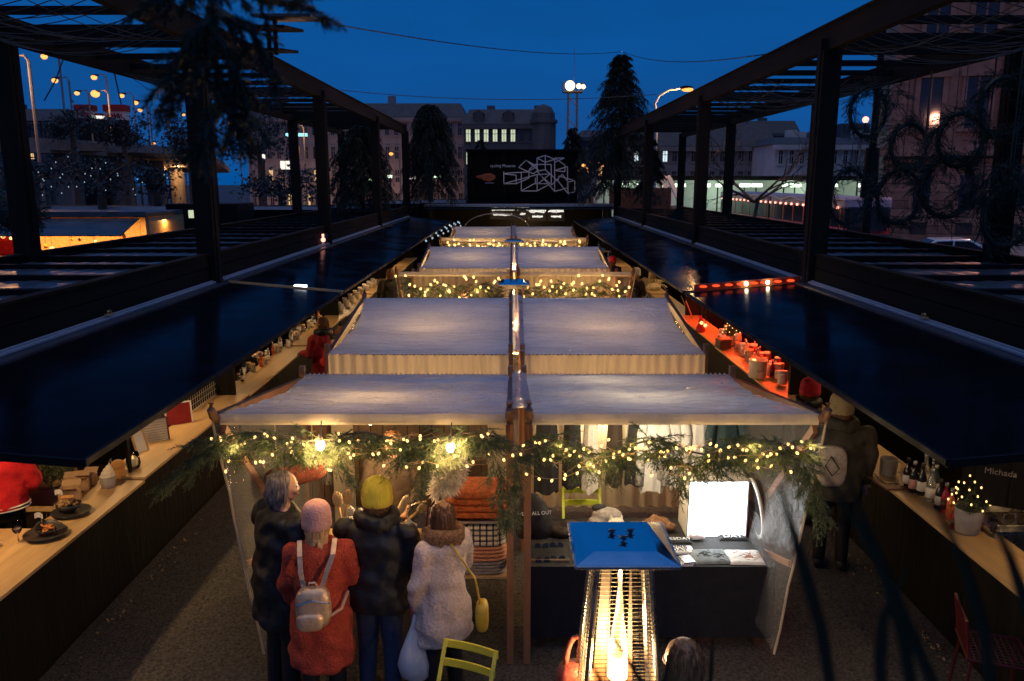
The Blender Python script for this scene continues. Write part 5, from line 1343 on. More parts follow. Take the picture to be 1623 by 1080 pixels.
def jar(kind, label, p, group, s=1.0):
    key = 'jar' + kind
    if key not in PR:
        t = thing('jar', label, 'jar', (0, 0, 0), group)
        m = MB(); m.lathe([(.036, 0), (.042, .008), (.042, .085), (.034, .10)], (0, 0, 0), 16); m.build('glass', {'white': 'ceramic', 'glass': 'bottle_clear', 'dark': 'pot_grey', 'red': 'bottle_red'}[kind], t, world=False, smooth=True)
        m = MB(); m.lathe([(.037, .101), (.038, .102), (.038, .122), (0, .123)], (0, 0, 0), 14); m.build('lid', {'white': 'paper', 'glass': 'brush_wood', 'dark': 'ceramic', 'red': 'paper'}[kind], t, world=False, smooth=True)
        PR[key] = t; t.location = p; t.scale = (s,) * 3; return t
    c = copy_tree(PR[key], label, p); c['group'] = group; c.scale = (s,) * 3; return c
# right bar, nearest
GB = 'bottles on the nearest right bar counter'
for i, (u, v, kd, s_, lb) in enumerate(((1436, 772, 'dark', 1.05, 'black bottle at the far end of the bar bottle row, beside the jug'), (1446, 780, 'pink', 1.1, 'dark bottle with pink label between two black bottles'),
        (1459, 784, 'dark', 1.1, 'black bottle behind the clear labelled bottle on the bar'), (1473, 795, 'clear', 1.15, 'clear bottle with white label in the middle of the bar row'),
        (1487, 806, 'dark', 1.0, 'black bottle between the clear and the red bottle on the bar'), (1496, 812, 'red', 1.0, 'bright red drink bottle on the bar beside the orange one'),
        (1505, 822, 'orange', 1.0, 'orange drink bottle on the bar before the little tree'), (1511, 838, 'red', .8, 'short red bottle at the foot of the little lit tree'), (1464, 772, 'clear', 1.2, 'tall clear bottle at the back of the bar bottle row'), (1480, 786, 'green', 1.1, 'greenish bottle at the back of the bar bottle row'))):
    bottle(kd, lb, at(u, v, z=ZC), GB, s_)
p = at(1407, 752, z=ZC + .02); t = thing('jug', 'big grey enamel jug on the bar counter', 'jug', p)
m = MB(); m.lathe([(.075, 0), (.08, .005), (.085, .17), (.088, .172), (.082, .172), (.076, .01), (0, .01)], p, 24); m.build('body', 'pot_grey', t, smooth=True)
m = MB(); m.tube([p + Vector((.08, -.03, .15)), p + Vector((.13, -.05, .13)), p + Vector((.13, -.05, .05)), p + Vector((.085, -.03, .03))], .009, 8); m.build('handle', 'pot_grey', t)
p = at(1408, 770, z=ZC); t = thing('serving_board', 'wooden serving board with clamp under the grey jug', 'board', p)
m = MB(); m.box(p + Vector((.05, .08, .01)), (.30, .40, .02), rz=.1); m.build('board', 'stall_wood_dark', t, bevel=.004)
m = MB(); m.beam(p + Vector((.10, -.06, .02)), p + Vector((.17, .10, .19)), .035, .02); m.beam(p + Vector((.19, -.04, .02)), p + Vector((.17, .10, .19)), .035, .02); m.build('clamp', 'brush_wood', t)
p = at(1440, 770, z=ZC); p.x += .25; t = thing('beer_tap', 'tall black beer tap column with white lettering behind the bottles', 'beer tap', p)
m = MB(); m.cyl(p, p + Vector((0, 0, .42)), .035, n=16); m.build('column', 'black_plastic', t, smooth=True)
m = MB(); m.cyl(p + Vector((.0, 0, .40)), p + Vector((-.14, -.05, .40)), .012, n=8); m.cyl(p + Vector((-.14, -.05, .40)), p + Vector((-.14, -.05, .33)), .01, n=8); m.build('spout', 'steel', t)
m = MB(); m.cyl(p + Vector((-.08, -.03, .41)), p + Vector((-.09, -.06, .56)), .012, .018, n=8); m.build('tap_lever', 'black_plastic', t)
m = MB()
for i in range(7): m.box(p + Vector((-.036, -.012, .12 + .04 * i)), (.004, .022, .022), rz=.3)
m.build('lettering', 'white_paint', t)
# little lit tree
def mini_tree(label, p, h, r, nb, seed, bulb='bulb_fairy'):
    g = random.Random(seed); t = thing('little_tree', label, 'small tree', p)
    m = MB(); m.lathe([(r * .55, 0), (r * .6, .005), (r * .74, h * .33), (r * .70, h * .33), (0, h * .30)], p, 20); m.build('pot', 'pot_grey', t, smooth=True)
    m = MB(); m.cyl(p + Vector((0, 0, h * .25)), p + Vector((0, 0, h)), .012, .004, 6); m.build('trunk', 'bark', t)
    m = MB()
    for i in range(150):
        f = g.random() ** .8; z = h * (.34 + .66 * f); rr = r * (1 - f) + .01; a = g.uniform(0, 6.28); b0 = p + Vector((0, 0, z)); d = Vector((math.cos(a), math.sin(a), -.15))
        sprig(m, b0, d, rr * g.uniform(.8, 1.1), 10, .03, g, droop=.2, wdt=.004, side=rr > .05)
    m.build('needles', 'needle', t)
    for i in range(nb):
        f = (i + .5) / nb; a = i * 2.4; rr = r * (1 - f) * .98 + .02; q = p + Vector((rr * math.cos(a), rr * math.sin(a), h * (.36 + .62 * f)))
        o = bpy.data.objects.new('bulb', FB[('bulb_fairy', 1.0)]); C.objects.link(o); o.parent = t; o.location = q - p; o.scale = (.75,) * 3
    return t
mini_tree('little potted fir with warm lights on the nearest right bar', at(1532, 843, z=ZC), .66, .155, 48, 31)
mini_tree('little lit tree standing among the red-lit goods', at(1158, 545, z=ZC), .50, .17, 36, 32)
# chafing dishes
for i, (u, v, lb) in enumerate(((1570, 792, 'steel chafing dish with closed lid right behind the lit tree'), (1600, 822, 'steel chafing dish with closed lid nearest to us behind the bar'))):
    p = at(u, v, z=1.16); t = thing('chafing_dish', lb, 'food warmer', Vector((p.x, p.y, .9)), 'steel chafing dishes')
    m = MB(); m.box((p.x, p.y, 1.0), (.42, .34, .20)); m.build('pan', 'steel', t, bevel=.012)
    m = MB(); vs = [(-.22, -.18, 1.11), (.22, -.18, 1.11), (.22, .18, 1.11), (-.22, .18, 1.11), (-.18, -.14, 1.16), (.18, -.14, 1.16), (.18, .14, 1.16), (-.18, .14, 1.16)]
    m.add([(p.x + a, p.y + b_, c) for a, b_, c in vs], [(3, 2, 1, 0), (4, 5, 6, 7), (0, 1, 5, 4), (1, 2, 6, 5), (2, 3, 7, 6), (3, 0, 4, 7)]); ld = m.build('lid', 'steel', t, bevel=.008)
    m = MB(); m.tube([(p.x - .05, p.y, 1.165), (p.x - .05, p.y, 1.20), (p.x + .05, p.y, 1.20), (p.x + .05, p.y, 1.165)], .008, 8); m.build('handle', 'steel', ld)
    m = MB()
    for dx in (-.19, .19):
        for dy in (-.15, .15): m.cyl((p.x + dx, p.y + dy, .90), (p.x + dx, p.y + dy, .92), .015, n=8)
    m.box((p.x, p.y, .915), (.40, .32, .015)); m.build('stand', 'black_steel', t)
m = MB(); m.bb(4.2, 4.9, 4.3, 6.9, .86, .895); t = thing('bar_bench', 'dark steel bench behind the nearest right counter', 'bench', (4.55, 5.6, 0)); m.build('bench_top', 'black_steel', t)
for y in (4.4, 6.8): m = MB(); m.bb(4.25, 4.85, y - .02, y + .02, .06, .86); m.build('bench_leg', 'black_steel', t)
p = at(1608, 760, Y=6.2); t = thing('chalk_board', 'black menu board with white script behind the chafing dishes', 'sign', p)
m = MB(); m.box(p, (.75, .03, .5), rz=-.5); m.build('panel', 'black_planks', t)
text('Michada', 'lettering', 'grey_wool', t, p + Vector((-.16, -.06, .08)), .07, (R(90), 0, -.5), .002)
# red-lit counter goods
p = at(1200, 598, z=ZC + .03); t = thing('stoneware_crock', 'beige stoneware crock with rim on the red-lit counter', 'crock', p)
m = MB(); m.lathe([(.12, 0), (.13, .01), (.135, .22), (.128, .24), (.142, .25), (.142, .275), (.12, .275), (.115, .2), (0, .2)], p, 28); m.build('crock', 'ceramic', t, smooth=True)
m = MB(); m.tube([(p.x - .05 + .02 * i, p.y - .137 + .003 * abs(i - 2), p.z + .12 + .02 * math.sin(i * 2)) for i in range(6)], .004, 4); m.build('mark', 'jeans', t)
g = random.Random(17)
lbs = ['red jar', 'dark jar', 'pale jar', 'red bottle', 'dark bottle', 'clear bottle']
GR = 'bottles and jars on the red-lit counter'
for i in range(62):
    u = g.uniform(1140, 1240); f = (u - 1110) / 130; vv = 524 + 85 * f + g.uniform(-22, 1); p = at(u, vv, z=ZC + .03)
    k = i % 4
    if k == 0: bottle(g.choice(['red', 'clear']), 'small bottle crowded on the red-lit counter', p, GR, g.uniform(.7, 1.0))
    else: jar(g.choice(['white', 'glass', 'red', 'dark']), 'small jar crowded on the red-lit counter', p, GR, g.uniform(.9, 1.7))
for i, (u, v) in enumerate(((1112, 512), (1118, 516), (1195, 572))):
    p = at(u, v, z=ZC + .28); t = thing('tea_light', ['warm round lamp hanging above the red counter, farther one', 'warm round lamp hanging above the red counter, nearer one', 'warm glowing lamp among the red-lit jars'][i], 'lamp', p, 'small lamps over the red counter')
    m = MB(); m.ball(p, .035, 12, 8); m.build('globe', 'flame', t, smooth=True); m = MB(); m.cyl(p + Vector((0, 0, .03)), p + Vector((0, 0, .3 if i < 2 else .06)), .006, n=6); m.build('stem', 'black_plastic', t)
p = at(1110, 526, z=ZC + .03); heapm = thing('gnome_figure', 'small dark red figure sitting on the red-lit counter', 'figurine', p)
m = MB(); m.lathe([(.09, 0), (.10, .03), (.07, .12), (.05, .16)], p, 14); m.build('body', 'coat_wine', heapm, smooth=True); m = MB(); m.ball(p + Vector((0, 0, .19)), .05); m.build('head', 'beanie_pink', heapm, smooth=True); m = MB(); m.lathe([(.055, .2), (.03, .28), (0, .34)], p, 12); m.build('hat', 'beanie_red', heapm, smooth=True)
for i, (u, v) in enumerate(((1090, 495), (1098, 505))):
    p = at(u, v, z=ZC + .03); m = MB(); m.beam(p, p + Vector((-.12, .2, .35)), .02, .02); tag(m.build('wooden_rod', 'stall_wood'), ['thin rod leaning at the far end of the red counter', 'longer rod leaning on the red counter before the two lamps'][i], 'rod')
p = at(1146, 552, z=ZC + .03); t = thing('dark_box', 'dark square box on the red-lit counter before the lit tree', 'box', p); m = MB(); m.box(p + Vector((0, 0, .08)), (.22, .2, .16), rz=.2); m.build('box', 'black_plastic', t, bevel=.006); m = MB(); m.box(p + Vector((0, 0, .168)), (.225, .205, .012), rz=.2); m.build('lid', 'red_paint', t, bevel=.003)
p = at(1243, 605, z=1.05); t = thing('arrow_sign', 'small white sign with black arrow at the end of the red counter', 'sign', p); T0 = Matrix.Translation(p + Vector((0, 0, -.02))) @ Euler((0, 0, .5)).to_matrix().to_4x4()
m = MB(); m.box((0, 0, .02), (.14, .012, .34), T=T0); m.build('panel', 'paper', t)
m = MB(); m.beam(T0 @ Vector((0, -.009, -.08)), T0 @ Vector((0, -.009, .1)), .014, .004); m.beam(T0 @ Vector((-.035, -.009, -.03)), T0 @ Vector((0, -.009, -.09)), .012, .004); m.beam(T0 @ Vector((.035, -.009, -.03)), T0 @ Vector((0, -.009, -.09)), .012, .004); m.build('arrow', 'black_plastic', t)
# ground-standing pale boards in the right alley under the red beanie
p = at(1245, 640, z=.95); t = thing('leaning_plank', 'short tan plank shelf behind the red beanie in the right alley', 'shelf', p)
m = MB(); m.box((3.80, 9.7, .9), (.30, 1.0, .03)); m.build('plank', 'counter_wood', t); m = MB(); m.box((3.83, 9.7, .80), (.04, .9, .17)); m.build('bracket', 'dark_timber', t)
# left kiosks two and three: rows of jars and cups
g = random.Random(23)
for i in range(34):
    y = 11.6 + 5.4 * i / 34 + g.uniform(-.05, .05); x = -4.10 + g.uniform(-.10, .05); zz = ZC + (.0 if y < 14.2 else .03)
    if i % 3 == 0: bottle(g.choice(['dark', 'clear', 'orange', 'green']), 'bottle in the row on the second left counter', (x, y, zz), 'row of jars and bottles on the second left counter', g.uniform(.7, 1.05))
    else: jar(g.choice(['white', 'glass', 'dark']), 'jar in the row on the second left counter', (x, y, zz), 'row of jars and bottles on the second left counter', g.uniform(.7, 1.2))
for i, (u, v) in enumerate(((403, 572), (409, 568))):
    p = at(u, v, z=ZC); t = thing('metal_bowl', ['steel bowl at the near end of the second left counter', 'second steel bowl behind the first on the left counter'][i], 'bowl', p, 'steel bowls on the left counter'); m = MB(); m.lathe([(.05, 0), (.09, .06), (.10, .10), (.096, .10), (.085, .06), (0, .01)], p, 20); m.build('bowl', 'steel', t, smooth=True); m = MB(); m.ball(p + Vector((0, 0, .075)), (.08, .08, .03)); m.build('contents', 'bread', t, smooth=True)
for i in range(16):
    y = 18.2 + .33 * i; p = (-3.95 - .12 * (i % 2), y, ZC + .01)
    c = PR.get('cup')
    if c is None:
        t = thing('paper_cup', 'white cup on the brightly lit third left counter', 'cup', (0, 0, 0), 'white cups on the third left counter'); m = MB(); m.lathe([(.045, 0), (.06, .16), (.062, .165), (.056, .165), (0, .02)], (0, 0, 0), 16); m.build('cup', 'paper', t, world=False, smooth=True); t.location = p; PR['cup'] = t
    else: copy_tree(c, None, p)
p = at(506, 548, z=ZC + .1); t = thing('patio_post', 'black and pale post standing in the left alley beside the red jacket', 'post', at(530, 590, Y=12.2)); q = at(530, 545, Y=12.4); m = MB(); m.cyl((q.x, q.y, .02), (q.x, q.y, 1.55), .05, n=12); m.build('pole', 'ceramic', t); m = MB(); m.cyl((q.x, q.y, 1.55), (q.x, q.y, 1.62), .07, n=12); m.build('cap', 'black_plastic', t)
# raffia bundle on the third right counter
p = at(1036, 462, z=ZC); t = thing('raffia_bundle', 'pale bundle of raffia strings spilling on the third right counter', 'raffia', p); m = MB()
for i in range(70):
    q = p + rv(.12, g); q.z = ZC + .12 + g.uniform(0, .08); d = rv(1, g); m.tube([q, q + d * .15, q + d * .28 + Vector((0, 0, -.08)), q + d * .36 + Vector((0, 0, -.18))], .008, 3)
m.ball(p + Vector((0, 0, .12)), (.2, .25, .10)); m.build('strings', 'bristle', t)
p = at(1028, 445, z=ZC); p.x += .1; t = thing('cone_lantern', 'brown paper cone standing in the raffia bundle', 'cone', p); m = MB(); m.lathe([(.12, .05), (.09, .3), (.02, .52), (0, .53)], p, 14); m.build('cone', 'kraft', t, smooth=True); m = MB(); m.lathe([(.125, .03), (.125, .05)], p, 14); m.build('rim', 'brush_wood', t)
# coloured bead lights at the far end of the left row
fairy('string of cool blue bead lights at the far end of the left row', [Vector((-2.75 + .3 * (i / 24), 24 + 5 * i / 24, 2.32 + .12 * math.sin(i * 2.1))) for i in range(49)], 3.2, 'bulb_fairy_cool', 'coloured bead lights')
# pink candle lantern on the left hinge rail
p = at(513, 398, X=-3.99); t = thing('rail_lamp', 'pink glowing jar lamp on the left white hinge rail', 'lamp', p); m = MB(); m.lathe([(.09, 0), (.1, .02), (.1, .2), (.085, .2), (0, .02)], (p.x, p.y, HZ + .087), 16); m.build('jar', 'glass_thin', t, smooth=True); m = MB(); m.ball((p.x, p.y, HZ + .16), .05); m.build('glow', 'tram_light', t, smooth=True)
for i, (u, v, s_, lb) in enumerate(((174, 508, -1, 'brass clip light on the near left hinge rail'), (1462, 527, 1, 'brass clip light on the near right hinge rail'), (1005, 360, 1, 'tiny lit clip lamp far along the right hinge rail'))):
    p = at(u, v, X=(-3.97 if s_ < 0 else 3.97)); p.z = HZ + .10; t = thing('clip_lamp', lb, 'lamp', p, 'clip lamps on the hinge rails'); m = MB(); m.ball(p + Vector((0, 0, .01)), (.022, .04, .022)); m.build('glow', 'brass', t, smooth=True); m = MB(); m.box(p + Vector((0, 0, -.015)), (.04, .1, .02)); m.build('clip', 'brush_wood', t)
# ---------------------------------------------------------------- the bar at the end of the alley and its dark sign box
t = thing('end_bar', 'dark bar at the far end of the alley with white script signs', 'bar', (.3, 34.5, 0))
m = MB(); m.bb(-3.4, 4.0, 35.6, 35.7, 0, 3.0); m.build('back_wall', 'black_planks', t)
m = MB(); m.bb(-3.4, 4.0, 33.4, 33.5, 0, 1.1); m.build('counter_wall', 'black_planks', t)
m = MB(); m.bb(-3.5, 4.1, 33.25, 33.7, 1.105, 1.15); m.build('counter', 'counter_wood', t)
m = MB(); m.bb(-3.6, 4.2, 33.2, 35.8, 2.95, 3.05); m.build('roof', 'black_steel', t)
m = MB(); m.bb(-3.62, 4.22, 33.16, 33.196, 2.98, 3.09); m.build('roof_edge', 'rail_white', t)
m = MB(); m.beam((-3.5, 33.15, 2.93), (-3.5, 32.8, 2.88), .04, .04); m.grid(lambda a, c: (-3.5 + 7.6 * a, 33.15 - .35 * c, 2.93 - .05 * c), 4, 2); m.build('awning', 'black_steel', t, solid=.03)
for x in (-3.45, 4.05): m = MB(); m.bb(x - .05, x + .05, 33.4, 35.55, 1.12, 2.94); m.build('side_panel', 'black_planks', t)
def squiggle(m, x0, x1, y, z, h, n, seed, r=.016):
    g = random.Random(seed); pts = []
    for i in range(n * 4):
        a = i / (n * 4 - 1); pts.append((x0 + (x1 - x0) * a + .25 * h * math.cos(i * 2.0 + seed), y, z + h * .5 * math.sin(i * 2.0 + seed) * g.uniform(.5, 1.0)))
    m.tube(pts, r, 4)
for i, (u0, u1, v, k) in enumerate(((779, 816, 335, 5), (821, 836, 334, 2), (840, 864, 338, 4), (870, 893, 338, 4))):
    y = 33.9; p0, p1 = at(u0, v, Y=y), at(u1, v, Y=y)
    m = MB(); m.bb(p0.x - .05, p1.x + .05, y + .02, y + .05, p0.z - .34, p0.z + .34); s_ = m.build('menu_sign', 'black_plastic', t)
    m = MB(); squiggle(m, p0.x, p1.x, y, p0.z + .10, .20, k * 2, i + 1, .022); squiggle(m, p0.x + .1, p1.x - .1, y, p0.z - .14, .12, k * 2, i + 9, .015); m.build('script', 'sign_white', s_)
m = MB()
for i in range(9): q = at(830 + 8 * i, 347, Y=33.35); m.cyl((q.x, q.y, 1.15), (q.x, q.y, 1.42), .05, n=8)
m.build('bottle_row', 'food_orange', t)
lamp('bar_light', (.5, 34.4, 2.5), 60, WARM, t, size=.2)
t = thing('sign_container', 'black corrugated container above the bar with a drawing of white outlined boxes', 'sign', (.4, 35, 3.1))
p0, p1 = at(741, 318, Y=34), at(916, 240, Y=34)
m = MB(); n = 70
def cor(a, c): x = p0.x + (p1.x - p0.x) * a; return (x, 34.02 + .03 * (1 if int(a * n * 2) % 2 else 0), p0.z + (p1.z - p0.z) * c)
m.grid(cor, n * 2, 1); m.bb(p0.x, p1.x, 34.07, 36.4, p0.z, p1.z); m.build('body', 'black_steel', t)
m = MB(); m.bb(p0.x - .05, p1.x + .05, 33.9, 36.5, p1.z + .002, p1.z + .08); m.bb(p0.x - .05, p1.x + .05, 33.9, 36.5, p0.z - .10, p0.z - .002); m.build('frame', 'black_steel', t)
def sp(x, y): return at(730 + x / 7.377, 225 + y / 7.377, Y=33.98)
LN = [[(505, 350), (505, 490), (650, 490), (650, 390), (505, 375)], [(505, 372), (560, 365), (800, 352), (800, 425), (650, 490)], [(505, 490), (890, 385), (1050, 375)], [(765, 215), (680, 300), (850, 375), (910, 330), (765, 215)], [(765, 215), (895, 290), (770, 355)], [(800, 325), (870, 265), (1060, 265)],
      [(895, 190), (990, 160), (1100, 205), (990, 240), (895, 190)], [(895, 190), (895, 345), (990, 325), (990, 160)], [(990, 325), (1140, 460)], [(1100, 190), (1215, 190), (1100, 240)], [(1100, 190), (1220, 272), (1220, 350), (1100, 335)], [(1100, 190), (1100, 580), (1250, 540), (1250, 290), (1100, 335)],
      [(710, 360), (710, 575), (895, 575), (1050, 490), (860, 490), (710, 575)], [(895, 575), (895, 385)], [(895, 345), (1100, 580)], [(1060, 265), (1060, 510)], [(1050, 375), (900, 495)], [(1150, 400), (1335, 455), (1335, 585), (1255, 605), (1140, 460), (1150, 400)], [(1190, 380), (1255, 470), (1255, 605)], [(1255, 470), (1335, 455)], [(930, 390), (1050, 490)], [(1060, 510), (1190, 380)], [(875, 420), (875, 490)]]
m = MB()
for l in LN:
    for a, b_ in zip(l, l[1:]): m.beam(sp(*a), sp(*b_), .035, .035)
m.build('box_drawing', 'neon_tube', t)
c = sp(325, 415); m = MB(); m.ball(c, (.30, .02, .17), 16, 8); m.ball(c + Vector((-.3, 0, .02)), (.22, .018, .08), 12, 6); m.build('logo', 'orange_paint', t)
text('cycling Phoenix', 'lettering', 'neon_tube', t, sp(495, 282) - Vector((0, .02, 0)), .17, (R(90), 0, 0), .004)
m = MB(); squiggle(m, sp(290, 480).x, sp(390, 480).x, 33.98, sp(330, 480).z, .05, 6, 3, .008); m.build('small_script', 'neon_tube', t)
# arched film dome before the bar
t = thing('film_dome', 'low arched white film dome behind the last canopies', 'dome', (-.6, 32.4, 2.2))
c0, c1 = at(735, 352, Y=32.0), at(840, 352, Y=32.0); w_ = (c1.x - c0.x) / 2; cx = (c0.x + c1.x) / 2
for y in (31.6, 32.0, 32.4):
    m = MB(); m.tube([(cx + w_ * math.cos(a), y, 2.1 + .66 * math.sin(a)) for a in [math.pi * i / 16 for i in range(17)]], .010, 6); m.build('hoop', 'concrete', t)
m = MB(); m.grid(lambda a, c: (cx + w_ * math.cos(math.pi * a), 31.6 + .8 * c, 2.1 + .67 * math.sin(math.pi * a)), 24, 3); m.build('film', 'dome_film', t, smooth=True)
for x in (cx - w_, cx + w_):
    m = MB(); m.cyl((x, 32, 0), (x, 32, 2.1), .03, n=6); m.build('post', 'white_paint', t)
p = at(932, 300, Y=37); t = thing('poster_panel', 'pinkish framed poster panel right of the black sign container', 'poster', Vector((p.x, 37, 0)))
m = MB(); m.bb(p.x - .36, p.x + .36, 37, 37.05, 3.35, 4.35); m.build('poster', 'poster', t); m = MB()
for x in (p.x - .38, p.x + .38): m.bb(x - .02, x + .02, 36.99, 37.06, 0, 4.4)
m.bb(p.x - .36, p.x + .36, 36.99, 37.06, 4.352, 4.40); m.build('frame', 'rail_white', t)
p = at(1010, 302, Y=38); t = thing('orange_barrier', 'orange hoarding behind the right pergola end', 'barrier', (p.x, 38, 0)); m = MB(); m.bb(p.x - 1.3, p.x + 1.6, 38, 38.06, 2.7, 3.7); m.build('panel', 'orange_paint', t); m = MB()
for dx in (-1.2, 0, 1.5): m.bb(p.x + dx - .04, p.x + dx + .04, 38.07, 38.13, 0, 3.75)
m.build('support_frame', 'black_steel', t)
# white letter A and the white flagpole
p = at(1055, 326, Y=44); tp = at(1056, 279, Y=44); t = thing('letter_sign', 'tall white open letter A standing beyond the right pergola', 'sign', (p.x, 44, 0))
m = MB(); 
for dx in (-.85, .85): m.beam((p.x + dx, 44, p.z), (p.x + dx * .1, 44, tp.z), .22, .26, up=(0, 1, 0))
m.beam((p.x - .5, 44, p.z + .55), (p.x + .5, 44, p.z + .55), .15, .2, up=(0, 1, 0)); m.beam((p.x - .28, 44, p.z), (p.x - .05, 44, p.z + 1.2), .15, .16, up=(0, 1, 0)); m.beam((p.x + .35, 44, p.z), (p.x + .05, 44, p.z + 1.2), .15, .16, up=(0, 1, 0)); m.build('letter', 'white_paint', t)
m = MB(); m.bb(p.x - .9, p.x + .9, 43.8, 44.2, 0, p.z); m.build('plinth', 'concrete', t)
p = at(1036, 330, Y=42); q = at(1036, 185, Y=42); t = thing('white_pole', 'white lamp pole with curved arm left of the letter A', 'street lamp', (p.x, 42, 0))
m = MB(); pts = [(p.x, 42, 0), (p.x, 42, q.z)] + [tuple(at(u, v, Y=42)) for u, v in ((1038, 165), (1045, 152), (1060, 143), (1078, 140))]; m.tube(pts, [.09, .07, .06, .05, .05, .045], 8); m.build('pole', 'rail_white', t)
e = at(1088, 140, Y=42); m = MB(); m.ball(e, (.36, .2, .13), 12, 8); m.build('lamp_head', 'black_steel', t); m = MB(); m.ball(e + Vector((.04, -.05, -.07)), (.30, .17, .11), 12, 8); m.build('bulb', 'street_glow', t)
lamp('street_light', e + Vector((0, 0, -.5)), 700, (1, .5, .18), t, size=.2)

# ---------------------------------------------------------------- buildings
def facade(label, u0, u1, vtop, Y, mt, rows, cols, base=0, depth=14, roof=1.6, lit=(), litmat='window_lit', wscale=1.0, rot=0, name='town_house', cornice=True, lamps=(), rmt='roof_slate', attic=0):
    """A house front: wall block, string courses, cornice, mansard roof with chimneys, one object per window (frame + pane)."""
    a, b_ = at(u0, 288, Y=Y).x, at(u1, 288, Y=Y).x; H = at((u0 + u1) / 2, vtop, Y=Y).z; W_ = b_ - a
    t = thing(name, label, 'building', (a, Y, 0), 'town houses across the street', rot); B = lambda mb, nm, mm, par=t, **k: mb.build(nm, mm, par, world=False, **k)
    m = MB(); m.bb(0, W_, 0, depth, 0, H); B(m, 'wall', mt)
    if cornice:
        m = MB(); m.bb(-.3, W_ + .3, -.45, -.002, H - .55, H - .05); B(m, 'cornice', mt)
        m = MB(); m.bb(-.1, W_ + .1, -.2, -.002, H * .36, H * .36 + .25); B(m, 'string_course', mt)
    if roof:
        m = MB(); vs = [(-.3, -.3, H + .01), (W_ + .3, -.3, H + .01), (W_ + .3, depth, H + .01), (-.3, depth, H + .01), (.6, 2.0, H + roof), (W_ - .6, 2.0, H + roof), (W_ - .6, depth - 2, H + roof), (.6, depth - 2, H + roof)]
        m.add(vs, [(3, 2, 1, 0), (4, 5, 6, 7), (0, 1, 5, 4), (1, 2, 6, 5), (2, 3, 7, 6), (3, 0, 4, 7)]); rf = B(m, 'roof', rmt)
        g = random.Random(int(u0))
        for i in range(max(2, int(W_ / 7))):
            x = g.uniform(1, W_ - 1); m = MB(); m.bb(x - .5, x + .5, 3, 3.9, H + .3, H + roof + g.uniform(.5, 1.1)); m.bb(x - .6, x + .6, 2.9, 4.0, H + roof + 1.102, H + roof + 1.2) if False else None; B(m, 'chimney', mt, rf)
    hs = (H - base) / rows; ws = W_ / cols; ww, hh = ws * .42 * wscale, hs * .52
    wm = {}
    def wmesh(k):
        if k in wm: return wm[k]
        m = MB(); m.k = 0
        for (x0, x1, z0, z1) in ((-ww / 2 - .10, -ww / 2, 0, hh), (ww / 2, ww / 2 + .10, 0, hh), (-ww / 2 - .14, ww / 2 + .14, -.16, -.002), (-ww / 2 - .16, ww / 2 + .16, hh + .002, hh + .22)): m.bb(x0, x1, -.13, -.002, z0, z1)
        m.bb(-.03, .03, -.06, -.02, 0, hh); m.bb(-ww / 2, -.032, -.055, -.02, hh * .62, hh * .62 + .06); m.bb(.032, ww / 2, -.055, -.02, hh * .62, hh * .62 + .06)
        m.k = 1; m.bb(-ww / 2, ww / 2, -.018, -.004, 0, hh)
        o = m.build('window', [mt, 'window_glass' if k == 0 else litmat], None, world=False); d = o.data; bpy.data.objects.remove(o); wm[k] = d; return d
    n = 0
    for r in range(rows):
        for c in range(cols):
            if n >= 99: break
            o = bpy.data.objects.new('window', wmesh(1 if (r, c) in lit else 0)); C.objects.link(o); o.parent = t; o.location = (ws * (c + .5), 0, base + hs * r + hs * .24); n += 1
    if attic:
        for i in range(attic):
            x = W_ * (i + .5) / attic; m = MB(); m.bb(x - .55, x + .55, -.1, 1.8, H + .15, H + 1.25); m.prism([(x - .7, H + 1.26), (x + .7, H + 1.26), (x, H + 1.7)], 1.9, Matrix(((1, 0, 0, 0), (0, 0, 1, -.12), (0, 1, 0, 0), (0, 0, 0, 1)))); B(m, 'dormer', rmt)
    for (lx, ly, lz, e, col) in lamps:
        lamp('wall_light', (lx, ly, lz), e, col, None, size=.3).parent = t
    return t, W_, H
PK = (1, .45, .25)
tB, wB, hB = facade('long grey house with pink-lit lower floors behind the left pergola', 395, 737, 186, 112, 'facade_grey', 4, 24, 0, roof=2.0, lit={(1, 2), (1, 7), (0, 4), (0, 5), (0, 6)}, litmat='window_warm', attic=0, lamps=[(wB_, -5, 3.0, 420, PK) for wB_ in (4, 11, 18, 25)])
tA, wA, hA = facade('dark corner office house with rows of greenish lit windows', 736, 876, 197, 100, 'facade_dark', 4, 10, 0, roof=1.9, lit={(3, i) for i in range(0, 6)} | {(2, i) for i in range(2, 6)} | {(1, i) for i in (2, 3, 4)} | {(1, 7)} | {(2, 0)}, litmat='window_lit', wscale=1.15, attic=3)
m = MB(); m.lathe([(1.55, hA * .2), (1.55, hA + .1), (1.75, hA + .12), (1.75, hA + .5), (1.45, hA + .55), (1.40, hA + 1.3), (1.0, hA + 2.0), (.3, hA + 2.3), (0, hA + 2.4)], (wA - 1.2, .4, 0), 12); m.build('corner_turret', 'facade_dark', tA, world=False)
facade('low dark house at the street corner beyond the floodlight mast', 918, 1010, 218, 128, 'facade_dark', 3, 7, 0, roof=1.2, lit={(1, 2)}, litmat='window_warm')
facade('long low dark blue house with cornice right of the tall fir', 985, 1225, 232, 92, 'facade_grey', 3, 16, 1.2, roof=2.6, lit={(2, 1), (2, 4), (2, 8), (0, 1)}, litmat='window_cool', wscale=1.1)
facade('white house with two lit windows beyond the tram', 1226, 1345, 229, 84, 'facade_white', 3, 7, 0, roof=.8, lit={(1, 0), (1, 1)}, litmat='window_lit', wscale=.9)
facade('white house wing with plain dark windows beside the tall lamp post', 1346, 1420, 229, 85, 'facade_white', 3, 5, 0, roof=.8, wscale=.9)
facade('dark tower block on the hill above the white house', 1327, 1372, 196, 240, 'facade_dark', 6, 5, 0, roof=0, cornice=False)
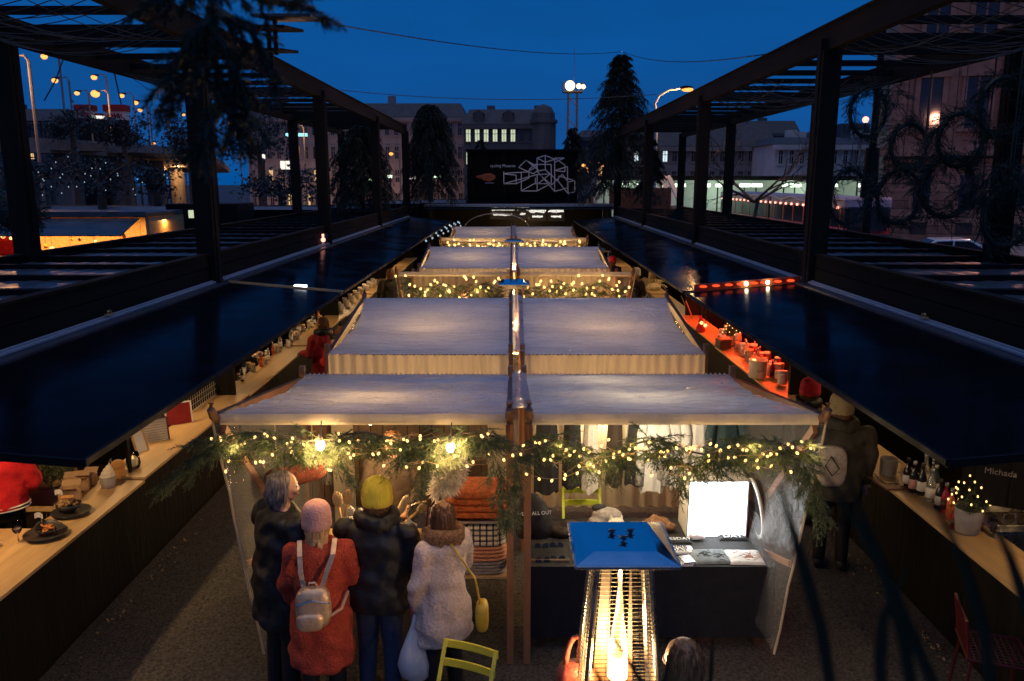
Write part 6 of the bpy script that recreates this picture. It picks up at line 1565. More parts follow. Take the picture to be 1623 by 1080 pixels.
facade('old house with gabled roof on the hill, left part', 1120, 1180, 206, 180, 'facade_dark', 4, 6, 0, roof=3)
facade('old house with little turret on the hill, right part', 1180, 1262, 212, 190, 'facade_dark', 4, 8, 0, roof=3, lit={(2, 3)}, litmat='window_warm')
facade('pale house block far left beyond the viaduct', -160, 112, 192, 130, 'facade_dark', 4, 22, 0, roof=2, lit={(3, 13), (2, 17), (1, 20)}, litmat='window_warm')
# big stone building on the right
Y0 = 55
tS, wS, hS = facade('big brownish stone building filling the upper right', 1402, 1820, -170, Y0, 'stone_pink', 1, 1, 0, roof=0, cornice=False, depth=20, rot=R(-21), name='stone_building')
for o in list(tS.children):
    if o.name.startswith('window'): bpy.data.objects.remove(o)
B = lambda mb, nm, mm, par=tS, **k: mb.build(nm, mm, par, world=False, **k)
m = MB(); m.bb(-.15, wS, -.14, -.002, 0, 5.6); B(m, 'rusticated_base', 'stone_block')
m = MB(); m.bb(-.8, wS, -.9, -.15, 5.62, 6.0); m.bb(-.5, wS, -.55, -.15, 6.003, 6.3); B(m, 'string_course', 'stone_pink')
for x in [.0, 6.2, 12.4]:
    m = MB(); m.bb(x, x + .9, -.22, -.002, 6.32, hS - .5); B(m, 'pilaster', 'stone_pink')
for r, z in enumerate((7.4, 13.2)):
    for c in range(6):
        x = 2.3 + 2.7 * c; m = MB(); m.k = 0
        m.bb(x - .95, x - .65, -.2, -.002, z, z + 3.2); m.bb(x + .65, x + .95, -.2, -.002, z, z + 3.2); m.bb(x - 1.05, x + 1.05, -.3, -.002, z - .25, z - .002); m.bb(x - 1.1, x + 1.1, -.4, -.002, z + 3.202, z + 3.6)
        m.bb(x - .05, x + .05, -.06, -.025, z, z + 3.2); m.k = 1; m.bb(x - .65, x + .65, -.02, -.004, z, z + 3.2); B(m, 'window', ['stone_pink', 'window_glass'])
for c in range(6):
    x = 2.3 + 2.7 * c
    m = MB(); m.k = 0; m.bb(x - .75, x - .5, -.22, -.142, 2.2, 4.4); m.bb(x + .5, x + .75, -.22, -.142, 2.2, 4.4); m.bb(x - .8, x + .8, -.24, -.142, 4.402, 4.7); m.k = 1; m.bb(x - .5, x + .5, -.16, -.143, 2.2, 4.4); B(m, 'window', ['stone_pink', 'window_glass'])
    m = MB(); m.k = 1; m.bb(x - .5, x + .5, -.16, -.143, .5, 1.3); m.k = 0; m.bb(x - .6, x + .6, -.18, -.143, 1.302, 1.4); B(m, 'basement_window', ['stone_pink', 'window_glass'])
p = at(1492, 203, Y=Y0 - .6); t = thing('wall_lantern', 'small warm lamp in an upper window of the stone building', 'lamp', p); m = MB(); m.ball(p, (.06, .05, .09), 10, 8); m.build('glow', 'window_warm', t); m = MB(); m.bb(p.x - .03, p.x + .03, p.y, p.y + .45, p.z - .2, p.z - .15); m.build('bracket', 'black_steel', t)
lamp('street_wash', (24, 40, 9), 900, (1, .42, .28), t, size=.4).data.specular_factor = 0
# arcade lights along the far right street
for i in range(15):
    u = 958 + 31 * i + (7 * math.sin(i * 3)); Ya = 76; p = at(u, 294, Y=Ya)
    t = thing('arcade_lamp', 'pale green white lamp in the long row under the far canopy', 'lamp', (p.x, Ya, 0), 'lamps under the far street canopy')
    m = MB(); m.box((p.x, Ya, p.z), (1.0 if i % 3 else .5, .3, .32)); m.build('glow', 'arcade_glow', t, bevel=.06); m = MB(); m.cyl((p.x, Ya + .2, 0), (p.x, Ya + .2, p.z), .07, n=6); m.build('post', 'black_steel', t)
t = thing('street_canopy', 'long dark canopy roof over the row of pale street lamps', 'canopy', (30, 77, 0)); m = MB(); m.bb(8, 42, 76.4, 79, 4.1, 4.5); m.build('roof', 'black_steel', t); m = MB(); m.bb(8, 42, 79.1, 79.3, 0, 4.4); m.build('lit_wall', 'facade_white', t)
for i in range(4): lamp('arcade_light', (12 + 8 * i, 76.5, 3.2), 260, (.75, 1, .7), t, size=.4)
for i in range(7):
    u = 575 + 24 * i + 9 * math.sin(i * 5); Ya = 70; p = at(u, 283 + 4 * math.sin(i * 2), Y=Ya); t = thing('shop_lamp', 'whitish street-level lamp behind the left pergola posts', 'lamp', (p.x, Ya, 0), 'shop lamps behind the left pergola'); m = MB(); m.box((p.x, Ya, p.z), (.7 if i % 2 else .35, .2, .26)); m.build('glow', 'arcade_glow' if i % 3 else 'sign_white', t, bevel=.05); m = MB(); m.cyl((p.x, Ya + .12, 0), (p.x, Ya + .12, p.z), .06, n=6); m.build('post', 'black_steel', t)
for i, (u, v, c_) in enumerate(((512, 272, 'tail_red'), (547, 273, 'tail_red'), (566, 273, 'tail_red'), (470, 214, 'sign_teal'), (448, 262, 'sign_white'), (417, 246, 'sign_white'), (457, 262, 'sign_white'))):
    p = at(u, v, Y=68 if i < 3 else 90); lb = ['long red tail light in the street behind the left posts', 'round red tail light between the left posts', 'faint red tail light right of the round one', 'teal glowing shop sign on the long grey house', 'bright shop window beneath the teal sign', 'bright wall lamp left of the teal sign', 'second bright shop window beneath the teal sign'][i]
    t = thing('street_sign_light', lb, 'lit sign', (p.x, p.y, 0)); m = MB(); m.box(p, ((.9, .3, .3, 2.4, .5, .4, .6)[i], .2, (.2, .3, .2, .35, .9, .8, .9)[i])); m.build('glow', c_, t, bevel=.05); m = MB(); m.cyl((p.x, p.y + .2, 0), (p.x, p.y + .2, p.z), .08, n=6); m.build('post', 'black_steel', t)
# ---------------------------------------------------------------- viaduct with street lamps, left
t = thing('viaduct', 'curved concrete road viaduct with railing on the far left', 'bridge', (-30, 60, 0))
PT = [at(-130, 214, Y=50), at(0, 217, Y=50), at(90, 220, Y=52), at(170, 226, Y=56), at(215, 236, Y=62), at(250, 250, Y=70), at(275, 263, Y=80)]
fine = []
for a, b_ in zip(PT, PT[1:]): fine += [a.lerp(b_, i / 5) for i in range(5)]
m = MB()
for a, b_ in zip(fine, fine[1:]): m.beam(a - Vector((0, 0, .45)), b_ - Vector((0, 0, .45)), .3, .9)
for a, b_ in zip(fine, fine[1:]): m.beam(a + Vector((0, 4, -.5)), b_ + Vector((0, 4, -.5)), 8.0, .5)
m.build('deck', 'concrete', t)
m = MB()
for a, b_ in zip(fine, fine[1:]): m.beam(a + Vector((0, 0, 1.0)), b_ + Vector((0, 0, 1.0)), .05, .06); m.beam(a + Vector((0, 0, .5)), b_ + Vector((0, 0, .5)), .03, .04)
for a, b_ in zip(fine, fine[1:]):
    for k in range(3): q = a.lerp(b_, k / 3); m.cyl(q, q + Vector((0, 0, 1.0)), .03, n=4)
m.build('railing', 'black_steel', t)
for q in fine[2::6]:
    m = MB(); m.cyl((q.x, q.y + 3, 0), (q.x, q.y + 3, q.z - .8), .7, n=12); m.build('pier', 'concrete', t)
SL = [(10, 97, 34, .30, 'biggest orange street lamp at the left edge, beside the pergola post'), (70, 90, 52, .20, 'orange street lamp high on the left, second from the edge'), (87, 128, 54, .20, 'orange street lamp below the highest one, left of the wire'),
      (122, 148, 66, .20, 'orange street lamp left of the brightest pair'), (149, 123, 62, .22, 'orange street lamp on a tall arm over the brightest one'), (151, 149, 58, .30, 'brightest orange street lamp above the left billboards'), (193, 152, 66, .20, 'orange street lamp right of the brightest one, by the wire'),
      (215, 163, 70, .22, 'orange street lamp above the right billboard'), (222, 175, 76, .2, 'orange street lamp lower right of the billboard lamp'), (252, 177, 80, .18, 'orange street lamp alone over the fir tips, left'), (273, 178, 84, .18, 'orange street lamp second over the fir tips'), (291, 182, 90, .18, 'small orange street lamp nearest the big branch'),
      (243, 228, 80, .2, 'low orange street lamp at the descending road'), (262, 249, 78, .2, 'low orange street lamp at the foot of the viaduct'), (290, 257, 74, .26, 'lowest orange street lamp left of the pergola post'), (365, 196, 90, .2, 'orange street lamp right of the pergola post'), (381, 196, 92, .17, 'small warm street lamp beside the pergola post'),
      (3, 185, 60, .26, 'orange lamp low at the left picture edge above the viaduct'), (468, 203, 88, .22, 'orange street lamp above the teal sign'), (461, 234, 88, .2, 'orange street lamp under the teal sign'), (620, 244, 88, .22, 'orange street lamp left of the hanging fir'),
      (918, 269, 80, .2, 'orange lamp in the cluster beside the sign, lower'), (925, 262, 80, .2, 'orange lamp in the cluster beside the sign, upper'), (932, 269, 82, .17, 'orange lamp in the cluster beside the sign, right'), (951, 259, 86, .2, 'orange lamp left of the tall fir, upper'), (956, 263, 86, .17, 'orange lamp left of the tall fir, lower')]
for i, (u, v, Y, r, lb) in enumerate(SL):
    p = at(u, v, Y=Y); t = thing('street_lamp', lb, 'street lamp', (p.x + .9, p.y, 0), 'orange street lamps')
    m = MB(); m.tube([(p.x + .9, p.y, 0), (p.x + .9, p.y, p.z), (p.x + .75, p.y, p.z + .22), (p.x + .1, p.y, p.z + .2)], [.08, .06, .05, .04], 6); m.build('pole', 'concrete', t)
    m = MB(); m.ball(p + Vector((.1, 0, .16)), (.30, .14, .08), 10, 6); m.build('lamp_head', 'black_steel', t); m = MB(); m.ball(p, (r * 1.0, r * .9, r * .8), 10, 8); m.build('bulb', 'street_glow', t, smooth=True)
    if i in (0, 5, 14, 18, 22): lamp('street_light', p - Vector((0, 1, .6)), 500, (1, .45, .15), t, size=.2)
# floodlight mast
p = at(908, 140, Y=85); t = thing('floodlight_mast', 'tall lattice mast with bright floodlights behind the small fir', 'mast', (p.x, 85, 0))
m = MB(); hw = .55
for sx in (-1, 1):
    for sy in (-1, 1): m.beam((p.x + sx * hw, 85 + sy * hw, 0), (p.x + sx * hw * .8, 85 + sy * hw * .8, p.z - .3), .12, .12)
z = .5; k = 0
while z < p.z - 1.6:
    s_ = 1 if k % 2 else -1; m.beam((p.x - s_ * hw, 85 - hw, z), (p.x + s_ * hw, 85 - hw, z + 1.1), .06, .06); m.beam((p.x - s_ * hw, 85 + hw, z), (p.x + s_ * hw, 85 + hw, z + 1.1), .06, .06); z += 1.1; k += 1
m.build('lattice', 'mast_steel', t)
m = MB(); m.bb(p.x - 1.0, p.x + 1.0, 84.3, 85.7, p.z - .45, p.z - .3)
for sx in (-1, 1): m.bb(p.x + sx - .04, p.x + sx + .04, 84.3, 85.7, p.z - .3, p.z + .6)
m.build('gantry', 'mast_steel', t)
for (dx, dz, r) in ((-.35, .15, .5), (.55, .1, .26), (1.0, .05, .22), (.1, 3.9, .14)):
    if dz > 2: m = MB(); m.cyl((p.x + dx, 85, p.z - .3), (p.x + dx, 85, p.z + dz), .03, n=5); m.build('antenna', 'mast_steel', t); continue
    m = MB(); m.ball((p.x + dx, 84.2, p.z + dz), (r, r * .6, r), 14, 10); m.build('floodlight', 'mast_glow', t, smooth=True)
lamp('flood', (p.x, 78, p.z), 300, (1, .72, .4), t, size=.5)
# billboards on the left
for i, (u0, u1, v0, v1, lb) in enumerate(((120, 143, 166, 187, 'red and white billboard box on a far roof, left one'), (166, 196, 166, 190, 'dark red and white billboard box on a far roof, right one'), (152, 160, 180, 188, 'small white lit sign between the two billboards'))):
    a, b_ = at(u0, v1, Y=72), at(u1, v0, Y=72); t = thing('billboard', lb, 'billboard', (a.x, 72, 0), 'billboards above the viaduct'); m = MB(); m.bb(a.x, b_.x, 72, 73, a.z, a.z + (b_.z - a.z) * .55); m.build('lower_panel', 'sign_white' if i == 2 else 'facade_white', t); m = MB(); m.bb(a.x - .05, b_.x + .05, 71.9, 73.1, a.z + (b_.z - a.z) * .553, b_.z); m.build('upper_panel', 'coat_wine', t); m = MB(); m.bb(a.x, b_.x, 72.2, 72.8, 0, a.z - .01); m.build('support', 'black_steel', t)
    if i < 2:
        m = MB(); squiggle(m, a.x + .2, b_.x - .2, 71.97, a.z + (b_.z - a.z) * .3, .5, 6, i + 2, .05); m.build('lettering', 'tram_red', t)
# ---------------------------------------------------------------- tram and cars on the right
t = thing('tram', 'red and purple tram with dark windows waiting behind the right pergola', 'tram', (18.2, 53, 0))
X0, X1 = 17.0, 19.4
for k, (a, b_) in enumerate(((41.2, 53.0), (53.6, 66))):
    m = MB(); m.bb(X0, X1, a, b_, .45, 1.65); m.build('lower_body', 'tram_red', t, bevel=.08)
    m = MB(); m.bb(X0 + .04, X1 - .04, a + .05, b_ - .05, 1.652, 2.6); m.build('window_band', 'window_glass', t)
    m = MB(); m.bb(X0 - .02, X1 + .02, a, b_, 2.602, 3.2); m.build('roof', 'tram_roof', t, bevel=.12)
    for i in range(7): y = a + .6 + (b_ - a - 1.2) * i / 6; m = MB(); m.bb(X0 + .02, X0 + .10, y - .06, y + .06, 1.66, 2.59); m.build('window_post', 'tram_red', t)
    for i in range(4): y = a + 1.2 + (b_ - a - 2.4) * i / 3; m = MB(); m.cyl((X0 + .15, y, .33), (X0 + .32, y, .33), .32, n=14); m.build('wheel', 'tyre', t)
for i in range(24): y = 42 + 23 * i / 23; m = MB(); m.box((X0 - .06, y, 2.66), (.05, .22, .12)); m.build('side_light', 'tram_light', t)
m = MB(); m.bb(X0 + .1, X1 - .1, 53.0, 53.6, .6, 3.0); m.build('bellows', 'black_plastic', t)
m = MB(); m.bb(X0 + .2, X1 - .2, 41.12, 41.19, 1.5, 2.7); m.build('windscreen', 'window_glass', t)
for x in (X0 + .35, X1 - .35): m = MB(); m.ball((x, 41.15, .95), (.16, .06, .1)); m.build('headlight', 'white_led', t)
m = MB(); m.tube([(X0 - .08, y_, 3.0 + .1 * math.sin(y_ * 1.7)) for y_ in [41 + .5 * i for i in range(50)]], .04, 5); m.build('white_trim', 'rail_white', t)
def car(label, x, y, rz, mt, tail=False):
    t = thing('parked_car', label, 'car', (x, y, .13), 'cars parked before the stone building', rz)
    B = lambda mb, nm, mm, par=t, **k: mb.build(nm, mm, par, world=False, **k)
    prof = [(-2.1, .35), (-2.15, .62), (-2.05, .85), (-1.55, .93), (-.75, 1.38), (.55, 1.42), (1.45, .98), (2.0, .90), (2.12, .6), (2.08, .35)]
    T0 = Matrix(((1, 0, 0, 0), (0, 0, 1, -.82), (0, 1, 0, 0), (0, 0, 0, 1)))
    m = MB(); m.prism(prof, 1.64, T0); B(m, 'body', mt, bevel=.07)
    for sy in (-1, 1):
        m = MB()
        for poly in ([(-1.30, .96), (-.70, 1.31), (-.12, 1.34), (-.12, .96)], [(-.04, .96), (-.04, 1.34), (.52, 1.34), (1.16, .98)]): m.prism(poly, .012, Matrix(((1, 0, 0, 0), (0, 0, 1, sy * .826 - .006), (0, 1, 0, 0), (0, 0, 0, 1))))
        B(m, 'side_window', 'window_glass')
    m = MB(); m.add([(.64, -.7, 1.40), (.64, .7, 1.40), (1.47, .74, 1.0), (1.47, -.74, 1.0)], [(0, 1, 2, 3)]); B(m, 'windscreen', 'window_glass', solid=.03)
    m = MB(); m.add([(-.84, -.7, 1.35), (-.84, .7, 1.35), (-1.52, .74, .97), (-1.52, -.74, .97)], [(3, 2, 1, 0)]); B(m, 'rear_window', 'window_glass', solid=.03)
    for sx in (-1.32, 1.30):
        for sy in (-.80, .80):
            m = MB(); m.cyl((sx, sy - .1, .32), (sx, sy + .1, .32), .32, n=18); wh = B(m, 'wheel', 'tyre'); m = MB(); m.cyl((sx, sy * 1.13 - .006, .32), (sx, sy * 1.13 + .006, .32), .19, n=14); B(m, 'rim', 'steel', wh)
    for sy in (-.6, .6):
        m = MB(); m.ball((2.08, sy, .70), (.06, .16, .08)); B(m, 'headlight', 'rail_white'); m = MB(); m.ball((-2.10, sy, .75), (.05, .16, .08)); B(m, 'tail_light', 'tail_red' if tail else 'red_paint')
    return t
car('dark parked car with glowing red tail light before the stone building', 17.2, 37.4, R(60), 'car_dark', True)
car('white parked saloon car before the stone building', 19.4, 35.4, R(-14), 'car_white')
p = at(1388, 180, Y=30); t = thing('tall_lamp_post', 'tall black lamp post in front of the stone building corner', 'lamp post', (p.x, 30, 0)); q = at(1400, -40, Y=30); m = MB(); m.cyl((p.x, 30, 0), (p.x + .0, 30, q.z), .17, .10, n=12); m.build('pole', 'black_steel', t); m = MB(); m.cyl((p.x, 30, 3.4), (p.x, 30, 5.2), .30, .24, n=12); m.build('sleeve', 'black_steel', t)
p = at(1372, 190, Y=200); t = thing('signal_mast', 'far thin mast with a round red light beside the tower block', 'mast', (p.x, 200, 0)); m = MB(); m.cyl((p.x, 200, 0), (p.x, 200, p.z), .4, .25, 8); m.build('pole', 'black_steel', t); m = MB(); m.ball(p, .75, 12, 8); m.build('red_light', 'tram_light', t, smooth=True)
p = at(1365, 220, Y=60); t = thing('thin_pole', 'thin pale pole with sign plate before the white house wing', 'pole', (p.x, 60, 0)); m = MB(); m.cyl((p.x, 60, 0), (p.x, 60, p.z), .07, n=6); m.build('pole', 'concrete', t); m = MB(); m.bb(p.x + .35, p.x + .75, 60.2, 60.3, 2.2, 4.6); m.build('sign_plate', 'rail_white', t)
# ---------------------------------------------------------------- neighbouring market on the far left
t = thing('orange_lit_kiosk', 'kiosk with orange-lit open front beyond the left pergola', 'kiosk', (-13, 22, 0), 'kiosks of the neighbouring alley')
m = MB(); m.bb(-19, -10.2, 22.5, 25, 3.02, 3.14); m.bb(-19, -10.2, 22.42, 22.49, 3.04, 3.17); m.build('roof', 'roof_sheet', t)
m = MB(); m.bb(-19, -10.2, 24.9, 25, 0, 3.0); m.build('back_wall', 'counter_wood', t)
m = MB(); m.bb(-10.3, -10.2, 22.6, 24.88, 0, 3.0); m.build('side_wall', 'counter_wood', t)
m = MB(); m.bb(-19, -10.4, 22.5, 22.6, 0, 1.80); m.build('base_wall', 'black_planks', t); m = MB(); m.bb(-19, -10.4, 22.35, 22.8, 1.805, 1.85); m.build('counter', 'counter_wood', t)
m = MB(); m.grid(lambda a, c: (-19 + 8.6 * a, 22.45 - 1.15 * c, 2.98 - .40 * c), 6, 3); m.build('flap', 'roof_sheet', t, solid=.03)
lamp('kiosk_light', (-13.5, 23.6, 2.9), 520, (1, .45, .12), t, 'AREA', sx=7, sy=.2)
g = random.Random(41)
for i in range(22):
    p = Vector((-15.5 + .22 * i, 23.2 + g.uniform(-.3, .5), 1.95 + g.uniform(.05, .6))); tt = thing('glowing_ornament', 'small glowing ornament hanging in the orange-lit kiosk', 'ornament', p, 'ornaments in the orange-lit kiosk'); m = MB(); m.ball(p, g.uniform(.04, .075), 8, 6); m.build('globe', 'flame' if i % 2 else 'food_orange', tt, smooth=True); m = MB(); m.cyl(p, (p.x, p.y, 3.0), .006, n=4); m.build('thread', 'black_plastic', tt)
p = Vector((-16.6, 23, 1.85)); t = thing('drum_shade', 'warm glowing drum lamp at the left of the orange-lit kiosk', 'lamp', p); m = MB(); m.lathe([(.3, .0), (.3, .7)], p, 20); m.build('lamp_shade', 'window_warm', t, smooth=True); m = MB(); m.cyl(p, p + Vector((0, 0, -.002)), .05, n=8); m.build('lamp_foot', 'brush_wood', t)
m = MB(); m.bb(-16.1, -14.4, 23.4, 23.5, 1.86, 2.5); tag(m.build('red_cloth_panel', 'sweater_red'), 'red cloth panel hanging inside the orange-lit kiosk', 'cloth')
t = thing('slatted_kiosk', 'low kiosk with flap and lit slats right of the orange-lit kiosk', 'kiosk', (-9.5, 24, 0), 'kiosks of the neighbouring alley')
m = MB(); m.bb(-10.1, -7.2, 23.5, 26, 2.4, 2.55); m.build('roof', 'black_steel', t); m = MB(); m.grid(lambda a, c: (-10.0 + 2.7 * a, 23.45 - 1.1 * c, 2.42 - .16 * c), 4, 2); m.build('flap', 'flap', t, solid=.03); m = MB()
m.bb(-10.0, -7.3, 24.4, 24.5, 0, 2.38); m.build('back_wall', 'counter_wood', t)
for i in range(8): m = MB(); m.bb(-9.9 + .33 * i, -9.82 + .33 * i, 23.6, 23.66, .5, 2.35); m.build('slat', 'window_warm' if i % 2 else 'dark_timber', t)
p = at(302, 340, Y=27); t = thing('lit_window_box', 'small square cream lit window in a dark hut', 'hut', (p.x, 27.2, 0)); m = MB(); m.bb(p.x - .9, p.x + 1.5, 27.2, 29, 0, 3.25); m.build('hut', 'black_planks', t); m = MB(); m.bb(p.x - .13, p.x + .13, 27.15, 27.19, p.z - .13, p.z + .13); m.build('window', 'window_lit', t)
for i, (x0, x1, y, z, lb) in enumerate(((-24, -5.8, 30.5, 2.95, 'long flat roof with pale edge beyond the left pergola'), (-7.6, -4.2, 37, 3.0, 'short flat roof with pale edge behind the left pergola end'), (-4.1, -2.2, 36.5, 3.05, 'flat dark roof left of the sign container'))):
    t = thing('flat_roof_hut', lb, 'hut', (x0, y, 0), 'flat-roofed huts'); m = MB(); m.bb(x0, x1, y, y + 2.4, 0, z); m.build('walls', 'black_planks', t); m = MB(); m.bb(x0 - .1, x1 + .1, y - .1, y + 2.5, z + .003, z + .1); m.build('roof', 'black_steel', t); m = MB(); m.bb(x0 - .12, x1 + .12, y - .14, y - .102, z + .0, z + .12); m.build('roof_edge', 'rail_white', t)
p = at(27, 333, Y=14.5); t = thing('hanging_ball', 'large dark ball hanging beside the left rear post', 'ornament', p); m = MB(); g = random.Random(77)
for i in range(420): d = rv(1, g).normalized(); q = p + d * .40; sprig(m, q, d + rv(.6, g), .16, 6, .05, g, wdt=.01, twig=.005, side=False)
m.ball(p, .38, 14, 10); m.build('foliage_ball', 'needle_far', t); m = MB(); m.cyl(p + Vector((0, 0, .3)), (p.x, p.y, 5.75), .01, n=4); m.build('cord', 'black_plastic', t)
# ---------------------------------------------------------------- trees, wreaths, foreground branches
def pole_fir(label, x, y, z0, h, r, n, seed, droop=.9, ex=.75):
    """A bundle of drooping fir branches tied to the head of a post."""
    g = random.Random(seed); t = thing('fir_tree', label, 'fir tree', (x, y, z0), 'fir trees tied to the pergola posts')
    m = MB(); m.tube([(x, y, z0), (x + .03, y, z0 + h * .5), (x, y, z0 + h)], [.08, .06, .02], 8); m.build('trunk', 'bark', t)
    m = MB()
    for i in range(n):
        f = g.random() ** .75; zz = z0 + h * (.10 + .9 * f); a = g.uniform(0, 6.28); rr = r * (.16 + 1.0 * (1 - f) ** ex) * g.uniform(.7, 1.15)
        b0 = Vector((x, y, zz)); d = Vector((math.cos(a), math.sin(a), g.uniform(-.1, .35)))
        p0 = b0 + Vector((math.cos(a), math.sin(a), 0)) * rr * .35
        m.tube([b0, p0], .012, 3, cap=False)
        sprig(m, p0, d, rr * .85, 26, .09, g, droop=droop * 1.6, twig=.012, wdt=.017)
        if i % 2: sprig(m, b0 + (p0 - b0) * .4, d + rv(.5, g), rr * .6, 18, .09, g, droop=droop * 1.8, twig=.01, wdt=.017)
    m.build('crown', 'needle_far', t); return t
p = at(986, 85, Y=31.5); pole_fir('tallest fir tied above the right pergola end, tip touching the cable', p.x, 31.5, 3.1, p.z - 3.15, 1.85, 380, 51)
p = at(681, 166, Y=32); pole_fir('round-headed drooping fir at the left pergola end', p.x, 32, 3.2, p.z - 3.2, 1.3, 380, 52, 1.3, .35)
p = at(909, 203, Y=37); pole_fir('small drooping fir behind the right edge of the sign container', p.x, 37, 3.2, p.z - 3.2, .8, 150, 53, 1.2, .4)
p = at(762, 222, Y=36.8); pole_fir('small dark fir at the left edge of the sign container', p.x, 36.8, 3.0, p.z - 3.0, .8, 100, 54, 1.0)
p = at(570, 190, Y=26); pole_fir('dark fir hanging inside the left pergola between its far posts', p.x, 26, 3.1, 2.6, 1.2, 220, 55, 1.1, .35)
p = at(1032, 195, Y=30.5); pole_fir('lower fir beside the tallest one at the right pergola end', p.x, 30.0, 3.1, 2.4, .7, 90, 56, 1.1)
# dark leafy trees and bushes by the viaduct
def leafy(label, u, v0, v1, wpx, Y, seed, n=1500, mt='leaf_dark', lights=0, name='leafy_tree'):
    top, bot = at(u, v0, Y=Y), at(u, v1, Y=Y); g = random.Random(seed); rx = wpx / 2 * Y / FPX; hz = (top.z - bot.z) / 2; c = Vector((top.x, Y, bot.z + hz))
    t = thing(name, label, 'tree', (c.x, Y, 0), 'dark trees beyond the left pergola')
    m = MB(); m.tube([(c.x, Y, 0), (c.x + .1, Y, max(.5, bot.z)), (c.x, Y, c.z)], [.22, .15, .06], 7)
    for i in range(7): a = g.uniform(0, 6.28); m.tube([(c.x, Y, bot.z + hz * .4), c + Vector((math.cos(a) * rx * .4, math.sin(a) * rx * .4, g.uniform(-.2, .3) * hz)), c + Vector((math.cos(a) * rx * .8, math.sin(a) * rx * .7, g.uniform(.0, .6) * hz))], [.08, .05, .02], 5)
    m.build('trunk', 'bark', t)
    m = MB(); cl = [c + Vector((g.uniform(-.75, .75) * rx, g.uniform(-.7, .7) * rx, g.uniform(-.75, .75) * hz)) for i in range(24)]
    for i in range(n):
        q = g.choice(cl); p = q + Vector((g.gauss(0, .22) * rx, g.gauss(0, .2) * rx, g.gauss(0, .22) * hz)); s_ = g.uniform(.10, .20) * Y / 60; a, b_ = rv(s_, g), rv(s_, g)
        m.add([p, p + a, p + a + b_, p + b_], [(0, 1, 2, 3)])
    m.build('crown', mt, t)
    for i in range(lights):
        p = c + Vector((g.uniform(-1, 1) * rx, -rx * .8, g.uniform(-.9, .9) * hz)); key = ('bulb_fairy_cool', 3.2); o = bpy.data.objects.new('bulb', FB[key]); C.objects.link(o); o.parent = t; o.location = p - Vector(OFF[t.name]); o.scale = (.55,) * 3
    return t
leafy('rounded dark tree left of the billboards, on the viaduct side', 108, 172, 222, 74, 50, 61)
leafy('rounded dark tree before the right billboard', 190, 182, 232, 66, 52, 62)
leafy('blue-grey bushy tree left of the near pergola post', 292, 165, 275, 92, 46, 63, 2000)
leafy('blue-grey bushy tree right of the near pergola post', 405, 175, 262, 110, 40, 64, 2400)
leafy('wide low bush behind the left pergola parapet', 440, 262, 322, 150, 34, 65, 1800, name='leafy_bush')
leafy('dark bush with cool white light dots at the far left', 40, 255, 312, 110, 30, 66, 1300, lights=14, name='leafy_bush')
leafy('dark bush with cool white light dots right of the left rear post', 150, 245, 312, 120, 30, 67, 1500, lights=20, name='leafy_bush')
leafy('dark bush with few light dots beneath the viaduct end', 240, 262, 312, 80, 31, 68, 900, lights=7, name='leafy_bush')
# bare tree on the right
p = at(1195, 320, Y=40); t = thing('bare_tree', 'bare branching winter tree behind the second right pergola bay', 'tree', (p.x, 40, 0)); g = random.Random(71); m = MB()
def twig(p, d, L, r, k):
    q = p + d * L * .5 + rv(L * .05, g); e = q + (d + rv(.25, g)).normalized() * L * .5; m.tube([p, q, e], [r, r * .8, r * .6], 5 if k > 2 else 3, cap=False)
    if k: 
        for i in range(3 if k > 1 else 2): twig(e if i < 2 else q, (d + rv(.75, g) + Vector((0, 0, .05))).normalized(), L * g.uniform(.6, .85), r * .58, k - 1)
twig(Vector((p.x, 40, 0)), Vector((0, 0, 1)), 3.2, .16, 0); 
for i in range(4): a = i * 1.57 + .4; twig(Vector((p.x, 40, 3.0)), Vector((math.cos(a), math.sin(a) * .6, .5)).normalized(), 1.7, .08, 4)
m.build('branches', 'bark', t)
# wreaths hanging in the near right bay
def wreath(label, u, v, r, X, rz, seed, ztop=5.64):
    p = at(u, v, X=X); g = random.Random(seed); t = thing('fir_wreath', label, 'wreath', p, 'fir wreaths hanging in the right pergola')
    m = MB()
    for i in range(int(330 * r / .5)):
        a = g.uniform(0, 6.28); rr = r + g.gauss(0, .05); q = p + Vector((rr * math.cos(a) * math.cos(rz), rr * math.cos(a) * math.sin(rz), rr * math.sin(a))); tg = Vector((-math.sin(a) * math.cos(rz), -math.sin(a) * math.sin(rz), math.cos(a)))
        sprig(m, q, tg + rv(.9, g), .25, 14, .045, g, droop=.1, wdt=.006, side=False, twig=.005)
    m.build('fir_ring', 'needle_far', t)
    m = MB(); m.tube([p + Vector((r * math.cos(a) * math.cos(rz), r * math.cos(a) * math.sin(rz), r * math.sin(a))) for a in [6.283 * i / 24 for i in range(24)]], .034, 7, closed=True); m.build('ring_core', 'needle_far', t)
    m = MB(); m.cyl(p + Vector((0, 0, r)), (p.x, p.y, ztop), .006, n=4); m.build('cord', 'black_plastic', t)
wreath('big oval wreath of fir left of the tall lamp post', 1345, 312, .50, 6.3, .5, 81)
wreath('small wreath hung high beneath the pergola beam', 1376, 178, .42, 6.3, .4, 82)
wreath('wreath before the ground floor of the stone building', 1425, 312, .42, 6.2, .3, 83)
wreath('broad wreath beside the right rear post', 1502, 297, .42, 6.2, .2, 84)
wreath('upper wreath between the stone windows', 1440, 232, .34, 6.2, .3, 85)
wreath('upper wreath left of the right rear post', 1522, 222, .36, 6.2, .2, 86)
wreath('wreath at the right picture edge', 1596, 345, .36, 6.3, .2, 87)
wreath('wreath high at the right picture edge', 1590, 170, .36, 6.2, .2, 88)
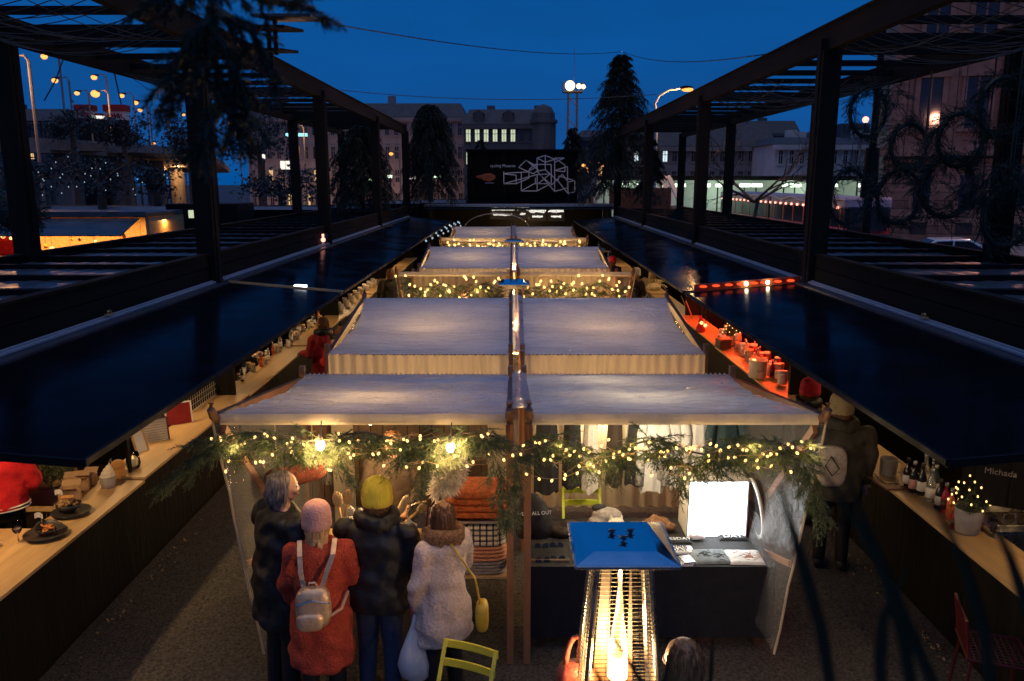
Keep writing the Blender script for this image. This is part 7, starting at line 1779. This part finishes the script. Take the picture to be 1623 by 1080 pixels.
def spray(label, u, v, X, n, L, seed, mt='needle_far'):
    p = at(u, v, X=X); g = random.Random(seed); t = thing('fir_branch', label, 'fir branches', p, 'fir branches tied in the right pergola'); m = MB()
    for i in range(n): sprig(m, p + rv(.18, g), Vector((g.uniform(-1, 1), g.uniform(-1, 1), g.uniform(-1, .3))), L, 20, .05, g, wdt=.006, droop=.5)
    m.build('needles', mt, t); m = MB(); m.tube([p + rv(.1, g), p, (p.x, p.y, 5.6)], .012, 4); m.build('tie', 'bark', t)
spray('loose fir branches tied low beside the right rear post', 1556, 300, 6.2, 26, .5, 91)
spray('loose fir branches at the right edge above the deck', 1600, 270, 6.2, 26, .5, 92)
spray('small fir bunch on the pergola beam by the high wreath', 1408, 148, 6.2, 16, .35, 93)
spray('fir bunch hanging between the two broad wreaths', 1462, 265, 6.2, 20, .45, 94)
# cables overhead
def cable(label, pts, r=.012):
    o = MB(); o.tube(pts, r, 4, cap=False); tag(o.build('overhead_cable', 'black_plastic'), label, 'cable', 'overhead cables')
tip = at(986, 82, Y=31.5)
cable('long cable from the left pergola to the tallest fir', sag(at(440, 22, Y=11), tip, .25, 20), .010)
cable('cable from the tallest fir to the right front post', sag(tip, (4.07, 10.8, 5.75), .3, 16), .010)
cable('lower cable across the sky behind the firs', sag(at(540, 143, Y=30), at(1040, 150, Y=30), .25, 20), .012)
cable('slack wire hanging from the left pergola to the viaduct', [at(100, 95, Y=14), at(88, 128, Y=14), at(70, 160, Y=14)], .012)
cable('thin wire crossing the left pergola bay', [at(170, 62, Y=13), at(180, 110, Y=14), at(192, 165, Y=16)], .012)
# panel lamps on the top of the left pergola
for i, (u0, u1, v0, v1, lb) in enumerate(((405, 496, 10, 30, 'pale flat panel sticking out at the top of the left pergola'), (395, 455, 30, 46, 'dark flat panel below the pale one on the left pergola'), (400, 446, 66, 82, 'small dark bracket plate under the two panels'))):
    a, b_ = at(u0, v1, Y=9.6), at(u1, v0, Y=9.6); t = thing('roof_panel', lb, 'panel', a, 'flat panels on the left pergola'); m = MB(); m.box(((a.x + b_.x) / 2, 9.9, (a.z + b_.z) / 2), (b_.x - a.x, .9, .035), rx=.12); m.build('sheet', 'roof_sheet' if i == 0 else 'black_steel', t, bevel=.004); m = MB(); m.bb(a.x + .12, a.x + .16, 9.85, 9.9, a.z - .35, (a.z + b_.z) / 2 - .03); m.build('stem', 'black_steel', t)
# foreground fir branches, close to the lens and out of focus
t = thing('near_fir_branch', 'blurred dark fir branches hanging close at the upper left', 'fir branches', at(350, 20, Y=1.5)); g = random.Random(101); m = MB()
BR = [((330, -60), (340, 40), (345, 120)), ((340, 20), (300, 70), (262, 130)), ((335, 40), (372, 110), (400, 200)), ((350, -30), (420, 0), (500, 14)), ((330, -20), (280, -10), (235, 12)), ((345, 120), (368, 170), (380, 215)), ((330, 10), (400, 50), (432, 130)), ((345, 60), (310, 130), (255, 160)), ((355, 150), (330, 210), (322, 240))]
for b_ in BR:
    pts = [at(u, v, Y=1.7) for u, v in b_]; m.tube(pts, [.012, .009, .005], 5)
    for i in range(11):
        f = (i + .5) / 11 * 2; k = min(int(f), 1); p = pts[k].lerp(pts[k + 1], f - k); d = (pts[k + 1] - pts[k]).normalized(); sprig(m, p, d + rv(.8, g), .08, 20, .022, g, droop=.3, twig=.003, wdt=.0022)
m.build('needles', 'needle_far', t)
t = thing('near_leaf_plant', 'blurred long dark leaf blades close to the lens at the lower right', 'plant', at(1400, 1080, Y=.6)); m = MB()
BL = [[(1236, 770), (1262, 860), (1300, 990), (1320, 1110)], [(1345, 760), (1392, 880), (1430, 1000), (1450, 1120)], [(1300, 740), (1372, 850), (1420, 950), (1500, 1130)], [(1480, 790), (1530, 900), (1560, 1000), (1575, 1120)], [(1560, 800), (1600, 880), (1640, 1000), (1660, 1100)], [(1440, 900), (1400, 980), (1395, 1050), (1400, 1120)], [(960, 990), (985, 1030), (1010, 1070), (1030, 1110)], [(938, 1050), (950, 1075), (960, 1100), (965, 1130)], [(1065, 1035), (1058, 1060), (1050, 1090), (1046, 1130)], [(1130, 1010), (1128, 1040), (1126, 1080), (1124, 1130)]]
for i, b_ in enumerate(BL):
    near = i < 6; Yp = .62 if near else 1.1; pts = [at(u, v, Y=Yp) for u, v in b_]
    fine = []
    for a, c in zip(pts, pts[1:]): fine += [a.lerp(c, k / 5) for k in range(5)]
    fine.append(pts[-1]); N = len(fine); wv = .0045 if near else .003
    vs = []
    for k, q in enumerate(fine):
        ww = wv * (.25 + 1.0 * min(1, k / N * 2.2)); vs += [q - Vector((ww, 0, 0)), q + Vector((0, .002, .001)), q + Vector((ww, 0, 0))]
    m.add(vs, [(3 * k + j, 3 * k + j + 1, 3 * k + j + 4, 3 * k + j + 3) for k in range(N - 1) for j in (0, 1)])
m.build('leaves', 'near_leaf', t, solid=.0006)
